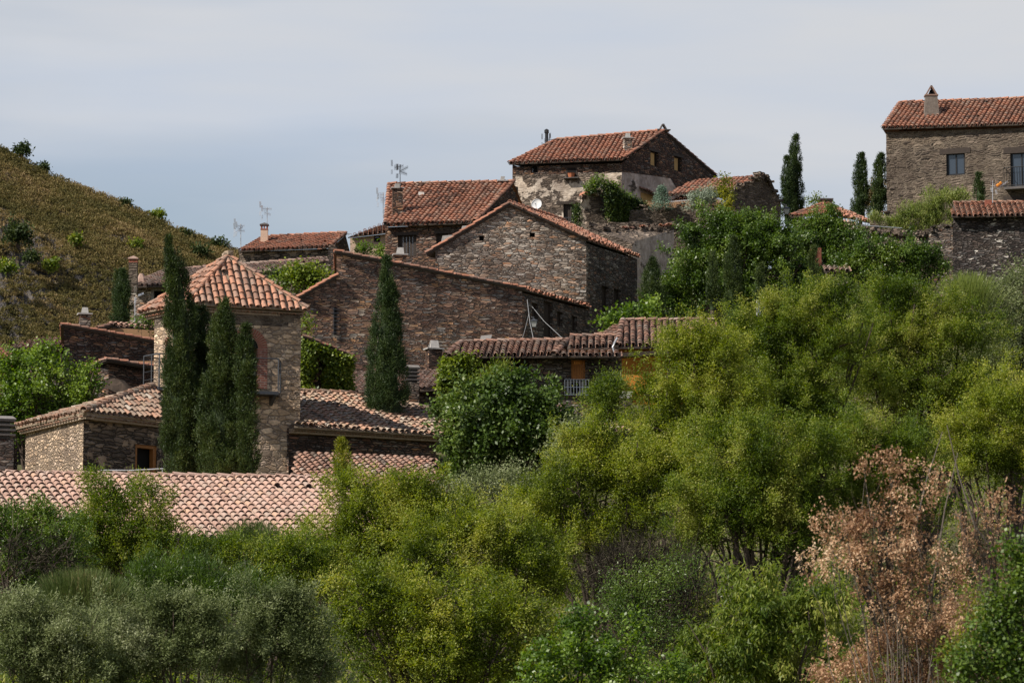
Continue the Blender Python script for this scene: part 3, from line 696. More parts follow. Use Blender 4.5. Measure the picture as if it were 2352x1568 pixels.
# leaf colours
G = {}
G['willow'] = leafmat('light_green_leaf', [(0, (.060, .090, .010)), (.35, (.148, .193, .020)), (.7, (.25, .285, .038)), (1, (.40, .385, .09))], .42, .5, .28, .22)
G['willow2'] = leafmat('mid_green_leaf', [(0, (.046, .080, .010)), (.4, (.118, .168, .020)), (.75, (.205, .246, .036)), (1, (.34, .34, .085))], .42, .5, .28, .22)
G['walnut'] = leafmat('deep_green_leaf', [(0, (.036, .068, .010)), (.5, (.076, .130, .018)), (1, (.155, .215, .036))], .32, .42, .45)
G['fig'] = leafmat('fig_leaf', [(0, (.040, .072, .012)), (.5, (.078, .130, .022)), (1, (.155, .205, .045))], .28, .42, .45)
G['lime'] = leafmat('bright_green_leaf', [(0, (.050, .10, .010)), (.5, (.12, .195, .022)), (1, (.24, .32, .06))], .4, .42, .5)
G['ivy'] = leafmat('creeper_leaf', [(0, (.055, .09, .009)), (.5, (.14, .195, .02)), (1, (.27, .31, .05))], .35, .45, .4)
G['ivydark'] = leafmat('dark_ivy_leaf', [(0, (.020, .036, .008)), (.5, (.045, .078, .014)), (1, (.10, .13, .02))], .25, .45, .4)
G['yellow'] = leafmat('yellow_green_leaf', [(0, (.09, .11, .01)), (.5, (.19, .20, .02)), (1, (.32, .30, .03))], .35, .5, .4)
G['cyp'] = leafmat('cypress_leaf', [(0, (.018, .033, .008)), (.5, (.038, .062, .013)), (1, (.088, .115, .024))], .18, .55, .3, .18)
G['cypblue'] = leafmat('cypress_green_leaf', [(0, (.020, .038, .012)), (.5, (.037, .064, .017)), (1, (.075, .105, .026))], .18, .55, .3, .15)
G['olive'] = leafmat('olive_leaf', [(0, (.070, .094, .028)), (.45, (.145, .175, .065)), (.8, (.225, .255, .115)), (1, (.33, .35, .20))], .25, .6, .25)
G['broom'] = leafmat('broom_stem', [(0, (.05, .075, .020)), (.5, (.09, .125, .035)), (.85, (.15, .16, .06)), (1, (.24, .19, .09))], .25, .6, .2)
G['grass'] = leafmat('tall_grass', [(0, (.10, .14, .03)), (.5, (.21, .26, .06)), (1, (.33, .34, .12))], .3, .5, .3)
G['dead'] = leafmat('dead_leaf', [(0, (.13, .07, .04)), (.3, (.30, .17, .095)), (.65, (.47, .30, .18)), (1, (.64, .48, .32))], .3, .55, .2, .15)
G['twig'] = leafmat('dry_twig', [(0, (.018, .015, .011)), (.6, (.045, .037, .026)), (1, (.10, .085, .06))], .05, .8, .1)
G['silver'] = leafmat('silver_leaf', [(0, (.14, .18, .11)), (.5, (.26, .31, .22)), (1, (.40, .44, .36))], .25, .5, .3)
G['bluepine'] = leafmat('blue_pine_needle', [(0, (.07, .11, .07)), (.5, (.14, .21, .15)), (1, (.24, .32, .23))], .2, .5, .3)
G['scrub'] = leafmat('hill_scrub_leaf', [(0, (.060, .058, .022)), (.35, (.120, .104, .038)), (.6, (.185, .145, .058)), (.8, (.245, .180, .085)), (1, (.28, .20, .11))], .25, .7, .1, .34, .11)
G['darkbush'] = leafmat('dark_bush_leaf', [(0, (.022, .036, .012)), (.5, (.040, .060, .018)), (1, (.075, .10, .026))], .2, .6, .2)
# ------------------------------------------------------------ ground sheet
gm = M(); gx = sorted(set(XS + list(range(-60, 61, 3)))); gy = sorted(set(YS + list(range(0, 190, 3))))
rngn = np.random.default_rng(3)
gv = []; 
for y in gy:
    for x in gx:
        z = ground_z(x, y)
        if -60 < x < 60 and 0 < y < 185: z += .12 * math.sin(x * 1.3 + y * .7) + .08 * math.sin(x * 3.1 - y * 2.2)
        gv.append((x, y, z))
me = bpy.data.meshes.new('ground'); nx = len(gx)
me.from_pydata(gv, [], [(j * nx + i, j * nx + i + 1, (j + 1) * nx + i + 1, (j + 1) * nx + i) for j in range(len(gy) - 1) for i in range(nx - 1)])
gmat, t = newmat('dry_earth'); g_ = N(t, 'ShaderNodeNewGeometry'); n1 = noise(t, g_.outputs['Position'], .8, 6, .65); n2 = noise(t, g_.outputs['Position'], 6, 4, .6)
c_ = ramp_out(t, n1.outputs['Fac'], [(.3, (.045, .055, .018)), (.5, (.09, .085, .035)), (.7, (.17, .13, .085))]); c_ = mixc(t, 1.0, c_, ramp_out(t, n2.outputs['Fac'], [(.3, (.7,) * 3), (.7, (1.2,) * 3)]), 'MULTIPLY')
finish(t, c_, .95, n2.outputs['Fac'], .05); me.materials.append(gmat)
o = bpy.data.objects.new('ground', me); COL.objects.link(o); setp(o, 'dry grassy slope under the village and the bushes', None, None, 'structure')

# ------------------------------------------------------------ the far hillside
sil = [(-900, 60), (-500, 190), (-200, 275), (0, 338), (50, 366), (120, 405), (200, 436), (270, 461), (340, 494), (400, 522), (470, 548), (545, 578), (620, 625), (720, 700), (900, 800), (1200, 900), (1600, 1000)]
sx = [a for a, b in sil]; sy = [b for a, b in sil]
YR = 440.0
rn = random.Random(5)
def fbm(x, y):
    v = 0; a = 1; f = .06
    for k in range(5): v += a * math.sin(x * f + 1.7 * k + 1.3 * math.sin(y * f * .8 + k)) * math.cos(y * f * 1.1 - .9 * k + .7 * math.sin(x * f)); a *= .55; f *= 2.05
    return v
HX = np.linspace(-1100, 1500, 300); HY = np.concatenate([np.linspace(0, 60, 110), np.linspace(62, 150, 40), np.linspace(153, 400, 30)])
def hill_pt(px, d):
    """px: picture column at the crest; d: distance in front of the crest"""
    c = P(px, float(np.interp(px, sx, sy)), YR)
    x = c.x; y = YR - d
    rock = math.exp(-((px - 90) / 120.0) ** 2) * max(0, min(1, (d - 17) / 6.0)) * max(0, min(1, (60 - d) / 8.0))
    z = c.z - d * .56 + fbm(x, y) * 1.1 * min(1, d / 12) + rock * (1.5 * abs(math.sin(x * .75 + y * .45)) + .7 * math.sin(x * 1.9 + y * 1.1) + .35 * math.sin(x * 4.1 - y * 2.7))
    if d > 150: z = min(z, c.z - 84 + 0) - (d - 150) * .1
    return (x, y, z)
hv = []
for d in HY:
    for px in HX: hv.append(hill_pt(px, d))
back = [(hill_pt(px, 0)[0], YR + 60, hill_pt(px, 0)[2] - 22) for px in HX] + [(hill_pt(px, 0)[0], YR + 300, -25) for px in HX]
nb_ = len(HX); rows = len(HY)
hv2 = back[nb_:] + back[:nb_] + hv
me = bpy.data.meshes.new('hill')
me.from_pydata(hv2, [], [(j * nb_ + i, j * nb_ + i + 1, (j + 1) * nb_ + i + 1, (j + 1) * nb_ + i) for j in range(rows + 1) for i in range(nb_ - 1)])
hm, t = newmat('scrub_hill'); g_ = N(t, 'ShaderNodeNewGeometry')
n1 = noise(t, g_.outputs['Position'], .05, 6, .6); n2 = noise(t, g_.outputs['Position'], .45, 6, .7); n3 = noise(t, g_.outputs['Position'], 1.6, 4, .65)
c_ = ramp_out(t, n2.outputs['Fac'], [(.3, (.07, .055, .03)), (.45, (.13, .10, .045)), (.6, (.21, .15, .075)), (.75, (.32, .235, .14))])
c_ = mixc(t, 1.0, c_, ramp_out(t, n3.outputs['Fac'], [(.3, (.6,) * 3), (.7, (1.35,) * 3)]), 'MULTIPLY')
sep_ = N(t, 'ShaderNodeSeparateXYZ'); t.links.new(g_.outputs['Normal'], sep_.inputs[0])
rk = mrange(t, sep_.outputs['Z'], .84, .74)
rc = ramp_out(t, n2.outputs['Fac'], [(.35, (.05, .046, .045)), (.6, (.13, .115, .105)), (.8, (.23, .20, .18))])
c_ = mixc(t, rk, c_, rc)
finish(t, c_, .95, math2(t, 'ADD', n2.outputs['Fac'], n3.outputs['Fac']), .9, 1.0, .1)
me.materials.append(hm); o = bpy.data.objects.new('hill', me); COL.objects.link(o); setp(o, 'scrub covered hillside beyond the village with grey rock outcrops', None, None, 'structure')
rg = np.random.default_rng(11)
C = []; sz = []
while len(C) < 19500:
    px = rg.uniform(-120, 640) if len(C) < 12500 else rg.uniform(-600, 950); d = 62 * rg.random()
    a = hill_pt(px, d)
    rockz = math.exp(-((px - 90) / 110.0) ** 2) * (1 if 18 < d < 60 else 0) * (.55 + .45 * math.sin(px * .09 + d * .5))
    if rg.random() < rockz * 1.1: continue
    C.append((a[0], a[1], a[2])); sz.append(rg.uniform(.3, .85) * (1.6 if rg.random() < .06 else 1))
C = np.array(C); sz = np.array(sz)
nl = 34; c = np.repeat(C, nl, 0); s_ = np.repeat(sz, nl)[:, None]
q = unit(rg.normal(0, 1, (len(c), 3))); q[:, 2] = np.abs(q[:, 2]); p = c + q * s_ * np.array([1.15, 1.15, .8]) * (.6 + .4 * rg.random((len(c), 1)))
d1 = unit(rg.normal(0, 1, (len(c), 3)) + [0, 0, .7]); ln = .25 * rg.uniform(.6, 1.3, (len(c), 1)); w = unit(np.cross(d1, rg.normal(0, 1, (len(c), 3)))) * ln * .28
V = np.stack([p, p + d1 * ln * .5 + w, p + d1 * ln, p + d1 * ln * .5 - w], 1).reshape(-1, 3)
tt = np.clip(np.repeat(rg.normal(.45, .12, len(C)), nl) + rg.normal(0, .07, len(c)), 0, 1)
o = np_mesh('scrub', V, 4, G['scrub'], None, np.repeat(tt, 4)); setp(o, 'low ochre and green scrub covering the far hillside', 'scrub', None, 'stuff')

# ------------------------------------------------------------ houses
R_ = random.Random
def plan(px, py, Y): p = P(px, py, Y); return (p.x, p.y)
def mats(*k): return [mat[a] for a in k]

# --- long salmon roof in the foreground
rng = R_(1)
r0 = P(-130, 1088, 89.7); r1 = P(768, 1101.5, 93.5); sl = math.radians(20)
RF = Roof(r0, r1, slope=sl); Wd = (r1 - r0).length
hs = thing('farm_building', (0, 90, 3.5), 'long low building with a salmon barrel tile roof behind the nearest bushes', 'building')
m = M(); tiles(m, RF, [(0, -5.95), (Wd, -5.95), (Wd, 0), (0, 0)], rng, .225, .36, .088, 1.15, skip=.003)
for sg, q in ((1, r0), ):
    ridge(m, r0, r1, rng, .115, .42)
hb = Vector((-RF.u.y, RF.u.x, 0)).normalized()
m.face([r0, r1, r1 + hb * 5 + Vector((0, 0, -1.8)), r0 + hb * 5 + Vector((0, 0, -1.8))], .5, 0)
m.build('roof', mats('pink', 'deck'), hs)
f0 = RF.at(.2, -5.6, -.14); f1 = RF.at(Wd - .2, -5.6, -.14)
m = M(); zz = 2.0
m.wface([(f0.x, f0.y, zz), (f1.x, f1.y, zz), f1, f0])
for a, fa in ((r0 + RF.u * .2, f0), (r1 - RF.u * .2, f1)):
    b = Vector((fa.x, fa.y, 0)) + hb * 9.6; m.wface([(fa.x, fa.y, zz), (b.x, b.y, zz), (b.x, b.y, fa.z), (a.x, a.y, a.z - .14), fa])
m.build('wall', mat['rust'], hs)
# big louvred chimney at the left edge
chimney(hs, -36, 34, 1008, 1093, 90.6, 'dark', 'louvre', .3)

# --- small apse-like house left of the tower
rng = R_(2)
C0 = P(192, 947, 102.0); z0 = C0.z; CL = PZ(36, 983, z0); CR = PZ(372, 967, z0)
AP = P(349, 890, 106.4)
hs = thing('stone_house', (C0.x, C0.y + 2, 6), 'low house with mottled hipped roof, sunlit cream side wall and orange framed door', 'house')
m = M()
R1 = Roof(C0, CR, n=(CR - C0).cross(AP - C0)); tiles(m, R1, [R1.uv(q) for q in (C0, CR, P(372, 967, CR.y) + (AP - CR) * .02, AP + R1.u * .25, AP)], rng, .225, .30, .088)
R2 = Roof(CL, C0, n=(C0 - CL).cross(AP - CL)); tiles(m, R2, [R2.uv(q) for q in (CL, C0, AP)], rng, .225, .30, .088)
ridge(m, C0 + Vector((0, 0, .04)), AP + Vector((0, 0, .05)), rng, .12, .36); ridge(m, CL + Vector((0, 0, .04)), AP + Vector((0, 0, .03)), rng, .11, .36)
cornice(m, C0 + Vector((0, 0, -.02)) + Vector((.05, .15, 0)), CR + Vector((-.05, .15, -.02)), .10, rng=rng); cornice(m, CL + Vector((.12, .1, -.02)), C0 + Vector((0, .15, -.02)), .10, rng=rng)
m.build('roof', mats('oldtile', 'cornice'), hs)
w_c = plan(192, 960, 102.45); w_l = (CL.x + .30, CL.y + .10); w_r = (CR.x - .05, CR.y + .35)
m = M()
WL = Wall(w_l, w_c); facet(m, WL, [('w', 0, 4.5), ('w', (Vector(w_c) - Vector(w_l)).length, 4.5), ('w', (Vector(w_c) - Vector(w_l)).length, z0 - .1), ('w', 0, z0 - .1)], mi=0)
WR = Wall(w_c, w_r); LR = (Vector(w_r) - Vector(w_c)).length
hr = facet(m, WR, [('w', 0, 4.5), ('w', LR, 4.5), ('w', LR, z0 - .1), ('w', 0, z0 - .1)], [(311, 1019, 360, 1096)], mi=1, depth=.3)
back_walls(m, [(w_l[0], w_l[1], z0), (AP.x - 1.6, AP.y + 3, z0), (w_r[0] + .5, w_r[1] + 3, z0), (w_r[0], w_r[1], z0)], 1, 4.5)
m.build('wall', mats('limerough', 'patch'), hs)
d = M(); r = hr[0]
for a in ((r[0], r[1], r[0] + .11, r[3]), (r[2] - .13, r[1], r[2], r[3]), (r[0] + .11, r[3] - .10, r[2] - .13, r[3])): wbox(d, WR, *a, .04, .2)
do = d.build('door_frame', mat['wood'], hs)
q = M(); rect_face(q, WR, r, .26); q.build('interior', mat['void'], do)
# handrail in front of the door
rl = M(); pts = [P(232, 1079.5, 99.6), P(302, 1080, 99.6), P(375, 1076, 99.6)]
rl.tube(pts, .022, 6)
for px in (268, 319, 373): a = P(px, 1078, 99.6); rl.tube([a, a - Vector((0, 0, .75))], .016, 6)
setp(rl.build('handrail', mat['alu'], None), 'thin grey metal handrail in front of the orange framed door', 'handrail')

# --- bell-tower-like house
rng = R_(3)
TC = P(428, 699, 106.0); zt = TC.z; TR = PZ(706, 713.5, zt); TL = PZ(321, 720, zt)
T4 = TL + (TR - TC); AP = P(523, 593, 107.75)
tw = thing('tower', (TC.x + 1, TC.y + 2, 8.5), 'pale limestone tower with a pyramid roof of orange tiles and brick arched balcony doors', 'tower')
m = M()
RA = Roof(TC, TR, n=(TR - TC).cross(AP - TC)); tiles(m, RA, [RA.uv(q) for q in (TC, TR, AP)], rng, .222, .30, .088, 1.1)
RB = Roof(TL, TC, n=(TC - TL).cross(AP - TL)); tiles(m, RB, [RB.uv(q) for q in (TL, TC, AP)], rng, .222, .30, .088, 1.1)
for a, b in ((TR, T4), (T4, TL)):
    RC = Roof(a, b, n=(b - a).cross(AP - a)); tiles(m, RC, [RC.uv(q) for q in (a, b, AP)], rng, .24, .34, .09, 1, 4)
up = Vector((0, 0, .05))
for q in (TC, TR, TL, T4): ridge(m, q + up, AP + up, rng, .10, .36)
m.rock(AP + Vector((.03, 0, .16)), .16, rng, .6, 1); m.rock(AP + Vector((-.06, 0, .1)), .12, rng, .6, 1)
cornice(m, TC + Vector((.1, .22, 0)), TR + Vector((-.15, .20, 0)), .13, rng=rng); cornice(m, TL + Vector((.2, .05, 0)), TC + Vector((.0, .22, 0)), .13, rng=rng)
m.build('roof', mats('orange', 'cornice'), tw)
wc = plan(431, 800, 106.35); wr = plan(689, 800, TR.y - .12 + .25); wl = plan(354, 800, TL.y - .25)
zt2 = zt - .12; zb = 6.0; zm = TC.z - .52
m = M()
WA = Wall(wc, wr); LA = (Vector(wr) - Vector(wc)).length
s_l, z_t = WA.sz(524, 764); s_r, z_b = WA.sz(592, 892)
wsp = s_r - s_l
hr = facet(m, WA, [('w', 0, zb), ('w', LA, zb), ('w', LA, zm), ('w', 0, zm)], [(544, 795, 592, 892)], mi=0, depth=.42)
m2_ = m
facet(m, WA, [('w', 0, zm), ('w', LA, zm), ('w', LA, zt2), ('w', 0, zt2)], mi=1)
WB = Wall(wl, wc); LB = (Vector(wc) - Vector(wl)).length
facet(m, WB, [('w', 0, zb), ('w', LB, zb), ('w', LB, zm), ('w', 0, zm)], [(388, 795, 402, 887)], mi=0, depth=.35)
facet(m, WB, [('w', 0, zm), ('w', LB, zm), ('w', LB, zt2), ('w', 0, zt2)], mi=1)
b4 = Vector(wl) + (Vector(wr) - Vector(wc))
back_walls(m, [(wl[0], wl[1], zt2), (b4.x, b4.y, zt2), (wr[0], wr[1], zt2)], 0, zb)
quoins(m, wr[0], wr[1], -WA.u, Vector((-WA.u.y, WA.u.x, 0)), zb, zt2 - .1, R_(33), big=.5)
m.build('wall', mats('lime', 'mort'), tw)
# arched brick doorway: jambs, ring of voussoirs, reveal, dark inside
def arch(par, W, r, spring_z, ring=.30, jamb=.30, band=.03):
    s0, z0_, s1, z1 = r; c = (s0 + s1) / 2; rad = (s1 - s0) / 2; a = M()
    for sg in (-1, 1):
        x0 = c + sg * rad; x1 = c + sg * (rad + jamb); wbox(a, W, min(x0, x1), z0_, max(x0, x1), spring_z, -band, .05)
        x2 = c + sg * (rad - .02); wbox(a, W, min(x0, x2), z0_, max(x0, x2), spring_z, -band + .003, .44)
    a.build('jamb', mat['brick'], par)
    v = M(); nv = 23
    for i in range(nv):
        q0 = math.pi * (i + .12) / nv; q1 = math.pi * (i + .80) / nv
        f = [W.at(c + math.cos(q) * R0, spring_z + math.sin(q) * R0, dd) for dd in (-band, .42) for q, R0 in ((q0, rad), (q1, rad), (q1, rad + ring), (q0, rad + ring))]
        for k in ((0, 1, 2, 3), (4, 5, 6, 7), (0, 1, 5, 4), (1, 2, 6, 5), (2, 3, 7, 6), (3, 0, 4, 7)): v.wface([f[j] for j in k])
    v.build('arch', mat['brickplain'], par)
    k = M(); n = 24
    for i in range(n):
        q0 = math.pi * i / n; q1 = math.pi * (i + 1) / n
        k.wface([W.at(c + math.cos(q) * R0, spring_z + math.sin(q) * R0, -band + .012) for q, R0 in ((q0, rad), (q1, rad), (q1, rad + ring), (q0, rad + ring))])
        k.wface([W.at(c + math.cos(q0) * rad, spring_z + math.sin(q0) * rad, -band + .012), W.at(c + math.cos(q1) * rad, spring_z + math.sin(q1) * rad, -band + .012),
                 W.at(c + math.cos(q1) * rad, spring_z + math.sin(q1) * rad, .42), W.at(c + math.cos(q0) * rad, spring_z + math.sin(q0) * rad, .42)])
    k.build('arch_mortar', mat['cornice'], par)
    q = M(); rect_face(q, W, (s0 - .02, z0_, s1 + .02, z1), .40); pts = [W.at(c + math.cos(math.pi * i / n) * rad, spring_z + math.sin(math.pi * i / n) * rad, -.012) for i in range(n + 1)]
    # dark leaf of the door, set back in the opening
    q.build('door', mat['wooddark'], par)
mat['brickplain'] = plain('arch_brick', (.25, .085, .055), .85, .3, 9, .01)
r = hr[0]
s_sp = WA.sz(560, 790)[1]
arch(tw, WA, (r[0], r[1], r[2], r[3]), WA.sz(560, 797)[1] - .02)
# the semicircle above the rectangular hole: black panel just proud of the wall, recess shade painted in
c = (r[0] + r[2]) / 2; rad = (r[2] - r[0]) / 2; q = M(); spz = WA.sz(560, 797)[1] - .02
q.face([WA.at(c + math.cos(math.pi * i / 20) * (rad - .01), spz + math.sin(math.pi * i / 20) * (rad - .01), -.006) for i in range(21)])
q.build('recess_shade', mat['void'], tw)
jb = M(); s0 = WB.sz(388, 800)[0]; wbox(jb, WB, s0 - .20, WB.sz(388, 887)[1], s0, WB.sz(388, 775)[1], -.02, .05); wbox(jb, WB, WB.sz(402, 800)[0], WB.sz(388, 887)[1], WB.sz(402, 800)[0] + .2, WB.sz(388, 775)[1], -.02, .05); jb.build('jamb', mat['brick'], tw)
q = M(); rect_face(q, WB, (s0, WB.sz(388, 887)[1], WB.sz(402, 800)[0], WB.sz(388, 795)[1]), .3); q.build('door', mat['wooddark'], tw)
def balcony(par, W, s0, s1, zf, proj_=.62, splay=.22, hgt=1.02, wires=3):
    b = M(); f = lambda s, z, d: W.at(s, z, d)
    base = [f(s0, zf - .12, 0), f(s1, zf - .12, 0), f(s1 - splay, zf - .12, -proj_), f(s0 + splay, zf - .12, -proj_)]
    b.prism(base, [p + Vector((0, 0, .10)) for p in base])
    for s in (s0 + .3, s1 - .3):
        a = [f(s - .05, zf - .42, 0), f(s + .05, zf - .42, 0), f(s + .05, zf - .13, 0), f(s - .05, zf - .13, 0)]
        e = [f(s - .05, zf - .16, -.5), f(s + .05, zf - .16, -.5), f(s + .05, zf - .13, -.5), f(s - .05, zf - .13, -.5)]; b.prism(a, e)
    bo = b.build('balcony', mat['metal'], par)
    r = M(); ps = [f(s0, 0, -.02), f(s0 + splay, 0, -proj_ + .03), f((s0 + s1) / 2, 0, -proj_ + .03), f(s1 - splay, 0, -proj_ + .03), f(s1, 0, -.02)]
    for p in ps: r.tube([Vector((p.x, p.y, zf)), Vector((p.x, p.y, zf + hgt))], .022, 6)
    r.tube([Vector((p.x, p.y, zf + hgt)) for p in ps], .024, 6)
    for k in range(1, wires + 1): r.tube([Vector((p.x, p.y, zf + hgt * k / (wires + 1))) for p in ps], .007, 4)
    r.build('railing', mat['metal'], bo)
sR, zfl = WA.sz(643, 903); sL = WA.sz(505, 893)[0]
balcony(tw, WA, sL, sR, zfl)
sR2, z2 = WB.sz(408, 890)
balcony(tw, WB, sR2 - 1.05, sR2 + .25, z2, .75, .20)

# --- nave-like house right of the tower
rng = R_(4)
E0 = P(676, 980, 107.0); ze = E0.z; E1 = PZ(1030, 1001, ze)
hs = thing('stone_house', (E0.x + 2, 110, 9), 'long house with a wide mottled tile roof and dark slate wall, right of the tower', 'house')
RN = Roof(E0, E1, slope=math.radians(21)); m = M()
pl = RN.px([(676, 980), (1030, 1001), (1032, 955), (842, 909), (672, 902.5)])
pl[0] = (0, 0); pl[1] = ((E1 - E0).length, 0)
tiles(m, RN, pl, rng, .222, .29, .088, 1.2)
ridge(m, RN.pt(672, 902.5, .05), RN.pt(842, 909, .05), rng, .10, .36); ridge(m, RN.pt(1032, 955, .05), RN.pt(842, 909, .05), rng, .10, .36)
hb = Vector((-RN.u.y, RN.u.x, 0)).normalized(); a = RN.pt(672, 902.5); b = RN.pt(842, 909)
m.face([a, b, RN.pt(1032, 955) + hb * 3, b + hb * 4 + Vector((0, 0, -1.5)), a + hb * 4 + Vector((0, 0, -1.5))], .5, 0)
cornice(m, E0 + hb * .2, E1 + hb * .2, .12, rng=rng)
m.build('roof', mats('oldtile', 'cornice'), hs)
m = M(); a = E0 + hb * .38; b = E1 + hb * .38 - RN.u * .25
m.wface([(a.x, a.y, 5), (b.x, b.y, 5), (b.x, b.y, ze - .1), (a.x, a.y, ze - .1)])
back_walls(m, [(b.x, b.y, ze), (b.x + hb.x * 7, b.y + hb.y * 7, ze), (a.x + hb.x * 7, a.y + hb.y * 7, ze), (a.x, a.y, ze)], 0, 5)
m.build('wall', mat['brown'], hs)
# lean-to roof in front of it
lt = thing('lean_to', (E0.x + 2, 103.5, 7), 'low lean-to tile roof in front of the dark slate wall right of the tower', 'outbuilding')
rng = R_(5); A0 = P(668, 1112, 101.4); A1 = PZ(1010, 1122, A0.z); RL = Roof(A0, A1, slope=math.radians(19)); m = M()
tiles(m, RL, [(0, 0), ((A1 - A0).length, 0)] + RL.px([(995, 1054), (682, 1043)]), rng, .222, .30, .088, 1.1); m.build('roof', mats('browntile', 'deck'), lt)  # shade on this roof is put into the colour by darker tiles
m = M(); a = A0 + hb * .3; b = A1 + hb * .3; m.wface([(a.x, a.y, 5), (b.x, b.y, 5), (b.x, b.y, A0.z - .1), (a.x, a.y, A0.z - .1)])
c2 = b + hb * 3.0; m.wface([(b.x, b.y, 5), (c2.x, c2.y, 5), (c2.x, c2.y, A0.z + .9), (b.x, b.y, A0.z - .1)]); m.build('wall', mat['dark'], lt)

# ------------------------------------------------------------ left cluster
# dark mono-pitch house
def vroof(m, p0, p1, dirv, width, rng, mi_deck=1, over=.12, pitch=.22, r=.09, rising=False):
    """roof plane seen from its verge: p0-p1 is the sloping verge (world), dirv the horizontal direction away"""
    p0 = Vector(p0); p1 = Vector(p1)
    if p0.z > p1.z: p0, p1 = p1, p0
    dirv = dirv.normalized(); R = Roof(p0, p0 + dirv, n=dirv.cross(p1 - p0))
    q = R.uv(p1); tiles(m, R, [(0, 0), (width, 0), (q[0] + width, q[1]), q], rng, pitch, .31, .085, 1.0, 5)
    ridge(m, p0 - R.u * .0 + Vector((0, 0, .03)), p1 + Vector((0, 0, .03)), rng, r, .33)
    return R
rng = R_(6)
hs = thing('stone_house', (P(250, 800, 119).x, 120, 10), 'dark slate house with a single pitch roof edge sloping down towards the tower', 'house')
A = P(140, 748, 117.2); B = P(362, 788, 119.2); m = M(); dv = Vector((-.125, 1, 0)).normalized()
vroof(m, A - dv * .04, B - dv * .04, dv, 5, rng); m.build('roof', mats('redbr', 'deck'), hs)
m = M(); W = Wall(plan(146.5, 800, 117.27), plan(366, 800, 119.23)); facet(m, W, [(146.5, 749), (362, 789), (362, 905), (146.5, 905)])
a = W.at(0, 0); b = a + dv * 5; m.wface([(a.x, a.y, 9), (b.x, b.y, 9), (b.x, b.y, A.z - .1), (a.x, a.y, A.z - .1)]); m.build('wall', mat['brown'], hs)
# low roof left of it, and roof at the frame edge
hs = thing('stone_house', (P(70, 800, 121).x, 122, 10), 'low dark house with a strip of reddish tile roof behind the lime tree', 'house')
A = P(8, 803, 121); B = PZ(150, 803.5, A.z); R = Roof(A, B, slope=math.radians(17)); m = M(); tiles(m, R, [(0, 0), ((B - A).length, 0)] + R.px([(150, 780), (84, 783)]), rng); m.build('roof', mats('browntile', 'deck'), hs)
m = M(); W = Wall(plan(14, 810, 121.3), plan(149, 810, 121.3)); facet(m, W, [(14, 805), (149, 805), (149, 910), (14, 910)]); back_walls(m, [(W.A.x, W.A.y, A.z), (W.A.x, W.A.y + 4, A.z + .6), (W.A.x + 2.2, W.A.y + 4, A.z + .6)], 0, 9); m.build('wall', mat['dark'], hs)
hs = thing('stone_house', (P(-20, 830, 110).x, 111, 9), 'house at the left edge, only its orange red tile slope above the lime tree', 'house')
A = P(-140, 856, 109); B = PZ(34, 851, A.z); R = Roof(A, B, slope=math.radians(22)); m = M(); tiles(m, R, [(0, 0), ((B - A).length, 0)] + R.px([(40, 828), (-2, 805), (-140, 796)]), rng); m.build('roof', mats('redbr', 'deck'), hs)
m = M(); m.prism([(A.x, A.y + .3, 6), (B.x - .3, B.y + .3, 6), (B.x - .3, B.y + 3, 6), (A.x, A.y + 3, 6)], [(A.x, A.y + .3, A.z - .1), (B.x - .3, B.y + .3, A.z - .1), (B.x - .3, B.y + 3, A.z - .1), (A.x, A.y + 3, A.z - .1)]); m.build('wall', mat['brown'], hs)
# ochre house with little roof strip
hs = thing('plaster_house', (P(300, 770, 124).x, 125, 10), 'tan plastered house with a thin row of roof tiles behind the dark mono-pitch house', 'house')
A = P(224, 757.5, 124); B = P(262, 747.5, 124.6); m = M(); rng = R_(7); dv = Vector((.15, 1, 0)).normalized()
vroof(m, A, B, dv, 4, rng); A2 = P(259, 751, 124.4); B2 = PZ(357, 758, A2.z); R = Roof(A2, B2, slope=math.radians(18)); tiles(m, R, [(0, 0), ((B2 - A2).length, 0), ((B2 - A2).length, .5), (0, .5)], rng); m.build('roof', mats('browntile', 'deck'), hs)
m = M(); W = Wall(plan(259, 770, 124.5), plan(356, 770, 124.8)); facet(m, W, [(259, 752), (356, 759), (356, 850), (259, 850)]); W2 = Wall(plan(226, 770, 124.7), plan(259, 770, 124.5)); facet(m, W2, [(226, 760), (259, 752), (259, 850), (226, 850)]); m.build('wall', mat['tanwall'], hs)
# small gable in front with dark slate
hs = thing('stone_house', (P(280, 860, 113.5).x, 115, 9), 'small dark slate house with a low gable of orange tiles and a tan rendered patch', 'house')
rng = R_(8); pk = P(249, 829, 113.6); pL = P(199, 849, 114.6); pR = P(362, 848, 114.4); dv = Vector((.1, 1, 0)).normalized(); m = M()
vroof(m, pL - dv * .1, pk - dv * .1, dv, 3.5, rng); vroof(m, pR - dv * .1, pk - dv * .1, dv, 3.5, rng); m.build('roof', mats('redbr', 'deck'), hs)
m = M(); W = Wall(plan(204, 880, 114.2), plan(249, 880, 113.8)); facet(m, W, [(204, 850), (249, 832), (249, 960), (204, 960)]); W = Wall(plan(249, 880, 113.8), plan(362, 880, 114.5)); facet(m, W, [(249, 832), (362, 851), (362, 960), (249, 960)])
m.build('wall', mat['brown'], hs)
q = M(); rr = R_(3); f = [W.at(W.sz(x, y)[0], W.sz(x, y)[1], -.02) for x, y in ((240, 873), (262, 868), (285, 874), (298, 888), (297, 905), (262, 900), (243, 890))]; q.wface(f); q.build('render_patch', mat['rockface'], hs)
m = M(); W = Wall(plan(295, 840, 116.4), plan(362, 840, 116.6)); facet(m, W, [(282, 829), (362, 829), (362, 846), (300, 843)]); m.build('annex_wall', mat['tanwall'], hs)
ch = thing('slate_chimney_stack', P(195, 760, 122.5), 'slate stack with leaning pale cap slabs behind the dark mono-pitch roof', 'chimney')
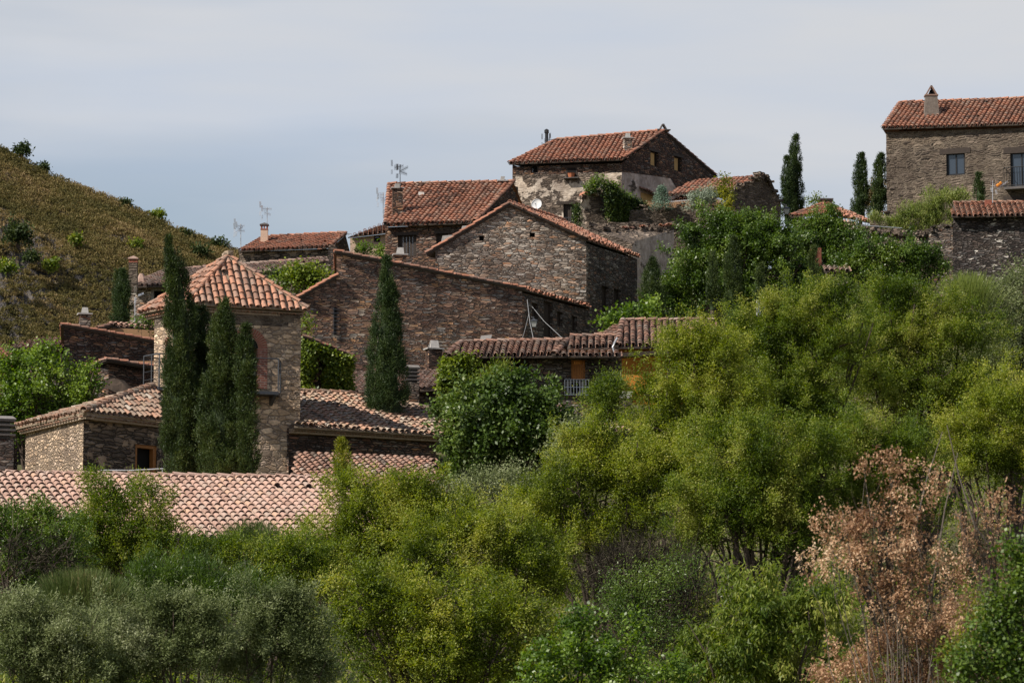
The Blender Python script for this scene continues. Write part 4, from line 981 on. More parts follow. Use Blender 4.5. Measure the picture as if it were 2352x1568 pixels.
chimney(ch, 180.5, 209, 723, 765, 122.5, 'dark', 'lean', .25)

# long house with round-capped chimney
rng = R_(9)
hs = thing('stone_house', (P(420, 660, 140).x, 142, 14), 'house with a very low grey pink roof and tall capped chimney, behind the tower roof', 'house')
A = P(296, 659, 138.5); B = PZ(560, 652, A.z); R = Roof(A, B, slope=math.radians(17)); m = M()
tiles(m, R, [(0, 0), ((B - A).length, 0)] + R.px([(590, 631.5), (752, 604), (749, 596), (486, 612), (378, 624.5), (340, 641)]), rng, .22, .30)
ridge(m, R.pt(378, 624.5, .03), R.pt(749, 596, .03), rng); ridge(m, R.pt(590, 631.5, .03), R.pt(752, 603, .03), rng); ridge(m, R.pt(296, 658, .03), R.pt(378, 624.5, .03), rng, .08); m.build('roof', mats('greytile', 'deck'), hs)
m = M(); W = Wall(plan(298, 690, 138.9), plan(560, 690, 138.9)); hr = facet(m, W, [(298, 661), (560, 654), (560, 780), (298, 780)], [(354, 668, 392, 700)], depth=.35)
a = W.at(0, 0); m.wface([(a.x, a.y, 10), (a.x - .3, a.y + 6, 10), (a.x - .3, a.y + 6, A.z + .3), (a.x, a.y, A.z - .1)]); m.build('wall', mat['grey'], hs)
q = M(); r = hr[0]
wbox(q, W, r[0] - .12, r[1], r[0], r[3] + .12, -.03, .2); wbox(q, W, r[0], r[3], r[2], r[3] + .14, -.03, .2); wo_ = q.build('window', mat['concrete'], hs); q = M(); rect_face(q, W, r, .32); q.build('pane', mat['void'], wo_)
# chimney with pyramidal tile cap
def pot_chimney(par, px0, px1, pyb, py_brick, py_cap, py_top, Y, m1, m2, m3):
    b = P((px0 + px1) / 2, pyb, Y); t1 = P((px0 + px1) / 2, py_brick, Y).z; t2 = P((px0 + px1) / 2, py_cap, Y).z; t3 = P((px0 + px1) / 2, py_top, Y).z; h = abs(px1 - px0) * S(Y) / 2 * .85
    rg_ = lambda z, k: [Vector((b.x + a * h * k, Y + c * h * k, z)) for a, c in ((-1, -1), (1, -1), (1, 1), (-1, 1))]
    s = M(); s.prism(rg_(b.z - .3, 1.05), rg_(t1, .95)); o = s.build('chimney', mat[m1], par)
    q = M()
    for a, c in ((-1, -1), (1, -1), (1, 1), (-1, 1), (0, -1), (-1, 0)):
        q.box((b.x + a * h * .75, Y + c * h * .75, (t1 + t2) / 2), (h * .17, 0, 0), (0, h * .17, 0), (0, 0, (t2 - t1) / 2))
    q.prism(rg_(t1, 1.02), rg_(t1 + .05, 1.02)); q.build('brick_posts', mat[m2], o)
    q = M(); q.prism(rg_(t2, 1.25), rg_(t2 + .04, 1.2)); apx = Vector((b.x, Y, t3))
    rr = rg_(t2 + .04, 1.2)
    for i in range(4): q.face([rr[i], rr[(i + 1) % 4], apx], .5, 0)
    q.build('cap', mat[m3], o); return o
pot_chimney(hs, 294, 317.5, 655, 604, 596, 587, 137.8, 'mort', 'brickplain', 'greytile')
q = M(); b = P(325, 645, 139.3); pts = [(0, .0, .26), (.14, .16, .2), (.28, .2, .13), (.40, .2, .06)]
q.tube([b + Vector((0, 0, z)) for z in (-.1, .08, .2, .3)], [.30, .24, .14, .09], 8); q.build('vent_mound', mat['greytile'], hs)

# barn with pale gable, antennas behind
rng = R_(10)
hs = thing('stone_house', (P(680, 580, 150).x, 152, 18), 'low pale stone house with a shallow red tile roof under the two aerials', 'house')
A = P(546, 577, 149); B = PZ(757, 568, A.z); R = Roof(A, B, slope=math.radians(19)); m = M()
tiles(m, R, [(0, 0), ((B - A).length, 0)] + R.px([(794, 537.5), (604, 547.5)]), rng, .22, .31)
ridge(m, R.pt(794, 537.5, .03), R.pt(604, 547.5, .03), rng); ridge(m, R.at((B - A).length, 0, .04), R.pt(794, 537.5, .04), rng, .1)
gb = P(818, 560, 153.5); pk = R.pt(794, 537.5); m.face([R.at((B - A).length, 0), pk, pk + (gb - pk) * .98 + Vector((-2, 2, 0)), pk + Vector((-2, 2, -.8))], .5, 0)
m.build('roof', mats('redbr', 'deck'), hs)
m = M(); a = plan(550, 600, 149.3); b = (B.x - .05, B.y + .3); W = Wall(a, b); hr = facet(m, W, [(549, 579), (756, 571), (756, 690), (549, 690)], [(560, 600.5, 574, 610)])
c = (gb.x, gb.y); W2 = Wall(b, c); pk2 = W2.sz(794, 539); s1 = (Vector(c) - Vector(b)).length
facet(m, W2, [('w', 0, 14), ('w', s1, 14), ('w', s1, B.z - .4), (794, 540), ('w', 0, B.z - .05)], mi=1); m.build('wall', mats('patch', 'brown'), hs)
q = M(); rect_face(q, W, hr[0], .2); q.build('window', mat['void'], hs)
pot_chimney(hs, 597, 617, 566, 529, 518, 511, 150.6, 'plastwhite' if 'plastwhite' in mat else 'peach', 'brickplain', 'slabdark')
# wall end between the houses
q = M(); q.box(P(765, 612, 146.5), (.19, 0, 0), (0, .5, 0), (0, 0, .75)); q.rock(P(765, 570, 146.5), .3, rng); 
W = Wall(plan(754, 600, 146), plan(776, 600, 146)); setp(q.build('stone_pier', mat['dark'], None), 'short dark slate wall end beside the ivy heap', 'wall')

# peach house behind
rng = R_(11)
hs = thing('plaster_house', (P(845, 560, 158).x, 159, 18), 'small peach plastered house with one window wedged behind the red roofed house', 'house')
A = P(799, 545, 157.5); B = P(888, 534, 157.5); R = Roof(A, B, slope=math.radians(18)); m = M(); tiles(m, R, [(0, 0), ((B - A).length, 0)] + R.px([(888, 515), (868, 519)]), rng); m.build('roof', mats('red', 'deck'), hs)
m = M(); W = Wall(plan(804, 560, 157.8), plan(890, 560, 157.8)); hr = facet(m, W, [(804, 547), (888, 537), (888, 640), (804, 640)], [(859, 541, 873, 556)]); m.build('wall', mat['peach'], hs); window(hs, W, hr[0], 'dark', 0)
gw = M(); W = Wall(plan(822, 590, 153.5), plan(890, 590, 153.5)); facet(gw, W, [(822, 580), (850, 570), (888, 568), (888, 640), (822, 640)]); setp(gw.build('garden_wall', mat['peach'], None), 'cream garden wall with small shrubs against it', 'wall')

# ------------------------------------------------------------ middle
# brown wall house
rng = R_(12)
hs = thing('stone_house', (P(950, 780, 130).x, 131, 13), 'large rust brown slate house whose long roof edge slopes down behind the lone cypress', 'house')
a0 = plan(690, 750, 126.56); a1 = plan(773, 750, 127.05); a2 = plan(1199, 750, 129.58)
vp = P(768, 580, 127.0); vq = P(1207, 665.5, 129.6); dv = Vector((-.045, 1, 0)).normalized()
m = M(); vroof(m, vp - dv * .03, vq - dv * .03, dv, 5.2, rng)
vl = P(683, 687, 126.5); vk = P(775, 634, 127.0); vroof(m, vl - dv * .03, vk - dv * .03, dv, 4, rng)
# eave row over the shaded side
e0 = vq; e1 = e0 + Vector((2.45, 5.2, 0)); e1 = PZ(1357, 705, e0.z)
RE = Roof(e0, e1, up=(vp - vq).normalized()); tiles(m, RE, [(0, 0), ((e1 - e0).length, 0), ((e1 - e0).length, 2.5), (0, 2.5)], rng, .2, .31, .08)
m.build('roof', mats('redbr', 'deck'), hs)
m = M(); W = Wall(a0, a1); facet(m, W, [(690, 683.5), (773, 635), (773, 920), (690, 920)])
W = Wall(a1, a2); hr = facet(m, W, [(773, 579.5), (1199, 664), (1199, 920), (773, 920)])
n_ = (Vector(((e1 - e0).x, (e1 - e0).y, 0))).normalized(); a3 = (a2[0] + n_.x * 5.6, a2[1] + n_.y * 5.6)
WS = Wall(a2, a3)
hs2 = facet(m, WS, [('w', 0, 11), ('w', 5.6, 11), ('w', 5.6, e0.z - .12), ('w', 0, e0.z - .12)], [(1222, 695, 1237, 735), (1249, 690, 1270, 782), (1279, 714, 1293, 752), (1313, 724, 1326, 762)], mi=1, depth=.3)
back_walls(m, [(a3[0], a3[1], e0.z), (a3[0] - 4, a3[1] + 1, e0.z + 1), ], 0, 11); back_walls(m, [(a1[0], a1[1], vp.z - .3), (a1[0] + dv.x * 5, a1[1] + dv.y * 5, vp.z - .3)], 0, 11)
quoins(m, a2[0], a2[1], Vector((a1[0] - a2[0], a1[1] - a2[1], 0)), WS.u, 11, e0.z - .25, R_(32))
m.build('wall', mats('rust', 'dark'), hs)
for k, r in enumerate(hs2): window(hs, WS, r, 'wood', 0, name='door' if k == 1 else 'window')
W = Wall(a0, a1); g = M(); 
s0, zt_ = W.sz(766, 706); s1, zb_ = W.sz(771, 768); wbox(g, W, s0, zb_, s1 + .03, zt_, -.01, .02); go = g.build('slit_window', mat['void'], hs)
g = M()
for k in range(7): z = zb_ + (zt_ - zb_) * (k + .5) / 7; g.tube([W.at(s0 - .1, z, -.05), W.at(s1 + .12, z, -.05)], .012, 4)
g.tube([W.at(s0, zb_, -.05), W.at(s0, zt_, -.05)], .012, 4); g.build('window_bars', mat['metal'], go)
# cables tied to the corner
cb = M(); cb.tube([P(1211, 688, 128.6), P(1217, 740, 126), P(1227, 786, 123)], .010, 5); cb.tube([P(1215, 720, 128.6), P(1205, 760, 126), P(1197, 786, 124)], .007, 5); cb.tube([P(1222, 704, 129), P(1250, 738, 126), P(1300, 784, 120)], .009, 5)
setp(cb.build('power_cables', mat['cable'], None), 'pale twisted cables dropping from the corner of the rust brown slate house', 'cable')
lg = thing('wall_lantern', P(1226, 745, 129.4), 'old pale lantern on the shaded side of the rust brown slate house', 'lantern')
def lantern(par, p, s, m1='alu'):
    g = M(); r0 = [p + Vector((a * s * .45, b * s * .45, -s * .9)) for a, b in ((-1, -1), (1, -1), (1, 1), (-1, 1))]; r1 = [p + Vector((a * s * .8, b * s * .8, s * .4)) for a, b in ((-1, -1), (1, -1), (1, 1), (-1, 1))]
    g.prism(r0, r1); g.build('lamp_glass', mat['glasspale'], par)
    f = M()
    for i in range(4): f.tube([r0[i], r1[i]], s * .07, 4); f.tube([r1[i], r1[(i + 1) % 4]], s * .08, 4); f.tube([r0[i], r0[(i + 1) % 4]], s * .07, 4)
    ap = p + Vector((0, 0, s * 1.1)); rr = [p + Vector((a * s * .95, b * s * .95, s * .42)) for a, b in ((-1, -1), (1, -1), (1, 1), (-1, 1))]
    for i in range(4): f.face([rr[i], rr[(i + 1) % 4], ap])
    f.tube([ap, ap + Vector((0, 0, s * .4))], s * .12, 5); f.build('lamp_frame', mat['metal'], par)
mat['glasspale'] = plain('milky_glass', (.42, .42, .40), .3, .1)
lantern(lg, P(1226, 742, 129.2), .17)
br = M(); br.tube([P(1226, 730, 129.2), P(1221, 728, 129.5), P(1219, 736, 129.8)], .02, 5); br.build('bracket', mat['metal'], lg)

# grey gable house
rng = R_(13)
hs = thing('stone_house', (P(1200, 600, 136).x, 138, 18), 'big grey slate gable house with two small square vents under its peak', 'house')
pk = P(1170.5, 470, 135.0); vl = P(979, 586, 134.4); vr = P(1347, 551, 135.6)
m = M(); cL = plan(1000, 650, 134.47); cC = plan(1346, 650, 135.66)
eR = PZ(1467, 590, vr.z); sd = Vector((eR.x - vr.x, eR.y - vr.y, 0)); sdl = sd.length; sd.normalize()
def slope_from(m, p_eave, p_top, dirv, width, rng, off=-.03, ridge_r=.09):
    p0 = p_eave + dirv * off; p1 = p_top + dirv * off; up = (p1 - p0); L = up.length; R = Roof(p0, p0 + dirv, n=dirv.cross(up)); 
    q = R.uv(p1); tiles(m, R, [(0, 0), (width, 0), (q[0] + width, q[1]), q], rng, .215, .31, .085, 1.1)
    ridge(m, p0 + Vector((0, 0, .04)), p1 + Vector((0, 0, .04)), rng, ridge_r, .33); return R
fw = (vr - pk) * 0
slope_from(m, vr, pk, sd, sdl + .1, rng); slope_from(m, vl, pk, sd, sdl, rng)
ridge(m, pk + Vector((0, 0, .06)), pk + sd * sdl + Vector((0, 0, .07)), rng); m.build('roof', mats('redbr', 'deck'), hs)
m = M(); W = Wall(cL, cC); hr = facet(m, W, [(1000, 573), (1171, 469), (1346, 551), (1346, 760), (1000, 760)], [(1100.5, 541, 1112, 553), (1217, 534, 1229, 545)])
WS = Wall(cC, (cC[0] + sd.x * (sdl - .1), cC[1] + sd.y * (sdl - .1))); Ls = sdl - .1
h2 = facet(m, WS, [('w', 0, 15), ('w', Ls, 15), ('w', Ls, vr.z - .12), ('w', 0, vr.z - .12)], [(1382, 655, 1398, 720), (1410, 662, 1426, 700)], mi=1, depth=.3)
bk = Vector((cL[0], cL[1], 0)) + sd * Ls; a = WS.at(Ls, 0); mid = Vector((pk.x, pk.y, 0)) + sd * Ls
m.wface([(a.x, a.y, 15), (bk.x, bk.y, 15), (bk.x, bk.y, vl.z), (mid.x, mid.y, pk.z - .1), (a.x, a.y, vr.z - .1)], .5, 0)
m.wface([(cL[0], cL[1], 15), (bk.x, bk.y, 15), (bk.x, bk.y, vl.z), (cL[0], cL[1], vl.z)], .5, 0)
quoins(m, cC[0], cC[1], -W.u, WS.u, 16, vr.z - .2, R_(31))
m.build('wall', mats('grey', 'dark'), hs)
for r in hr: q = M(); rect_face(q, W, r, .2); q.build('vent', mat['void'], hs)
for k, r in enumerate(h2): window(hs, WS, r, 'wood', 0, name='door' if k == 0 else 'window')

# red roof house with tall chimney
rng = R_(14)
hs = thing('stone_house', (P(1000, 560, 150).x, 151, 20), 'dark stone house with a broad steep red roof and a tall slate chimney with aerial', 'house')
A = P(885, 519, 149.6); B = P(1090, 512, 148.6); 
R = Roof(A, B, n=(B - A).cross(P(893, 425, 155.4) - A)); m = M(); u1 = (B - A).length
tiles(m, R, [(0, 0), (u1, 0)] + R.px([(1180, 420), (893, 426)]), rng, .222, .31, .09, 1.2)
ridge(m, R.pt(1180, 420, .04), R.pt(893, 426, .04), rng); ridge(m, R.at(u1, 0, .05), R.pt(1180, 420, .05), rng, .12); ridge(m, R.at(0, 0, .05), R.pt(894, 426, .05), rng, .11)
a = R.pt(893, 426); b = R.pt(1180, 420); m.face([a, b, b + Vector((1, 3.5, -1.8)), a + Vector((1, 3.5, -1.8))], .5, 0)
m.build('roof', mats('red', 'deck'), hs)
m = M(); W = Wall(plan(885, 560, 149.95), plan(1086, 560, 149.0)); hr = facet(m, W, [(885, 522), (1086, 514), (1086, 720), (885, 720)], [(914, 541, 956, 588), (1002, 537, 1030, 569)], depth=.3)
W2 = Wall(plan(1086, 500, 149.0), plan(1186, 500, 154.4)); facet(m, W2, [(1086, 514), (1180, 426), (1190, 430), (1190, 560), (1086, 720)])
m.build('wall', mat['brown'], hs)
for r in hr: window(hs, W, r, 'wood', 2, lintel=.1)
chimney(hs, 900, 926, 434, 497, R.pt(913, 495).y, 'brown', 'stone', .12)
chimney(hs, 1145, 1163, 417, 424, R.pt(1150, 424).y, 'dark', 'stone', .1)
q = M(); q.rock(R.pt(969, 450, .1), .17, rng, .5, 0, .6); q.build('vent_tile', mat['white'], hs)
# low chimneys with tilted pale slabs in front of it
for i, (a, b, t, bo, Y, lb) in enumerate(((904, 934, 587, 620, 132.5, 'squat stone chimney with a leaning pale slab between the brown and grey houses'),)):
    c_ = thing('slab_chimney', P((a + b) / 2, bo, Y), lb, 'chimney'); chimney(c_, a, b, t, bo, Y, 'brown', 'lean', .15)
for px, py, Y, lb, s in ((1028, 549, 141.5, 'pale tilted chimney slab just above the left edge of the grey gable roof', .24), (1072, 526, 142.5, 'small pale chimney slab higher on the left edge of the grey gable roof', .22), (1115.5, 778, 117.6, 'upright pale stone slab behind the long brown ridge of the house with the air conditioner', .19)):
    c_ = thing('chimney_slab', P(px, py + 10, Y), lb, 'chimney'); q = M(); b = P(px, py, Y)
    q.box(b + Vector((0, 0, 0)), (s, 0, .02), (0, .18, 0), (.03, 0, s * .55)); q.build('cap', mat['slab'], c_)
    q = M(); q.box(b + Vector((0, .1, -s * .55 - .4)), (s * .9, 0, 0), (0, .2, 0), (0, 0, .4)); q.build('stack', mat['dark'], c_)

# ------------------------------------------------------------ tall hilltop house
rng = R_(15)
hs = thing('stone_house', (P(1430, 400, 166).x, 168, 25), 'tall hilltop house of dark slate and peeling plaster with an orange red roof', 'house')
EC = P(1430, 367, 164.0); zE = EC.z; EL = PZ(1169, 377, zE); ER = P(1646, 407, 172.0)
rl_ = P(1279, 324, 167.6); 
pkT = P(1524, 303, 168.0); R = Roof(EL, EC, n=(EC - EL).cross(pkT - EC)); m = M()
u1 = (EC - EL).length; tiles(m, R, [(0, 0), (u1, 0), R.uv(pkT)] + R.px([(1279, 324)]), rng, .222, .31, .09, 1.1)
rL = R.pt(1279, 324); ridge(m, rL + up, pkT + up, rng); ridge(m, EC + up, pkT + up, rng, .1); ridge(m, EL + up, rL + up, rng, .09)
bd = Vector((ER.x - pkT.x, ER.y - pkT.y, 0)); R2 = Roof(ER, ER + (rL - pkT), n=(rL - pkT).cross(pkT - ER)); 
tiles(m, R2, [(0, 0), R2.uv(pkT), R2.uv(rL), R2.uv(ER + (rL - pkT))], rng, .24, .34, .09, 1, 4); ridge(m, ER + up, pkT + up, rng, .09)
m.face([EL, rL, ER + (rL - pkT)], .5, 1)
m.build('roof', mats('redbr', 'deck'), hs)
wl = plan(1177, 430, EL.y + .15); wc = plan(1428, 430, 164.4); wr = plan(1640, 430, 171.7)
WF = Wall(wl, wc); LF = (Vector(wc) - Vector(wl)).length; WG = Wall(wc, wr); LG = (Vector(wr) - Vector(wc)).length
m = M(); zs = WF.sz(1300, 402)[1]
hf = facet(m, WF, [(1177, 402), (1428, 396), ('w', LF, zE - .1), ('w', 0, zE - .1)], [(1220, 378, 1235, 397), ], mi=0)
hf2 = facet(m, WF, [(1177, 402), (1177, 640), (1428, 640), (1428, 396)], [(1294, 469, 1327, 528), (1300, 403, 1325, 409)], mi=1)
hf3 = []
hg = facet(m, WG, [(1428, 395), (1500, 404), (1540, 410), (1553, 432), (1640, 440), (1640, 406), (1524, 306), ('w', 0, zE - .1)], [(1494, 346, 1513, 384), (1548.5, 358, 1567, 396)], mi=0)
facet(m, WG, [(1428, 395), (1500, 404), (1540, 410), (1553, 432), (1640, 440), (1640, 640), (1428, 640)], mi=2)
bk = Vector(wl) + (Vector(wr) - Vector(wc)); back_walls(m, [(wl[0], wl[1], zE), (bk.x, bk.y, zE - .5), (wr[0], wr[1], ER.z)], 0, 18)
m.build('wall', mats('brown', 'plast', 'plast2'), hs)
window(hs, WF, hf[0], 'dark', 0); window(hs, WF, hf2[0], 'wood', 2, name='door', lintel=.35)
s0, a0_ = WF.sz(1300, 380); s1, a1_ = WF.sz(1326, 408); q = M(); wbox(q, WF, s0, a1_, s1, a0_, -.02, .03); wbox(q, WF, s0 - .2, a0_ - .12, s1 + .2, a0_, -.04, .03); wob = q.build('window', mat['wooddark'], hs)
q = M(); rect_face(q, WF, (s0 + .07, a1_ + .04, s1 - .07, a0_ - .14), -.024); q.build('pane', mat['void'], wob)
pp = M(); b = WF.at((s0 + s1) / 2, a1_ + .0, -.12); pp.tube([b + Vector((0, 0, -.02)), b + Vector((0, 0, .17)), b + Vector((0, 0, .2))], [.13, .18, .2], 10); setp(pp.build('flower_pot', mat['terra'], None), 'terracotta pot on the sill of the upper window of the tall hilltop house', 'pot')
sl_ = M(); wbox(sl_, WF, s0 - .1, a1_ - .06, s1 + .1, a1_ - .02, -.30, .05); sl_.build('sill', mat['slabdark'], hs)
for r in hg: window(hs, WG, r, 'board', 0, lintel=.15)
sw = M(); 
for px_ in (1296, 1301, 1306, 1311, 1316): a = P(px_, 500, 163.2); sw.tube([a, P(px_, 528, 163.2)], .012, 4)
sw.tube([P(1294, 500, 163.2), P(1326, 500, 163.2)], .018, 4); sw.build('door_railing', mat['metal'], hs)
chimney(hs, 1431, 1452, 319, 346, R.pt(1441, 346).y, 'grey', 'lean', .2)
chimney(hs, 1513, 1532, 301, 312, 168.2, 'dark', 'tri', .2, over=.16)
# flue pipe
fl = M(); b = P(1255.5, 338, 169); tp = P(1255.5, 301, 169); fl.tube([b, tp - Vector((0, 0, .12))], .085, 10); fl.tube([tp - Vector((0, 0, .12)), tp - Vector((0, 0, .1)), tp + Vector((0, 0, .04)), tp + Vector((0, 0, .1))], [.085, .12, .12, .03], 10)
fl.build('flue_pipe', mat['frame'], hs)
# small door and lean-to on the shaded wall
q = M(); W = WG; s0, z1 = W.sz(1470, 437); s1, z0_ = W.sz(1505, 472)
wbox(q, W, s0 + .05, z0_, s1 - .25, z1 - .1, -.02, .05); q.build('side_door', mat['sack'], hs)
q = M(); rr = R_(4)
for i in range(9):
    a = W.at(s0 + (s1 - s0 + .3) * i / 9, z1 + .12 - i * .03, 0); tile_arc(q, a + W.n * .45 - Vector((0, 0, .16)), W.u, Vector((0, 0, 1)), (-W.n * .9 + Vector((0, 0, .35))).normalized(), .1, .09, .08, .07, .6, 0, 0, rr.random())
q.build('door_canopy', mats('browntile', 'deck'), hs)
# satellite dish
ds = thing('satellite_dish', P(1233, 480, 161.5), 'round white satellite dish in front of the peeling plaster wall', 'satellite dish')
def dish(par, c, r, nrm, m1='dish'):
    nrm = Vector(nrm).normalized(); a = nrm.cross(Vector((0, 0, 1))).normalized(); b = a.cross(nrm); q = M(); K = 20; rings = []
    for j in range(5):
        f = j / 4; rings.append([c - nrm * (.22 * r * (1 - f * f)) + (a * math.cos(2 * math.pi * i / K) + b * math.sin(2 * math.pi * i / K)) * r * max(f, .02) for i in range(K)])
    for j in range(4):
        for i in range(K): q.face([rings[j][i], rings[j][(i + 1) % K], rings[j + 1][(i + 1) % K], rings[j + 1][i]])
    q.tube([p + nrm * .005 for p in rings[-1]] + [rings[-1][0]], .012, 4)
    q.build('reflector', mat[m1], par, True)
    g = M(); g.tube([c - b * r * .95, c - b * r * .15 + nrm * r * .75], .014, 5); g.tube([c - b * r * .2 + nrm * r * .70, c - b * r * .1 + nrm * r * .85], .035, 6)
    g.tube([c - nrm * .2 * r, c - nrm * .2 * r - Vector((0, 0, r * 1.3))], .02, 5); g.build('feed_arm', mat['alu'], par)
dish(ds, P(1232.5, 469, 161.8), 12 * S(161.8), (-.25, -.95, .18))

# ------------------------------------------------------------ ruin and terrace in front
rng = R_(16)
def rubble_top(m, p0, p1, n, r, rng, dep=.4, mi=0):
    for i in range(n):
        f = rng.random(); m.rock(Vector(p0).lerp(Vector(p1), f) + Vector((0, rng.uniform(-dep, dep), rng.uniform(-.1, .18))), r * rng.uniform(.5, 1.2), rng, .5, mi, .4)
ru = M(); W = Wall(plan(1329, 480, 158.2), plan(1400, 480, 158.6)); 
facet(ru, W, [(1330, 462), (1345, 445), (1362, 436), (1372, 440), (1392, 452), (1400, 458), (1400, 560), (1328, 560)])
W2 = Wall(plan(1400, 480, 158.6), plan(1452, 480, 160.5)); facet(ru, W2, [(1400, 458), (1425, 468), (1452, 490), (1452, 560), (1400, 560)])
ru.prism([W.at(0, 20, .5), W.at(1.4, 20, .5), W.at(1.4, 20, .1), W.at(0, 20, .1)], [W.at(0, 25.4, .5), W.at(1.4, 25.8, .5), W.at(1.4, 25.8, .1), W.at(0, 25.4, .1)])
rubble_top(ru, P(1330, 462, 158.5), P(1366, 438, 158.5), 22, .22, rng, .2); rubble_top(ru, P(1366, 438, 158.7), P(1452, 490, 160.3), 26, .2, rng, .2)
for i in range(6): a = P(1334 + i * 6, 452 - i * 3.4, 158.0); tile_arc(ru, a, Vector((1, 0, 0)), Vector((0, 0, 1)), Vector((.1, .9, .4)).normalized(), .1, .09, .08, .07, .5, 0, 0, .5, 5, True, 1)
ruo = ru.build('ruined_wall', mats('plast', 'redbr'), None); setp(ruo, 'ruined stub of stone and plaster wall draped in dark ivy below the tall hilltop house', 'ruin')
iv = thing('ivy', P(1420, 500, 158), 'dark green ivy trailing over the top of the ruined wall stub', 'ivy'); rr = np.random.default_rng(5)
sheet_leaves([(P(1344, 442, 157.9), P(1378, 420, 157.9), P(1390, 436, 157.9), P(1350, 446, 157.9)), (P(1386, 422, 158), P(1402, 430, 158.2), P(1404, 512, 158.2), P(1392, 480, 158)), (P(1398, 424, 158.2), P(1440, 452, 159), P(1436, 522, 159), P(1404, 512, 158.4)),
              (P(1438, 450, 159.2), P(1490, 482, 160), P(1480, 490, 160), P(1438, 500, 159.2)), (P(1316, 478, 157.8), P(1330, 470, 157.8), P(1330, 522, 157.8), P(1322, 522, 157.8))], rr, 1500, (.1, -.9, .3), .22, (.10, .07), iv, G['ivydark'], per=9, spread=.09)
sheet_leaves([(P(1340, 438, 157.9), P(1372, 411, 157.9), P(1396, 420, 158), P(1352, 440, 157.9)), (P(1390, 416, 158), P(1415, 430, 158), P(1470, 472, 159.4), P(1390, 428, 158))], rr, 150, (0, -.3, .9), .16, (.10, .07), iv, G['lime'], 'young_shoots', per=9, spread=.09)
tw_ = M(); W = Wall(plan(1445, 500, 158.9), plan(1660, 500, 160)); facet(tw_, W, [(1445, 483), (1520, 479), (1600, 474), (1660, 470), (1660, 640), (1445, 640)]); a = W.at(0, 0); tw_.box(P(1550, 478, 160.2) - Vector((0, 0, 1.5)), (2.1, .05, 0), (0, .7, 0), (0, 0, 1.4)); rubble_top(tw_, P(1450, 482, 159.2), P(1655, 471, 160.1), 40, .14, rng, .2)
setp(tw_.build('terrace_wall', mat['rubble'], None), 'low terrace wall of brown rubble with dry grass along its top', 'wall')
# gable ruin with red roof
hs = thing('ruined_house', (P(1730, 450, 160).x, 161, 23), 'crumbling gable of rough stone with a strip of red tiles, right of the terrace', 'house')
m = M(); W = Wall(plan(1668, 470, 158.8), plan(1793, 470, 162.2)); facet(m, W, [(1668, 520), (1664, 470), (1684, 440), (1712, 428), (1738, 411), (1756, 399), (1766, 404), (1776, 426), (1786, 448), (1793, 466), (1793, 560), (1668, 560)])
rubble_top(m, P(1684, 440, 159.4), P(1754, 400, 160.8), 26, .18, rng, .25); rubble_top(m, P(1760, 402, 161), P(1793, 466, 162.2), 20, .16, rng, .2); rubble_top(m, P(1664, 475, 158.9), P(1690, 500, 158.9), 18, .3, rng, .4)
a = W.at(0, 0); m.prism([W.at(.2, 20, .1), W.at(3, 20, .1), W.at(3, 20, .6), W.at(.2, 20, .6)], [W.at(.2, 25.5, .1), W.at(3, 27.2, .1), W.at(3, 27.2, .6), W.at(.2, 25.5, .6)]); m.build('wall', mat['rubble'], hs)
m = M(); A = P(1690, 437, 160.2); B = P(1752, 404, 161.6); vroof(m, A, B, Vector((-.95, .45, 0)).normalized(), 3.6, rng); A = P(1600, 462, 162.2); R = Roof(A, P(1716, 440, 161.0), slope=math.radians(22)); tiles(m, R, R.px([(1600, 462), (1716, 440), (1722, 420), (1615, 436)]), rng); m.build('roof', mats('redbr', 'deck'), hs)
lr = thing('lean_to', (P(1580, 450, 162).x, 162.5, 23), 'dark red lean-to roof with a metal gutter against the tall hilltop house', 'outbuilding')
m = M(); A = P(1538, 463, 161.6); R = Roof(A, P(1640, 452, 161.4), slope=math.radians(22)); tiles(m, R, R.px([(1538, 463), (1640, 453), (1622, 428), (1590, 432)]), rng); m.build('roof', mats('red', 'deck'), lr)
m = M(); m.tube([P(1536, 465, 161.5), P(1646, 455, 161.3)], .05, 6); m.build('gutter', mat['alu'], lr); m = M(); W = Wall(plan(1542, 470, 162), plan(1640, 470, 162)); facet(m, W, [(1542, 464), (1640, 454), (1640, 520), (1542, 520)]); m.build('wall', mat['dark'], lr)
# rubble wall running behind the gable house with plastered flank
rb = thing('ruined_wall', (P(1440, 540, 150).x, 151, 20), 'broken wall topped with fallen slabs, its flank still covered in pinkish render', 'ruin')
m = M(); W = Wall(plan(1452, 600, 147.0), plan(1548, 600, 152.0)); facet(m, W, [(1452, 566), (1460, 553), (1548, 528), (1548, 720), (1452, 720)], mi=0); m.build('wall', mat['plast2'], rb)
m = M(); W3 = Wall(plan(1352, 560, 148.0), plan(1452, 560, 147.2)); facet(m, W3, [(1352, 530), (1380, 536), (1420, 546), (1452, 560), (1452, 640), (1352, 640)])
a_, b_, c_2, d_ = P(1345, 524, 150.5), P(1545, 518, 153), P(1548, 532, 151.9), P(1452, 560, 147.2)
m.wface([a_, b_, c_2, d_, P(1352, 532, 148)])
for i in range(190):
    f = rng.random(); g = rng.random(); p = a_.lerp(b_, f).lerp(P(1358, 534, 148).lerp(c_2, f), g); m.rock(p + Vector((0, 0, rng.uniform(-.1, .15))), rng.uniform(.12, .34), rng, .5, 0, rng.uniform(.2, .5))
m.build('rubble', mat['rubble'], rb)
m = M()
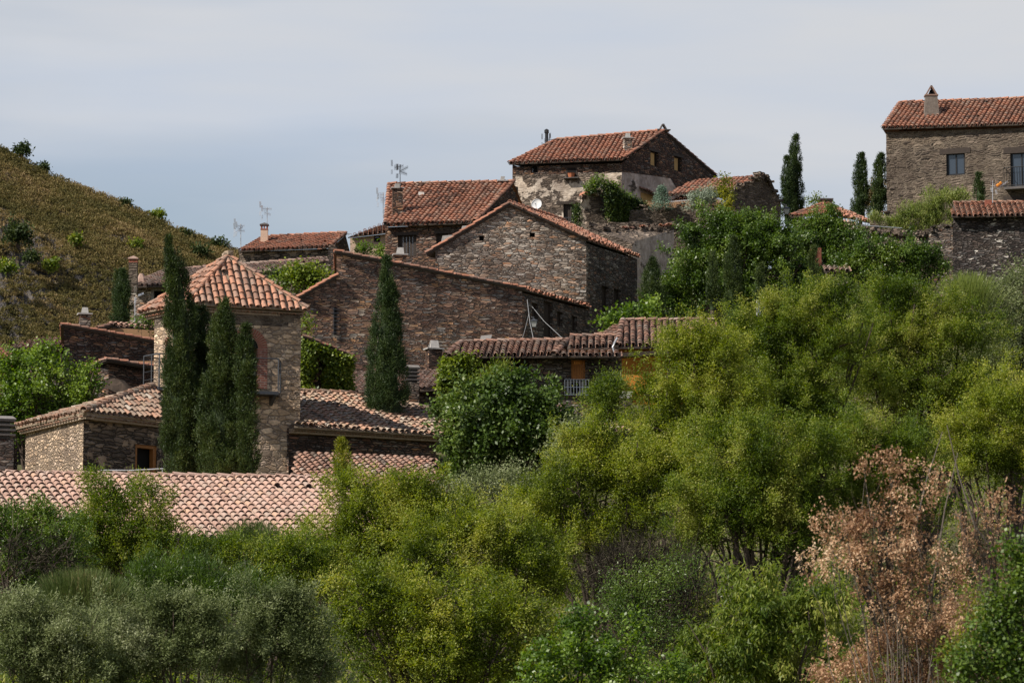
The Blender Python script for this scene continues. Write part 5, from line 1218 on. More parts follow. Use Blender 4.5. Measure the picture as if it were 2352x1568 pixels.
for i in range(26): f = rng.random(); p = P(1400, 534, 149.5).lerp(P(1540, 527, 152), f) + Vector((0, rng.uniform(-1, .6), .12)); tile_arc(m, p, Vector((rng.uniform(.5, 1), rng.uniform(-.5, .5), 0)).normalized(), Vector((0, 0, 1)), Vector((rng.uniform(-.8, .8), 1, rng.uniform(-.1, .3))).normalized(), .09, .08, .08, .07, .4, 0, 0, rng.random(), 5)
m.build('loose_tiles', mat['redbr'], rb)

# small hip-roofed house on the skyline
rng = R_(17)
hs = thing('stone_house', (P(1900, 490, 166).x, 167, 25), 'small hip roofed house on the skyline half hidden by leaves, with a squat flat chimney', 'house')
A = P(1816, 498.5, 165); B = PZ(1905, 492, A.z); C_ = PZ(2002, 512, A.z); 
if C_.y > 170: C_ = Vector((P(2002, 512, 169.5)))
tp = P(1893, 470, 167.2); m = M()
RA_ = Roof(A, B, n=(B - A).cross(tp - A)); tiles(m, RA_, [RA_.uv(q) for q in (A, B, tp + Vector((.3, .2, 0)), tp)], rng); RB_ = Roof(B, C_, n=(C_ - B).cross(tp - B)); tiles(m, RB_, [RB_.uv(q) for q in (B, C_, tp + Vector((.5, .5, -.02)), tp)], rng)
ridge(m, A + up, tp + up, rng); ridge(m, B + up, tp + up, rng); ridge(m, C_ + up, tp + up, rng); m.build('roof', mats('redbr', 'deck'), hs)
m = M(); m.wface([(A.x + .2, A.y + .2, 21), (B.x, B.y + .3, 21), (B.x, B.y + .3, B.z - .1), (A.x + .2, A.y + .2, A.z - .1)], .5, 0); m.wface([(B.x, B.y + .3, 21), (C_.x - .2, C_.y + .1, 21), (C_.x - .2, C_.y + .1, C_.z - .1), (B.x, B.y + .3, B.z - .1)], .5, 1); m.build('wall', mats('rubble', 'peach'), hs)
chimney(hs, 1885, 1911, 459, 474, 167.3, 'dark', 'none', .1); q = M(); q.box(P(1898, 458.5, 167.3), (.33, .03, 0), (0, .25, 0), (0, 0, .035)); q.build('chimney_slab', mat['slabdark'], hs)
lg = thing('street_lantern', P(1806, 500, 163), 'black street lantern on a wall bracket between the ruined gable and the tall cypress', 'lantern')
lantern(lg, P(1806.5, 484, 162.6), .20); br = M(); br.tube([P(1806.5, 474, 162.6), P(1802, 470, 162.6), P(1793, 467, 162.6)], .025, 5); br.tube([P(1793, 467, 162.65), P(1793, 488, 162.65)], .02, 5); br.build('bracket', mat['metal'], lg)

# ------------------------------------------------------------ big house at the right edge
rng = R_(18)
hs = thing('stone_house', (P(2250, 400, 166).x, 168, 26), 'big mortared stone house at the right edge with a triangular capped chimney', 'house')
A = P(2027, 296.5, 165.4); B = P(2640, 277, 161.2); m = M()
R = Roof(A, B, slope=math.radians(27)); u1 = (B - A).length; q1 = R.px([(2066, 239)])[0]
tiles(m, R, [(0, 0), (u1, 0), (u1 + q1[0], q1[1]), q1], rng, .228, .31, .092, 1.1)
rp_ = R.at(q1[0], q1[1]); ridge(m, rp_ + up, R.at(u1 + q1[0], q1[1]) + up, rng, .1); ridge(m, A + up, rp_ + up, rng, .09)
m.face([rp_, R.at(u1 + q1[0], q1[1]), R.at(u1, 0) + Vector((1.6, 7, 0)), A + Vector((1.6, 7, 0))], .5, 0); m.face([rp_, A, A + Vector((1.6, 7, 0))], .5, 0); m.build('roof', mats('red', 'deck'), hs)
W = Wall(plan(2037, 400, 165.7), plan(2630, 400, B.y + .3)); m = M(); LH = (Vector(plan(2630, 400, B.y + .3)) - Vector(plan(2037, 400, 165.7))).length
hr = facet(m, W, [('w', 0, 20), ('w', LH, 20), ('w', LH, B.z - .1), ('w', 0, A.z - .1)], [(2173, 351.5, 2217, 401), (2320, 349, 2372, 432), (2316, 462, 2372, 520), (2480, 351, 2524, 401)], depth=.3)
p = W.at(0, 0); m.wface([(p.x, p.y, 20), (p.x + 1.4, p.y + 7, 20), (p.x + 1.4, p.y + 7, A.z), (p.x, p.y, A.z - .1)]); quoins(m, p.x, p.y, W.u, Vector((.2, 1, 0)), 22, A.z - .15, R_(34)); m.build('wall', mat['mort'], hs)
def lintel(par, px0, py0, px1, py1): s0, z1 = W.sz(px0, py0); s1, z0_ = W.sz(px1, py1); q = M(); wbox(q, W, s0, z0_, s1, z1, -.025, .1); q.build('lintel', mat['wooddark'], par)
window(hs, W, hr[0], 'glass'); window(hs, W, hr[1], 'glass', name='balcony_door'); window(hs, W, hr[2], 'dark', 0, name='door'); window(hs, W, hr[3], 'glass')
lintel(hs, 2158, 343, 2229, 351); lintel(hs, 2305, 339.5, 2390, 348.5); lintel(hs, 2305, 452, 2390, 461)
s0, zf = W.sz(2312, 434); s1 = W.sz(2384, 434)[0]; b = M(); c = W.at((s0 + s1) / 2, zf - .06, -.3); b.box(c, W.u * (s1 - s0) / 2, W.n * .32, (0, 0, .06)); bo = b.build('balcony', mat['slabdark'], hs)
r = M(); n = 12
for i in range(n + 1): p = W.at(s0 + (s1 - s0) * i / n, 0, -.58); r.tube([Vector((p.x, p.y, zf)), Vector((p.x, p.y, zf + .95))], .012, 4)
for z in (zf + .95, zf + .06): a = W.at(s0, z, -.58); b2 = W.at(s1, z, -.58); r.tube([W.at(s0, z, 0), a, b2, W.at(s1, z, 0)], .02, 5)
r.build('railing', mat['frame'], bo)
# stout tapered chimney
b = P(2139, 255, 166.6); t_ = P(2139, 222, 166.6); s = M(); h0 = 17 * S(166.6); h1 = 13.5 * S(166.6)
rg_ = lambda z, k: [Vector((b.x + a * k, 166.6 + c * k * .8, z)) for a, c in ((-1, -1), (1, -1), (1, 1), (-1, 1))]
s.prism(rg_(b.z - .5, h0 * 1.08), rg_(t_.z, h1)); co = s.build('chimney', mat['oldrender'], hs); q = M(); q.prism(rg_(t_.z + .05, h1 * .55), rg_(t_.z + .07 + h1 * .95, h1 * .12)); q.build('flue', mat['void'], co); q = M(); q.prism(rg_(t_.z, h1 * 1.15), rg_(t_.z + .07, h1 * 1.15))  # flue here: added near-black block painting the shade inside the open cap
for sg in (-1, 1): q.box(Vector((b.x + sg * h1 * .48, 166.6, t_.z + .07 + h1 * .72)), Vector((-sg * .5, 0, .87)) * h1 * .95, (0, h1 * .8, 0), Vector((.87, 0, sg * .5)) * .035)
q.build('cap', mat['browntile'], co)

# slate house below it, right edge
rng = R_(19)
hs = thing('stone_house', (P(2300, 560, 146).x, 148, 20), 'dark slate house at the right edge with scattered white stones in its wall', 'house')
A = P(2185, 498, 144.6); B = PZ(2600, 493, A.z); R = Roof(A, B, slope=math.radians(20)); m = M(); u1 = (B - A).length; q1 = R.px([(2189, 469.5)])[0]
tiles(m, R, [(0, 0), (u1, 0), (u1, q1[1]), q1], rng, .225, .31, .092, 1.1); ridge(m, R.at(q1[0], q1[1], .03), R.at(u1, q1[1], .03), rng); m.face([R.at(q1[0], q1[1]), R.at(u1, q1[1]), R.at(u1, 0) + Vector((1.2, 6, 0)), A + Vector((1.2, 6, 0))], .5, 0); m.build('roof', mats('red', 'deck'), hs)
m = M(); W = Wall(plan(2188.5, 560, 144.95), plan(2590, 560, B.y + .35)); facet(m, W, [(2188.5, 500), (2590, 495), (2590, 720), (2188.5, 720)]); p = W.at(0, 0); m.wface([(p.x, p.y, 17), (p.x + 1.1, p.y + 6, 17), (p.x + 1.1, p.y + 6, A.z), (p.x, p.y, A.z - .1)]); m.build('wall', mat['spot'], hs)
chimney(hs, 2262, 2277, 460, 470, 146.6, 'brickplain', 'none', 0)
# ruin walls left of it
rw = M(); W = Wall(plan(2130, 560, 146), plan(2189, 560, 145.6)); facet(rw, W, [(2134, 530), (2145, 524), (2189, 523), (2189, 680), (2128, 680)]); rubble_top(rw, P(2134, 528, 146), P(2189, 523, 145.8), 18, .14, rng, .2)
rw.prism([W.at(0, 16, .1), W.at(1.1, 16, .1), W.at(1.1, 16, .5), W.at(0, 16, .5)], [W.at(0, 21.9, .1), W.at(1.1, 22, .1), W.at(1.1, 22, .5), W.at(0, 21.9, .5)]); setp(rw.build('garden_wall', mat['dark'], None), 'dark broken wall joined to the slate house at the right edge', 'wall')
rw = M(); W = Wall(plan(1975, 540, 150), plan(2132, 540, 148)); facet(rw, W, [(1975, 527), (2010, 528), (2060, 536), (2100, 540), (2132, 545), (2132, 640), (1975, 640)]); rubble_top(rw, P(1980, 528, 150), P(2132, 543, 148), 60, .2, rng, .3); setp(rw.build('rubble_wall', mat['rubble'], None), 'long tumbledown rubble wall showing between the shrubs below the big stone house', 'wall')
rw = M(); W = Wall(plan(1998, 500, 163.5), plan(2043, 500, 163.5)); facet(rw, W, [(1998, 494), (2020, 490), (2043, 492), (2043, 560), (1998, 560)]); rubble_top(rw, P(2000, 493, 163.6), P(2042, 492, 163.6), 14, .14, rng, .1); setp(rw.build('low_wall', mat['rubble'], None), 'low rubble wall between the two thin cypresses and the big stone house', 'wall')
# little tiled rack on posts and the small stub chimney and roof among the leaves
tr = thing('tiled_frame', P(1955, 545, 146), 'small tiled slab held by white metal posts among the bushes', 'frame')
m = M(); A = P(1938, 533, 146); R = Roof(A, P(1962, 533, 146), slope=math.radians(55)); tiles(m, R, [(0, 0), (.45, 0), (.45, .62), (0, .62)], rng, .15, .2, .07); m.build('tiles', mats('browntile', 'deck'), tr)
m = M()
for a, b in (((1934, 502), (1931, 534)), ((1967, 500), (1968, 532)), ((1944, 530), (1944, 572))): m.box(P((a[0] + b[0]) / 2, (a[1] + b[1]) / 2, 145.6), (.035, 0, 0), (0, .03, 0), (0, 0, abs(a[1] - b[1]) * S(146) / 2))
m.build('posts', mat['cable'], tr); m = M(); m.tube([P(1968, 517, 145.6), P(2072, 524, 146)], .022, 5); m.build('rod', mat['alu'], tr)
c_ = thing('brick_chimney', P(1874, 590, 137), 'short round topped brick chimney poking out of the leaves', 'chimney'); chimney(c_, 1862, 1886, 570, 612, 137, 'brickplain', 'none', .2); 
c_ = thing('hidden_shed', P(1922, 620, 134), 'tiny red brown tile roof corner showing in the middle of the bushes', 'outbuilding'); m = M(); A = P(1893, 624, 133); R = Roof(A, P(1950, 623, 133), slope=math.radians(20)); tiles(m, R, [(0, 0), (1.0, 0), (.95, .9), (.05, .9)], rng); m.build('roof', mats('browntile', 'deck'), c_); m = M(); m.box(P(1922, 640, 133.5), (.4, 0, 0), (0, .4, 0), (0, 0, .3)); m.build('wall', mat['dark'], c_)

# ------------------------------------------------------------ house with the air conditioner
rng = R_(20)
hs = thing('stone_house', (P(1200, 860, 115).x, 117, 11), 'low dark slate house with an orange shutter and a caged air conditioner', 'house')
A = P(1023, 820.5, 114.2); B = PZ(1272, 818.5, A.z); R = Roof(A, B, slope=math.radians(20)); m = M(); u1 = (B - A).length
tiles(m, R, [(0, 0), (u1, 0)] + R.px([(1303, 784), (1062, 789)]), rng, .225, .31, .092, 1.2)
ridge(m, R.pt(1303, 784, .03), R.pt(1062, 789, .03), rng); ridge(m, R.at(0, 0, .05), R.pt(1061, 789, .05), rng, .11); ridge(m, R.at(u1, 0, .05), R.pt(1303, 785, .05), rng, .12)
A2 = R.at(u1, 0); B2 = PZ(1424, 818.5, A2.z); R2 = Roof(A2, B2, slope=math.radians(18)); u2 = (B2 - A2).length; tiles(m, R2, [(0, 0), (u2, 0), (u2, .78), (.3, .78)], rng, .225, .31, .09, 1.2)
hb = Vector((0, 1, 0)); a = R.pt(1062, 789); b = R.pt(1303, 784); m.face([a, b, b + Vector((0, 3, -1.1)), a + Vector((0, 3, -1.1))], .5, 0)
m.build('roof', mats('browntile', 'deck'), hs)
m = M(); W = Wall(plan(1030, 880, 114.75), plan(1428, 880, 114.75)); hr = facet(m, W, [(1030, 823), (1428, 821), (1428, 1000), (1030, 1000)], [(1182, 831, 1215, 888), (1312, 826, 1344, 871), (1297, 872, 1352, 907)], depth=.3)
p = W.at(0, 0); q_ = W.at((Vector(plan(1428, 880, 114.75)) - Vector(plan(1030, 880, 114.75))).length, 0); m.prism([(p.x, p.y + .5, 9), (q_.x, p.y + .5, 9), (q_.x, p.y + 4, 9), (p.x, p.y + 4, 9)], [(p.x, p.y + .5, A.z - .1), (q_.x, p.y + .5, A.z - .1), (q_.x, p.y + 4, A.z - .1), (p.x, p.y + 4, A.z - .1)])
m.wface([(p.x, p.y, 9), (p.x, p.y + .5, 9), (p.x, p.y + .5, A.z - .1), (p.x, p.y, A.z - .1)]); m.wface([(q_.x, p.y, 9), (q_.x, p.y + .5, 9), (q_.x, p.y + .5, A.z - .1), (q_.x, p.y, A.z - .1)]); m.build('wall', mat['dark'], hs)
window(hs, W, hr[0], 'dark', 0, name='door', lintel=.1); window(hs, W, hr[1], 'shutter', 2)
q = M(); s0, zz1 = W.sz(1190, 842); s1, zz0 = W.sz(1196, 888); wbox(q, W, s0, zz0, s1, zz1, .1, .16); q.build('door_leaf', mat['concrete'], hs)
ac = thing('air_conditioner', W.at((hr[2][0] + hr[2][2]) / 2, hr[2][1], 0), 'grey air conditioner unit behind a barred cage under the orange shutter', 'air conditioner'); r = hr[2]
q = M(); wbox(q, W, r[0] + .05, r[1] + .02, r[2] - .05, r[3] - .04, .05, .28); q.build('casing', mat['concrete'], ac)
q = M(); c = W.at(r[0] + (r[2] - r[0]) * .42, (r[1] + r[3]) / 2, .045); q.tube([c, c - W.n * -.02], [.19, .19], 16); q.build('fan', mat['void'], ac)
q = M()
for i in range(9): x = r[0] + (r[2] - r[0]) * i / 8; q.tube([W.at(x, r[1], -.06), W.at(x, r[3], -.06)], .012, 4)
for z in (r[1], (r[1] + r[3]) / 2, r[3]): q.tube([W.at(r[0], z, 0), W.at(r[0], z, -.06), W.at(r[2], z, -.06), W.at(r[2], z, 0)], .014, 4)
q.build('cage', mat['alu'], ac)
# middle tile strip and ochre house
hs = thing('ochre_house', (P(1480, 820, 119).x, 120, 12), 'bright ochre plastered house with a brown tile roof, half hidden by the big green tree', 'house')
rng = R_(21); m = M(); A = P(1416, 798.5, 117.6); B = PZ(1640, 797.5, A.z); R = Roof(A, B, slope=math.radians(22)); u1 = (B - A).length
tiles(m, R, [(0, 0), (u1, 0)] + R.px([(1640, 738.5), (1431, 738.5)]), rng, .225, .31, .092, 1.2); ridge(m, R.pt(1640, 738.5, .03), R.pt(1431, 738.5, .03), rng); ridge(m, R.at(0, 0, .05), R.pt(1431, 739, .05), rng, .12)
A = P(1303, 801, 117.9); B = PZ(1420, 800.5, A.z); R3 = Roof(A, B, slope=math.radians(20)); u3 = (B - A).length; tiles(m, R3, [(0, 0), (u3, 0)] + R3.px([(1423, 774), (1309, 775.5)]), rng, .225, .31, .09, 1.2); ridge(m, R3.pt(1420, 774, .03), R3.pt(1309, 775.5, .03), rng)
A = P(1366, 773, 120.4); B = P(1418, 773, 120); RR = Roof(A, B, slope=math.radians(24)); tiles(m, RR, RR.px([(1362, 776), (1430, 776), (1430, 748), (1412, 751)]), rng, .2, .3, .085)
m.build('roof', mats('browntile', 'deck'), hs)
m = M(); W = Wall(plan(1308, 840, 118.3), plan(1640, 840, 118.3)); facet(m, W, [(1308, 803), (1418, 802), (1418, 800), (1640, 799), (1640, 930), (1308, 930)]); m.build('wall', mat['ochrewall'], hs)
q = M(); q.box(P(1520, 811, 117.3), (1.5, 0, .09), (0, .25, 0), (0, 0, .07)); q.build('beam', mat['wooddark'], hs)
q = M(); q.tube([P(1418, 775, 117), P(1411, 788, 117), P(1407, 797, 117), P(1412, 812, 117)], .035, 6); q.build('flashing', mat['alu'], hs)
# chimneys in front
c_ = thing('slate_chimney', P(998, 850, 124), 'brown slate chimney with a leaning pale cap standing against the rust brown wall', 'chimney'); chimney(c_, 977, 1016, 803, 858, 123.6, 'brown', 'lean', .35)
c_ = thing('louvred_chimney', P(947, 925, 117), 'slate chimney with stacked louvre slabs right of the lone cypress', 'chimney'); chimney(c_, 930, 963, 879, 940, 116.6, 'dark', 'louvre', .2)
c_ = thing('slab_topped_chimney', P(1437, 950, 112), 'dark stack with a pale slanting slab beside the reedy bush', 'chimney'); chimney(c_, 1422, 1453, 916, 960, 111.5, 'dark', 'none', .1); q = M(); q.box(P(1437, 908, 111.5), (.2, 0, .0), (0, .2, 0), (.03, 0, .11)); q.build('cap', mat['slab'], c_)
# flat roofs between the cypress and the creeper house
hs = thing('stone_house', (P(920, 880, 121).x, 122, 11), 'low grey pink tile roof behind the lone cypress with a dark slate side wall', 'house'); rng = R_(22)
A = P(800, 908, 118); B = PZ(1022, 893, A.z); B = P(1022, 893, 117.5); R = Roof(A, B, slope=math.radians(17)); m = M(); tiles(m, R, [(0, 0), ((B - A).length, 0)] + R.px([(1024, 852), (800, 858)]), rng, .2, .3, .08); m.build('roof', mats('greytile', 'deck'), hs)
m = M(); W = Wall(plan(800, 940, 118.4), plan(1018, 940, 117.9)); facet(m, W, [(800, 911), (1018, 896), (1018, 1010), (800, 1010)]); m.build('wall', mat['dark'], hs)
hs = thing('garden_shed', (P(1390, 970, 108).x, 109, 9), 'little tile roof patch low between the fig tree and the big green tree', 'outbuilding')
A = P(1345, 990, 107); B = P(1440, 990, 107); R = Roof(A, B, slope=math.radians(22)); m = M(); tiles(m, R, [(0, 0), ((B - A).length, 0)] + R.px([(1436, 957), (1362, 957)]), rng, .2, .3, .08); m.build('roof', mats('oldtile', 'deck'), hs); m = M(); m.box(P(1392, 1012, 108), (.6, 0, 0), (0, .5, 0), (0, 0, .3)); m.build('wall', mat['dark'], hs)

# ------------------------------------------------------------ ivy covered building right of the tower
hs = thing('creeper_house', (P(750, 850, 113).x, 114, 10), 'narrow building wrapped in yellow green creeper right of the tower', 'house')
rng = R_(23); wa = plan(690, 850, 112.6); wb = plan(808, 850, 113.6); W = Wall(wa, wb); m = M(); facet(m, W, [(690, 778), (806, 822), (806, 960), (690, 960)]); p = W.at(1.6, 0); m.wface([(p.x, p.y, 8), (p.x, p.y + 3, 8), (p.x, p.y + 3, 13.5), (p.x, p.y, 13.4)]); m.build('wall', mat['brown'], hs)
m = M(); dv = Vector((-.1, 1, 0)).normalized(); vroof(m, P(808, 822, 113.4) - dv * .1, P(694, 776, 112.5) - dv * .1, dv, 3, rng); m.build('roof', mats('redbr', 'deck'), hs)
iv = thing('creeper', P(750, 900, 112), 'yellow green creeper hanging in strips on the narrow building right of the tower', 'ivy'); rr = np.random.default_rng(6)
sheet_leaves([(P(691, 792, 112.5), P(722, 792, 112.6), P(720, 860, 112.6), P(691, 902, 112.5)), (P(746, 800, 112.9), P(776, 812, 113.1), P(776, 906, 113.1), P(748, 906, 112.9)), (P(780, 818, 113.1), P(807, 830, 113.4), P(808, 906, 113.4), P(780, 906, 113.1))], rr, 2000, (-.05, -1, .1), .14, (.10, .08), iv, G['ivy'], per=6, spread=.07)
sheet_leaves([(P(691, 782, 112.5), P(808, 826, 113.3), P(808, 838, 113.3), P(691, 800, 112.5)), (P(691, 890, 112.4), P(722, 896, 112.4), P(722, 908, 112.4), P(691, 908, 112.4))], rr, 420, (-.05, -1, .1), .14, (.10, .08), iv, G['ivy'], 'creeper_edge', per=6, spread=.07)
iv = thing('creeper', P(1040, 900, 113), 'bright creeper climbing the left corner of the house with the air conditioner', 'ivy')
sheet_leaves([(P(1020, 826, 114.4), P(1062, 824, 114.4), P(1070, 905, 114.4), P(1012, 905, 114.3)), (P(1060, 824, 114.5), P(1100, 824, 114.5), P(1085, 850, 114.5), P(1062, 860, 114.5)), (P(1024, 830, 114.3), P(1040, 830, 114.3), P(1030, 940, 114.3), P(1014, 940, 114.3))], rr, 1500, (-.1, -1, .1), .25, (.12, .10), iv, G['ivy'], per=6, spread=.09)

# ------------------------------------------------------------ aerials
def aerial(label, mast, Y, head, kind=0, m1='alu', scale=1.0, flip=1):
    """mast: (px, py bottom, py top); head: list of (dx, dy) of Yagi heads from the mast top in picture units"""
    px, yb, yt = mast; o = thing('tv_aerial', P(px, yb, Y), label, 'aerial'); q = M(); q.tube([P(px, yb, Y), P(px, yt, Y)], .018, 5); q.build('mast', mat['metal' if m1 == 'metal' else 'alu'], o)
    for (hx, hy, ln, n, tilt) in head:
        q = M(); c = P(px + hx, hy, Y); k = S(Y) * scale; d = Vector((math.cos(tilt), .35, math.sin(tilt))).normalized(); d.normalize(); L = ln * k
        q.tube([c - d * L / 2, c + d * L / 2], .012, 4)
        for i in range(n): p = c - d * L / 2 + d * L * i / (n - 1); h = (5.5 - 2.5 * i / n) * k if kind == 0 else 7 * k; q.tube([p - Vector((0, .3, 1)) * h, p + Vector((0, .3, 1)) * h], .008, 4)
        b = c - d * L / 2
        for s_ in (-1, 1):
            for j in (-1, 0, 1): e = b + Vector((-.12, 0, s_ * .2)); q.tube([e + Vector((j * .03, -.12, s_ * .12)), e + Vector((j * .03, .12, s_ * .12 * -1))], .008, 4)
        q.build('elements', mat[m1], o)
    return o
aerial('thin TV aerial on a pole, leftmost above the barn roof', (553, 572, 514), 151, [(0, 519, 16, 6, .1), (0, 530, 18, 7, -.05), (0, 524, 10, 4, .6)])
aerial('TV aerial with orange tipped elements standing on the pale barn chimney', (613.5, 520, 476), 151, [(0, 480, 20, 8, .05), (1, 491, 14, 6, -.3)], 0, 'orangemix' if 'orangemix' in mat else 'alu')
aerial('dark TV aerial with swept elements on top of the tall slate chimney', (919, 432, 378), 150.6, [(-3, 383, 18, 8, .25), (8, 389, 20, 9, .55), (8, 397, 14, 7, -.35)], 0, 'metal', 1.2)
aerial('thin TV aerial seen at the left edge of the broad red roof', (880, 500, 442), 153, [(-3, 448, 10, 6, .1), (0, 460, 12, 6, .05)], 1)
aerial('TV aerial behind the black flue pipe', (1262, 334, 306), 168, [(-4, 322, 20, 6, .2), (2, 312, 6, 5, 1.2)], 1, 'metal', .8)
ORA = aerial('TV aerial with an orange clamp in front of the right hand balcony', (2280, 466, 415), 146, [(24, 424, 34, 6, .62), (10, 430, 20, 4, -.5)], 0, 'alu', .8)
aerial('TV aerial on a rusty pole in front of the house with the capped chimney', (310, 773, 682), 126, [(14, 676, 36, 14, .42)], 1, 'alu', .35)
q = M(); q.tube([P(2289, 428, 145.9), P(2300, 419, 145.9)], .06, 6); q.build('orange_clamp', mat['orangeplastic'], ORA)
# tipped grey dish frame among the big trees
ds = thing('satellite_dish', P(1745, 720, 100), 'white rimmed satellite dish seen edge on above the light green tree', 'satellite dish'); dish(ds, P(1742, 706, 118), 17 * S(118), (.93, -.35, .1)); 
# ------------------------------------------------------------ cypresses
cypress('tallest cypress in front of the tower, its thin tip bending above the roof', (390, 556), 1100, [(585, 386, 405), (640, 386, 424), (700, 387, 438), (760, 386, 446), (850, 384, 450), (950, 380, 452), (1030, 376, 452), (1100, 372, 458)], 97.5, G['cyp'], 1)
cypress('narrow middle cypress of the clump in front of the tower', (458, 714), 1100, [(745, 442, 476), (800, 438, 490), (860, 436, 498), (920, 436, 505), (1020, 430, 505), (1100, 424, 505)], 98.3, G['cyp'], 2)
cypress('broad right hand cypress of the clump in front of the tower', (513, 700), 1100, [(735, 499, 528), (790, 487, 539), (860, 476, 548), (940, 468, 556), (1030, 458, 566), (1100, 450, 570)], 97.0, G['cyp'], 3)
cypress('shorter cypress shoot hugging the right side of the clump before the tower arch', (563, 758), 1100, [(800, 551, 576), (870, 545, 583), (950, 545, 586), (1040, 548, 588), (1100, 550, 587)], 96.4, G['cyp'], 4)
cypress('lone dark cone shaped cypress standing before the rust brown wall', (888, 601), 965, [(640, 876, 901), (700, 869, 912), (760, 860, 918), (820, 850, 926), (870, 846, 931), (965, 841, 936)], 111.5, G['cypblue'], 5, ragged=.05)
cypress('cypress left of the house with the capped chimney', (284, 628), 752, [(660, 272, 296), (700, 265, 299), (752, 260, 301)], 129, G['cypblue'], 6)
cypress('small bluish conifer tip touching the left cypress', (270, 628), 735, [(650, 262, 282), (680, 262, 284), (735, 264, 284)], 131, G['cyp'], 7, ragged=.25)
cypress('tallest skyline cypress with a second lower tip, right of the ruined gable', (1827, 316), 515, [(345, 1819, 1834), (390, 1814, 1838), (430, 1808, 1841), (470, 1806, 1843), (515, 1806, 1843)], 173, G['cypblue'], 8, ragged=.06)
cypress('lower twin tip leaning on the tallest skyline cypress', (1809, 366), 515, [(400, 1800, 1818), (440, 1798, 1822), (480, 1796, 1826), (515, 1797, 1826)], 172.4, G['cypblue'], 9, ragged=.06)
cypress('thin ragged cypress, left one of the pair beside the big stone house', (1978, 359), 503, [(385, 1967, 1987), (430, 1964, 1990), (470, 1961, 1992), (503, 1960, 1993)], 170, G['cypblue'], 10, ragged=.22)
cypress('thin ragged cypress, right one of the pair beside the big stone house', (2023, 360), 497, [(385, 2012, 2031), (430, 2006, 2034), (470, 2002, 2034), (497, 2001, 2035)], 169, G['cypblue'], 11, ragged=.2)
cypress('small pointed cypress between the big house and the lower slate house', (2249, 404), 468, [(425, 2243, 2254), (450, 2240, 2258), (468, 2239, 2260)], 158, G['cypblue'], 12, cover=3.5)
for i, (x, yt, yb, w, Y, lb) in enumerate(((1637, 588, 712, 11, 121, 'slim shaded cypress, leftmost in front of the walnut tree'), (1683, 555, 735, 16, 120, 'tallest slim cypress in front of the walnut tree'), (1748, 612, 700, 12, 122, 'slim cypress right of the middle of the walnut tree'), (1868, 574, 650, 13, 124, 'slim cypress below the brick chimney stub'), (1811, 630, 700, 9, 119, 'slimmest ragged conifer just above the big green tree'))):
    cypress(lb, (x, yt), yb, [(yt + 25, x - w * .5, x + w * .45), (yt + 60, x - w * .8, x + w * .8), (yb, x - w, x + w)], Y, G['cyp'], 20 + i, ragged=.2)
cypress('dark conifer at the left side of the walnut tree', (1497, 600), 745, [(630, 1484, 1510), (680, 1472, 1520), (745, 1466, 1530)], 131, G['cyp'], 30, ragged=.3)
cypress('little golden cypress poking over the end of the salmon roof', (787, 1022), 1110, [(1050, 778, 797), (1080, 770, 804), (1110, 766, 808)], 87, G['yellow'], 31, ragged=.25, cover=2.2)

# ------------------------------------------------------------ trees in the village
tree('lime_tree', 'bright green broadleaf tree at the left edge between the low houses', [(60, 890, 85, 80), (30, 840, 50, 40), (120, 850, 50, 45), (195, 900, 45, 55), (105, 812, 22, 28), (160, 940, 80, 50), (20, 945, 60, 50), (202, 862, 22, 26), (60, 980, 70, 40)], 108, G['lime'], (.10, .075), per=9, spread=.08, along=.2, seed=41, cover=2.3, inner=.3, root=90)
tree('walnut_tree', 'large dark walnut tree with glossy leaves below the terrace', [(1610, 590, 70, 62), (1690, 560, 95, 70), (1575, 665, 70, 60), (1660, 650, 100, 80), (1750, 590, 80, 80), (1790, 560, 55, 55), (1545, 700, 40, 36), (1740, 680, 80, 60), (1655, 515, 50, 25), (1740, 512, 45, 25), (1600, 535, 34, 26), (1840, 640, 60, 50)], 136, G['walnut'], (.115, .065), per=12, spread=.09, along=.22, seed=42, cover=3.4, inner=.4, r0=.2, root=1650)
tree('walnut_tree', 'looser green tree right of the walnut hiding the small hip roofed house', [(1850, 560, 60, 55), (1890, 530, 60, 40), (1930, 580, 70, 55), (1905, 500, 34, 32), (1838, 620, 60, 50), (1960, 545, 36, 30)], 143, G['walnut'], (.115, .06), per=12, spread=.09, along=.22, seed=43, cover=2.6, inner=.35, r0=.14)
tree('elm_tree', 'dark leafy tree in front of the tumbledown rubble wall', [(2000, 592, 60, 42), (2070, 584, 62, 45), (2120, 592, 46, 40), (2060, 630, 90, 34), (2155, 614, 28, 26), (1950, 620, 50, 34), (1990, 640, 60, 30)], 141, G['walnut'], (.115, .06), per=12, spread=.09, along=.22, seed=44, cover=3.0, inner=.35, r0=.14)
tree('fig_tree', 'round dark green fig tree in front of the house with the air conditioner', [(1110, 985, 125, 95), (1200, 960, 110, 85), (1060, 1040, 85, 60), (1150, 900, 90, 55), (1250, 1000, 75, 70), (1180, 1060, 100, 50), (1040, 940, 55, 45), (1245, 930, 60, 45), (1290, 990, 50, 55), (1270, 1040, 50, 45)], 103, G['fig'], (.13, .085), per=10, spread=.09, along=.2, seed=45, cover=2.9, inner=.4, droop=.25)
tree('vine', 'low bright vine bush at the foot of the shaded gable wall', [(1420, 738, 34, 20), (1465, 722, 36, 18), (1395, 742, 20, 12), (1500, 712, 30, 16)], 124, G['lime'], (.14, .11), per=8, spread=.12, seed=46, cat='bush', r0=.03, bark='bark')
tree('ivy_heap', 'rounded heap of sunlit ivy between the tower roof and the rust brown house', [(700, 640, 62, 27), (668, 648, 36, 24), (738, 632, 30, 18), (715, 662, 46, 22)], 132, G['ivy'], (.13, .10), per=8, spread=.10, seed=47, cat='bush', r0=.03)
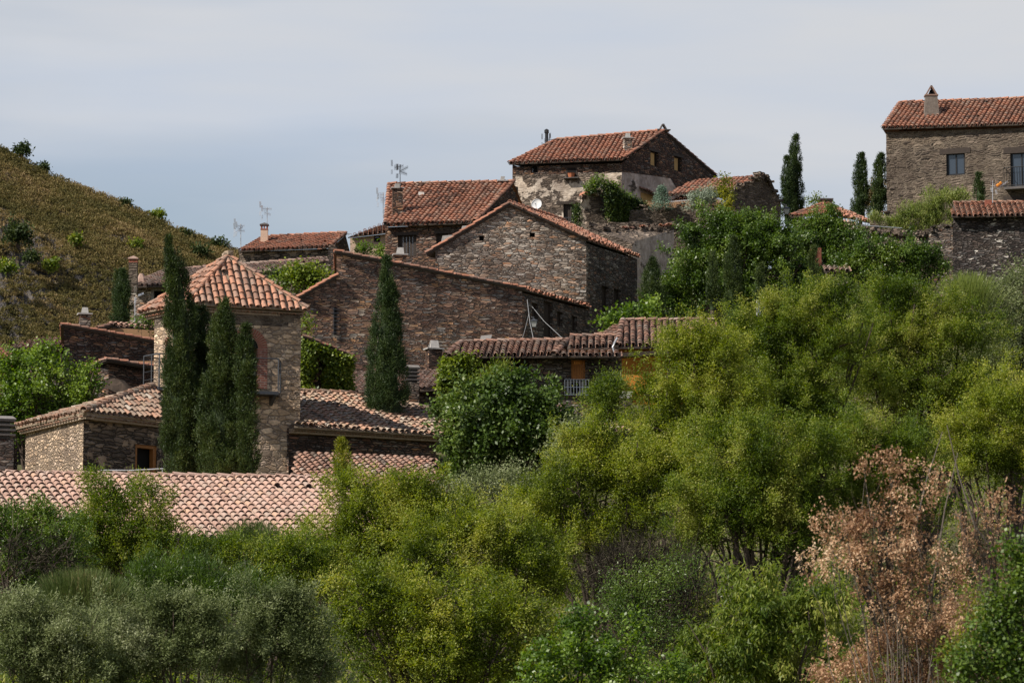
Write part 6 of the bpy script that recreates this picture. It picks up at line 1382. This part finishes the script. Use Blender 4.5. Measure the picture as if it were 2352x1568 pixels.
tree('ivy_heap', 'thin dark ivy fringe under the grey pink roof left of the ivy heap', [(615, 634, 26, 8), (645, 638, 24, 14)], 134, G['ivydark'], (.12, .09), per=8, spread=.08, seed=48, cat='bush', r0=.02)
tree('slender_bush', 'light feathery bush right of the air conditioner', [(1395, 905, 42, 40), (1375, 935, 50, 30), (1420, 880, 20, 22), (1400, 960, 55, 24)], 108, G['willow2'], (.12, .03), per=12, spread=.12, seed=49, cat='bush', r0=.03)
tree('slender_bush', 'light peach sapling rising in front of the creeper corner', [(1140, 878, 36, 34), (1095, 890, 26, 26), (1150, 850, 16, 16)], 110, G['willow2'], (.12, .03), per=12, spread=.12, seed=50, cat='bush', r0=.03)
tree('golden_shrub', 'yellow green shrub growing on the left end of the ruined gable', [(1666, 438, 16, 20), (1668, 465, 14, 20), (1660, 490, 14, 18), (1662, 418, 8, 8)], 157.5, G['yellow'], (.12, .08), per=8, spread=.10, seed=51, cat='shrub', r0=.03)
tree('silver_shrub', 'silvery grey shrub in the middle of the terrace', [(1618, 460, 22, 17), (1604, 452, 12, 12), (1632, 448, 12, 14)], 158.4, G['silver'], (.11, .035), per=9, spread=.10, seed=52, cat='shrub', r0=.02)
tree('silver_shrub', 'smaller silvery shrub left of the middle of the terrace', [(1590, 466, 9, 13), (1592, 456, 5, 8)], 158.2, G['silver'], (.11, .035), per=9, spread=.08, seed=53, cat='shrub', r0=.02)
# blue pine with layered arms
o = thing('blue_pine', P(1522, 478, 158.8), 'little blue green pine with layered branches on the terrace', 'pine'); rr = np.random.default_rng(54); C = []; D = []
for k in range(9):
    z = 428 + k * 5.6; half = 4 + k * 2.6
    for a in np.linspace(0, 2 * math.pi, 11, endpoint=False):
        for f in (.3, .6, .9): p = P(1520, z, 158.8); C.append([p.x + math.cos(a) * half * f * S(158.8), p.y + math.sin(a) * half * f * S(158.8), p.z - .10 * f]); D.append([math.cos(a), math.sin(a), -.05])
V, T = leaves(np.array(C), np.array(D), rr, 9, .05, .11, .03, .1, 0, 1.2); np_mesh('needles', V, 4, G['bluepine'], o, T); q = M(); q.tube([P(1521, 484, 158.8), P(1519, 430, 158.8)], [.06, .02], 6); q.build('trunk', mat['bark'], o)
tree('dry_bush', 'brownish bush behind the two thin cypresses', [(2002, 440, 14, 24), (2008, 470, 16, 26), (1990, 465, 14, 20), (2036, 430, 8, 20)], 173.5, G['scrub'], (.12, .06), per=8, spread=.15, seed=55, cat='bush', r0=.03)
for i, (x, y, Y, sx_, sy_, lb, g_) in enumerate(((830, 575, 152, 18, 14, 'small green vine against the cream garden wall', 'lime'), (874, 578, 152, 10, 20, 'narrow green vine at the corner of the red roofed house', 'lime'), (1870, 462, 169, 12, 8, 'wispy branch on the skyline left of the squat chimney', 'willow2'), (700, 745, 113.5, 6, 22, 'strip of creeper behind the right edge of the tower', 'ivy'), (1300, 990, 101, 16, 22, 'fluffy grey bush right of the fig tree', 'olive'), (330, 735, 124, 22, 14, 'shadowy bush below the window of the house with the capped chimney', 'walnut'), (395, 655, 133, 8, 20, 'tiny bush on the grey pink roof', 'walnut'))):
    tree('small_bush', lb, [(x, y, sx_, sy_), (x + sx_ * .5, y + sy_ * .5, sx_ * .7, sy_ * .6)], Y, G[g_], (.12, .07), per=8, spread=.09, seed=60 + i, cat='bush', r0=.02)
# dark trees on the far hill
for i, (x, y, w, h, lb) in enumerate(((50, 343, 20, 17, 'dark round tree on the crest of the hill at the left edge'), (98, 383, 14, 8, 'low dark bush on the hill crest right of the crest tree'), (42, 533, 38, 34, 'biggest dark round bush on the hillside at the left'), (458, 575, 22, 20, 'dark bush on the hill just above the tower roof'), (362, 492, 16, 13, 'pale open crowned bush on the crest of the hill'), (503, 560, 20, 14, 'dark bush at the lower end of the hill crest'), (425, 537, 12, 9, 'small green bush below the hill crest'), (118, 605, 16, 13, 'bright green bush above the grey rocks'), (15, 612, 22, 14, 'green bush at the left edge beside the rocks'), (285, 468, 12, 6, 'low bush on the crest halfway down the hill'), (72, 588, 20, 10, 'flat bush below the biggest dark bush'), (175, 550, 13, 9, 'light green bush in the middle of the hillside'), (400, 735, 18, 12, 'green bush on the hill foot'), (310, 560, 12, 8, 'round green bush on the open slope'))):
    best = None
    for d in np.arange(0, 100, .5):
        c_ = hill_pt(float(np.clip(x, -800, 1400)), d); pr_ = proj(c_)
        if best is None or abs(pr_[1] - (y + h * .6)) < best[0]: best = (abs(pr_[1] - (y + h * .6)), d, c_)
    Yb = best[2][1]
    rng2 = np.random.default_rng(80 + i); o = thing('hill_bush' if h < 30 else 'hill_tree', P(x, y + h, Yb), lb, 'bush' if h < 16 or h > 30 else 'tree')
    bl = px_blobs([(x, y, w, h), (x - w * .4, y + h * .3, w * .6, h * .6), (x + w * .45, y + h * .35, w * .55, h * .6)], Yb); C, D = blob_clumps(bl, rng2, 3.6, .5, spray=(.2, .4), fat=.2)
    V, T = leaves(C, D, rng2, 16, .25, .42, .24, .2); np_mesh('crown', V, 4, G['darkbush' if i not in (4, 7, 8, 11, 13) else 'willow2'], o, T)
    q = M(); q.tube([P(x, y + h + 3, Yb), P(x, y + h * .2, Yb)], [.3, .15], 6); q.build('trunk', mat['bark'], o)

# grassy bank below the big house
o = thing('grassy_bush', P(2130, 530, 158), 'pale green feathery bank of brush below the big stone house', 'bush'); rr = np.random.default_rng(90)
bl = px_blobs([(2095, 498, 58, 34), (2150, 474, 55, 36), (2200, 462, 36, 28), (2060, 520, 48, 22), (2150, 512, 50, 30), (2200, 500, 40, 30), (2090, 535, 60, 20), (2010, 505, 20, 14)], 157); C, D = blob_clumps(bl, rr, 110, .35, spray=(.15, .35), fat=.3); D = unit(D * .6 + np.array([0, 0, 1.0])); V, T = leaves(C, D, rr, 12, .07, .16, .03, .2, 0, 1.4); np_mesh('foliage', V, 4, G['grass'], o, T)

# ------------------------------------------------------------ the near belt of trees
W1 = dict(leaf=(.066, .026), per=20, spread=.05, along=.26, outw=1.3, spray=(.32, .78), fat=.055, lift=.85, gap=.62)
tree('almond_tree', 'light green airy tree in front of the ochre house, leftmost of the big upper trees', [(1580, 915, 100, 100), (1640, 820, 110, 80), (1520, 990, 85, 75), (1620, 990, 140, 90), (1570, 800, 70, 50), (1492, 905, 40, 45), (1520, 1060, 120, 60), (1680, 940, 100, 80)], 88, G['willow'], seed=101, cover=2.3, inner=.35, r0=.09, nb=4, **W1)
tree('almond_tree', 'light green tree with the highest rounded top right of the ochre house', [(1850, 730, 110, 85), (1760, 790, 110, 90), (1900, 820, 130, 110), (1780, 920, 140, 110), (1930, 690, 60, 50), (1860, 960, 130, 90), (1700, 775, 60, 45)], 91, G['willow2'], seed=102, cover=2.3, inner=.35, r0=.1, nb=4, **W1)
tree('almond_tree', 'wide green tree under the slate house with white stones', [(2050, 760, 130, 100), (2170, 790, 130, 110), (2080, 900, 150, 110), (2200, 930, 120, 100), (2000, 860, 90, 90), (2060, 680, 60, 40)], 94, G['willow2'], seed=103, cover=2.3, inner=.35, r0=.1, nb=4, **W1)
tree('almond_tree', 'grey green shrubby tree at the right edge under the slate house', [(2310, 690, 70, 60), (2370, 780, 90, 90), (2290, 820, 80, 80), (2340, 640, 40, 30)], 97, G['olive'], (.09, .032), per=14, spread=.13, seed=104, cover=1.9, inner=.35, r0=.09)
tree('almond_tree', 'green tree filling the right edge above the dead shrub', [(2310, 960, 120, 110), (2260, 1060, 110, 90), (2370, 1080, 90, 120), (2200, 1010, 80, 70)], 84, G['willow'], seed=105, cover=1.9, inner=.35, r0=.09, **W1)
tree('almond_tree', 'broad green tree in the centre just right of the fig tree', [(1400, 1090, 130, 100), (1300, 1150, 110, 80), (1480, 1150, 130, 90), (1360, 1020, 70, 50), (1560, 1080, 110, 80), (1330, 1240, 120, 70), (1420, 1230, 90, 50), (1240, 1200, 90, 60)], 82, G['willow'], seed=106, cover=2.3, inner=.35, r0=.08, **W1)
tree('almond_tree', 'green tree with dark limbs above the twiggy brown thicket', [(1720, 1090, 140, 100), (1640, 1160, 130, 80), (1800, 1150, 120, 90), (1740, 1220, 130, 70), (1860, 1050, 90, 80), (1600, 1230, 90, 50), (1840, 1240, 110, 60), (1680, 1020, 110, 60)], 80, G['willow2'], seed=107, cover=2.3, inner=.35, r0=.09, nb=4, **W1)
tree('almond_tree', 'green tree behind the top of the dead brown shrub', [(1980, 1040, 120, 100), (2080, 1060, 110, 90), (1960, 1150, 100, 90), (2090, 1170, 110, 80)], 81, G['willow2'], seed=108, cover=2.3, inner=.35, r0=.09, **W1)
tree('almond_tree', 'yellow green bush tree right of the salmon roof', [(830, 1170, 90, 70), (920, 1130, 90, 60), (760, 1240, 80, 70), (860, 1260, 120, 80), (990, 1160, 70, 60), (800, 1120, 45, 40), (930, 1220, 110, 70), (1040, 1200, 80, 60), (760, 1320, 80, 60)], 77, G['willow'], seed=109, cover=1.9, inner=.35, r0=.06, **W1)
tree('almond_tree', 'yellow green bush tree below the fig tree', [(1110, 1230, 120, 80), (1000, 1270, 110, 80), (1200, 1280, 120, 80), (1100, 1330, 140, 80), (1250, 1350, 100, 70), (960, 1340, 110, 60)], 75, G['willow'], seed=110, cover=1.9, inner=.35, r0=.06, **W1)
tree('almond_tree', 'large rounded yellow green bush at the bottom centre', [(930, 1410, 120, 100), (1040, 1450, 140, 110), (840, 1350, 90, 70), (1160, 1420, 130, 90), (960, 1540, 160, 90), (1120, 1550, 130, 70), (1230, 1490, 90, 70), (810, 1450, 60, 80)], 66, G['willow'], (.070, .028), per=18, spread=.05, along=.22, seed=111, cover=1.9, inner=.35, r0=.06, outw=1.2, spray=(.3, .75), fat=.055, lift=.85, gap=.6)
tree('almond_tree', 'green bush before the left end of the salmon roof with a spiky top', [(250, 1160, 60, 50), (300, 1200, 90, 80), (210, 1230, 90, 70), (370, 1260, 90, 60), (215, 1108, 26, 28), (330, 1130, 36, 30), (280, 1290, 110, 50)], 80, G['willow2'], seed=112, cover=2.1, inner=.35, r0=.06, **W1)
tree('almond_tree', 'dark green bush at the left edge below the salmon roof', [(60, 1240, 90, 70), (20, 1200, 60, 50), (130, 1220, 70, 60), (40, 1320, 90, 50), (150, 1300, 70, 50), (95, 1180, 30, 22)], 76, G['walnut'], seed=113, cover=2.0, inner=.35, r0=.06, **W1)
tree('almond_tree', 'low green bush running down from the end of the salmon roof', [(600, 1290, 90, 50), (520, 1270, 60, 30), (680, 1280, 80, 60), (440, 1270, 50, 35), (640, 1350, 100, 60), (730, 1330, 60, 60)], 74, G['willow2'], seed=114, cover=1.9, inner=.35, r0=.05, **W1)
tree('peach_tree', 'tree with long drooping leaves at the bottom right of centre', [(1760, 1380, 140, 90), (1680, 1470, 130, 90), (1830, 1460, 130, 100), (1740, 1550, 160, 80), (1900, 1400, 70, 70), (1600, 1530, 80, 60)], 52, G['willow2'], (.105, .026), per=12, spread=.05, along=.16, droop=1.1, seed=115, cover=1.9, inner=.35, r0=.05, outw=.35)
tree('young_tree', 'glossy dark green leafy shoots at the bottom edge left of the drooping leaves', [(1340, 1500, 110, 80), (1420, 1540, 110, 70), (1250, 1560, 90, 60), (1330, 1420, 40, 50), (1460, 1440, 22, 50), (1560, 1560, 60, 40)], 50, G['lime'], (.060, .045), per=10, spread=.05, along=.14, seed=116, cover=1.7, inner=.3, r0=.035)
# dry twiggy thicket
def twigs(name, label, bl, Y, n, L, rad, mt, seed, r0=.05):
    rr = np.random.default_rng(seed); blobs = px_blobs(bl, Y); b0 = blobs[0][0]; o = thing(name, (b0[0], Y, ground_z(b0[0], Y)), label, 'bush')
    Vs = []
    for (c, r) in blobs:
        k = n // len(blobs); q = unit(rr.normal(0, 1, (k, 3))); p = np.array(c) + q * np.array(r) * rr.random((k, 1)) ** .4
        d = unit(rr.normal(0, 1, (k, 3)) + np.array([0, 0, .6])); l = L * rr.uniform(.4, 1.3, (k, 1)); w = unit(np.cross(d, rr.normal(0, 1, (k, 3)))) * rad * rr.uniform(.6, 1.6, (k, 1))
        bend = rr.normal(0, .12, (k, 3)) * l
        Vs.append(np.stack([p - w, p + w, p + d * l * .5 + bend + w * .7, p + d * l * .5 + bend - w * .7], 1).reshape(-1, 3)); Vs.append(np.stack([p + d * l * .5 + bend - w * .7, p + d * l * .5 + bend + w * .7, p + d * l + w * .2, p + d * l - w * .2], 1).reshape(-1, 3))
    V = np.concatenate(Vs); np_mesh('twigs', V, 4, mt, o, np.repeat(rr.random(len(V) // 4), 4))
    limbs((b0[0], Y, ground_z(b0[0], Y)), blobs, random.Random(seed), r0, nb=2).build('stems', mat['bark'], o)
    return o
twigs('dry_thicket', 'dark tangle of bare brown twigs in the hollow under the central trees', [(1490, 1310, 120, 80), (1540, 1370, 110, 80), (1420, 1340, 90, 80), (1500, 1440, 120, 70)], 68, 6500, .6, .005, G['twig'], 120)
tree('grey_bush', 'sparse grey green undergrowth below the brown twigs', [(1430, 1400, 80, 60), (1530, 1450, 80, 60), (1480, 1350, 80, 50), (1560, 1330, 70, 50)], 66.5, G['walnut'], (.055, .022), per=10, spread=.10, seed=121, cover=.7, cat='bush', r0=.02)
tree('grey_bush', 'grey green brush below the fig tree and above the yellow green bushes', [(1200, 1130, 90, 40), (1300, 1060, 50, 50), (1120, 1115, 55, 30), (1060, 1150, 70, 35), (1350, 1000, 40, 30)], 92, G['olive'], (.09, .03), per=12, spread=.13, seed=122, cover=1.8, cat='bush', r0=.03)
twigs('bare_branches', 'bare grey branches sticking out at the left edge', [(40, 1290, 60, 60), (120, 1300, 60, 50)], 73, 260, .8, .010, G['twig'], 123)
# olives and broom bottom left
tree('olive_tree', 'grey green olive bush at the bottom left corner', [(60, 1500, 130, 90), (180, 1480, 120, 80), (20, 1420, 80, 60), (140, 1560, 170, 60), (120, 1420, 70, 40)], 57, G['olive'], (.060, .018), per=18, spread=.045, along=.18, seed=130, cover=2.3, inner=.35, cat='bush', r0=.04, outw=1.3, spray=(.3, .7), fat=.06, lift=1.0, gap=.6)
tree('olive_tree', 'grey green olive bush with silvery leaf glints, bottom left of centre', [(330, 1470, 120, 90), (440, 1500, 120, 80), (300, 1550, 140, 60), (460, 1430, 90, 60), (380, 1400, 80, 45)], 58, G['olive'], (.060, .018), per=18, spread=.045, along=.18, seed=131, cover=2.3, inner=.35, cat='bush', r0=.04, outw=1.3, spray=(.3, .7), fat=.06, lift=1.0, gap=.6)
tree('olive_tree', 'pale grey green olive bush touching the big yellow green bush', [(620, 1460, 110, 100), (700, 1500, 90, 90), (560, 1530, 120, 70), (650, 1400, 80, 60), (720, 1560, 90, 50)], 59, G['olive'], (.060, .018), per=18, spread=.045, along=.18, seed=132, cover=2.3, inner=.35, cat='bush', r0=.04, outw=1.3, spray=(.3, .7), fat=.06, lift=1.0, gap=.6)
tree('dark_shrub', 'dark green spiky shrub between the olives and the low green bush', [(400, 1340, 70, 50), (330, 1330, 50, 40), (480, 1350, 80, 50), (560, 1370, 70, 50), (430, 1390, 120, 40)], 63, G['walnut'], (.10, .014), per=20, spread=.08, along=.3, droop=-.8, seed=133, cover=2.2, cat='shrub', r0=.03, outw=1.2)
def broom(label, bl, Y, n, L, mt, seed):
    rr = np.random.default_rng(seed); o = thing('broom_bush', P(bl[0], bl[1], Y), label, 'bush'); x0, y0, hw = bl[0], bl[1], bl[2] * S(Y); b = np.array(P(x0, y0, Y))
    a = rr.normal(0, .42, n); q = rr.normal(0, .35, n); base = b + np.stack([a * hw * 1.0, q * hw * 1.0, -a * a * hw * .6], 1) + rr.normal(0, .05, (n, 3)); d = unit(np.stack([a * .35, q * .35, np.ones(n)], 1) + rr.normal(0, .28, (n, 3)))
    l = L * rr.uniform(.55, 1.12, (n, 1)); w = unit(np.cross(d, rr.normal(0, 1, (n, 3)))) * .0045; cv = np.stack([a, q, -np.ones(n) * .3], 1) * .10 * l; Vs = []
    f = [(0, .35), (.35, .7), (.7, 1)]
    for s0, s1 in f:
        p0 = base + d * l * s0 + cv * s0 * s0; p1 = base + d * l * s1 + cv * s1 * s1; Vs.append(np.stack([p0 - w, p0 + w, p1 + w * .6, p1 - w * .6], 1).reshape(-1, 3))
    tt = np.clip(rr.normal(.45, .2, n), 0, 1); np_mesh('stems', np.concatenate(Vs), 4, mt, o, np.tile(np.repeat(tt, 4), 3)); return o
broom('round tuft of upright green broom with brownish tips at the left', (190, 1415, 110), 59.5, 8000, .8, G['broom'], 140)
broom('tall yellow green reeds under the slate house with white stones', (2225, 700, 50), 96, 1800, .95, G['grass'], 143)
broom('dry reeds behind the low edge of the salmon roof', (580, 1270, 90), 78, 2600, .75, G['broom'], 144)
# dead shrub
def dead(label, bl, Y, seed, root, nleaf=1.0):
    o = tree('dead_shrub', label, bl, Y, G['dead'], (.040, .021), per=11, spread=.03, along=.10, droop=.6, seed=seed, cover=.60 * nleaf, inner=.25, cat='shrub', root=root, r0=.014, bark='barkgrey', nb=2, outw=.5, crown='dry_leaves'); return o
dead('dead shrub with curled orange brown leaves, the tallest at the lower right', [(2060, 1180, 70, 80), (1960, 1210, 60, 70), (2000, 1300, 110, 80), (2120, 1290, 90, 90), (2060, 1090, 36, 50), (2140, 1110, 26, 60), (1900, 1200, 40, 50), (2080, 1390, 110, 70), (1880, 1290, 46, 40), (2150, 1420, 90, 80), (1985, 1070, 14, 30), (2030, 1050, 14, 30)], 36, 150, 2100)
dead('second dead shrub with browner leaves right of the tallest one', [(2250, 1230, 60, 90), (2290, 1160, 40, 60), (2200, 1330, 70, 70), (2320, 1290, 50, 80), (2180, 1430, 80, 60)], 38, 151, 2260, .7)
dead('low dry brown brush at the bottom edge under the dead shrubs', [(2030, 1490, 90, 70), (2140, 1530, 110, 80), (1960, 1540, 80, 60), (2200, 1480, 70, 70), (2100, 1460, 80, 50), (1900, 1560, 60, 40), (2060, 1560, 130, 50), (2250, 1540, 70, 60), (2190, 1400, 60, 50)], 37, 152, 2080, 1.5)
twigs('dead_twigs', 'fine bare twigs tangled through the dead brown shrubs', [(2040, 1230, 110, 110), (2120, 1330, 100, 110), (1960, 1260, 80, 70), (2260, 1260, 60, 90), (2080, 1470, 110, 80)], 36.5, 2600, .28, .0022, G['twig'], 155, .010)
ex = M(); rr = random.Random(9)
for a, b, c in (((2150, 1430), (2100, 1220), (2165, 990)), ((2330, 1330), (2240, 1210), (2175, 975)), ((2120, 1480), (1990, 1340), (1905, 1260)), ((2110, 1480), (2150, 1300), (2200, 1040))):
    ex.tube([P(*a, 37), P((a[0] + b[0]) / 2 + 4, (a[1] + b[1]) / 2, 37), P(*b, 37), P((b[0] + c[0]) / 2 - 5, (b[1] + c[1]) / 2, 37), P(*c, 37)], [.018, .015, .012, .008, .004], 6)
setp(ex.build('dead_tree', mat['barkgrey'], None), 'long bare dark stems rising through the dead brown shrubs', 'branches')
tree('ivy_bush', 'dark green ivy mass in the bottom right corner', [(2290, 1460, 80, 90), (2340, 1380, 60, 80), (2230, 1540, 80, 60), (2340, 1540, 90, 80), (2325, 1280, 30, 50), (2360, 1330, 40, 70)], 31, G['walnut'], (.042, .034), per=10, spread=.05, along=.1, seed=160, cover=2.2, inner=.4, cat='bush', r0=.02)
tree('yellow_bush', 'yellowish leaves between the dead shrubs and the dark ivy', [(2200, 1480, 50, 40), (2240, 1400, 40, 40)], 33, G['yellow'], (.035, .022), per=10, spread=.05, along=.1, seed=161, cover=.8, inner=.3, cat='bush', r0=.012)
# terrace grass, undergrowth that fills the slope
def tufts(name, label, pts, n, L, mt, seed, w=.01):
    rr = np.random.default_rng(seed); q = [np.array(p) for p in pts]; a = rr.random((n, 1)); b = rr.random((n, 1)); C = q[0] * (1 - a) * (1 - b) + q[1] * a * (1 - b) + q[2] * a * b + q[3] * (1 - a) * b
    d = unit(rr.normal(0, .35, (n, 3)) + np.array([0, 0, 1.])); l = L * rr.uniform(.4, 1.2, (n, 1)); s = unit(np.cross(d, rr.normal(0, 1, (n, 3)))) * w
    V = np.stack([C - s, C + s, C + d * l + s * .2, C + d * l - s * .2], 1).reshape(-1, 3); o = np_mesh(name, V, 4, mt, None, np.repeat(rr.random(n), 4)); return setp(o, label, 'grass', None, 'stuff')
tufts('dry_grass', 'dry straw coloured grass along the top of the terrace wall', [P(1465, 483, 159.4), P(1655, 472, 160.2), P(1655, 470, 162), P(1465, 480, 161.5)], 3500, .32, G['dead'], 170, .012)
rr = np.random.default_rng(200); C = []
while len(C) < 15000:
    y = rr.uniform(42, 160); x = rr.uniform(-.165, .165) * y
    if 88 < y < 101 and x < 0: continue
    if y > 100 and x < 6 and rr.random() < .85: continue
    C.append((x, y, ground_z(x, y) + rr.uniform(0, .35)))
C = np.array(C); D = unit(rr.normal(0, .5, C.shape) + np.array([0, 0, 1.])); V, T = leaves(C, D, rr, 14, .22, .16, .05, .4)
setp(np_mesh('undergrowth', V, 4, G['willow2'], None, T), 'low leafy undergrowth covering the slope below the houses', 'undergrowth', None, 'stuff')

# ------------------------------------------------------------ groups of repeats
GR = {'cypress_tree': 'cypresses standing about the village', 'hill_bush': 'bushes on the far hillside', 'hill_tree': 'bushes on the far hillside', 'tv_aerial': 'aerials on the rooftops', 'almond_tree': 'light green trees on the slope',
      'olive_tree': 'olive bushes at the bottom left', 'dead_shrub': 'dead brown shrubs', 'stone_house': 'slate houses of the village', 'broom_bush': 'broom tufts', 'walnut_tree': 'walnut trees below the terrace', 'small_bush': 'little bushes by the walls',
      'chimney_slab': 'loose chimney slabs', 'silver_shrub': 'silvery shrubs on the terrace', 'lean_to': 'lean-to roofs', 'creeper': 'creepers on the walls', 'slender_bush': 'feathery bushes by the creeper house'}
for o in list(COL.objects):
    k = o.name.split('.')[0]
    if o.parent is None and k in GR and 'group' not in o: o['group'] = GR[k]
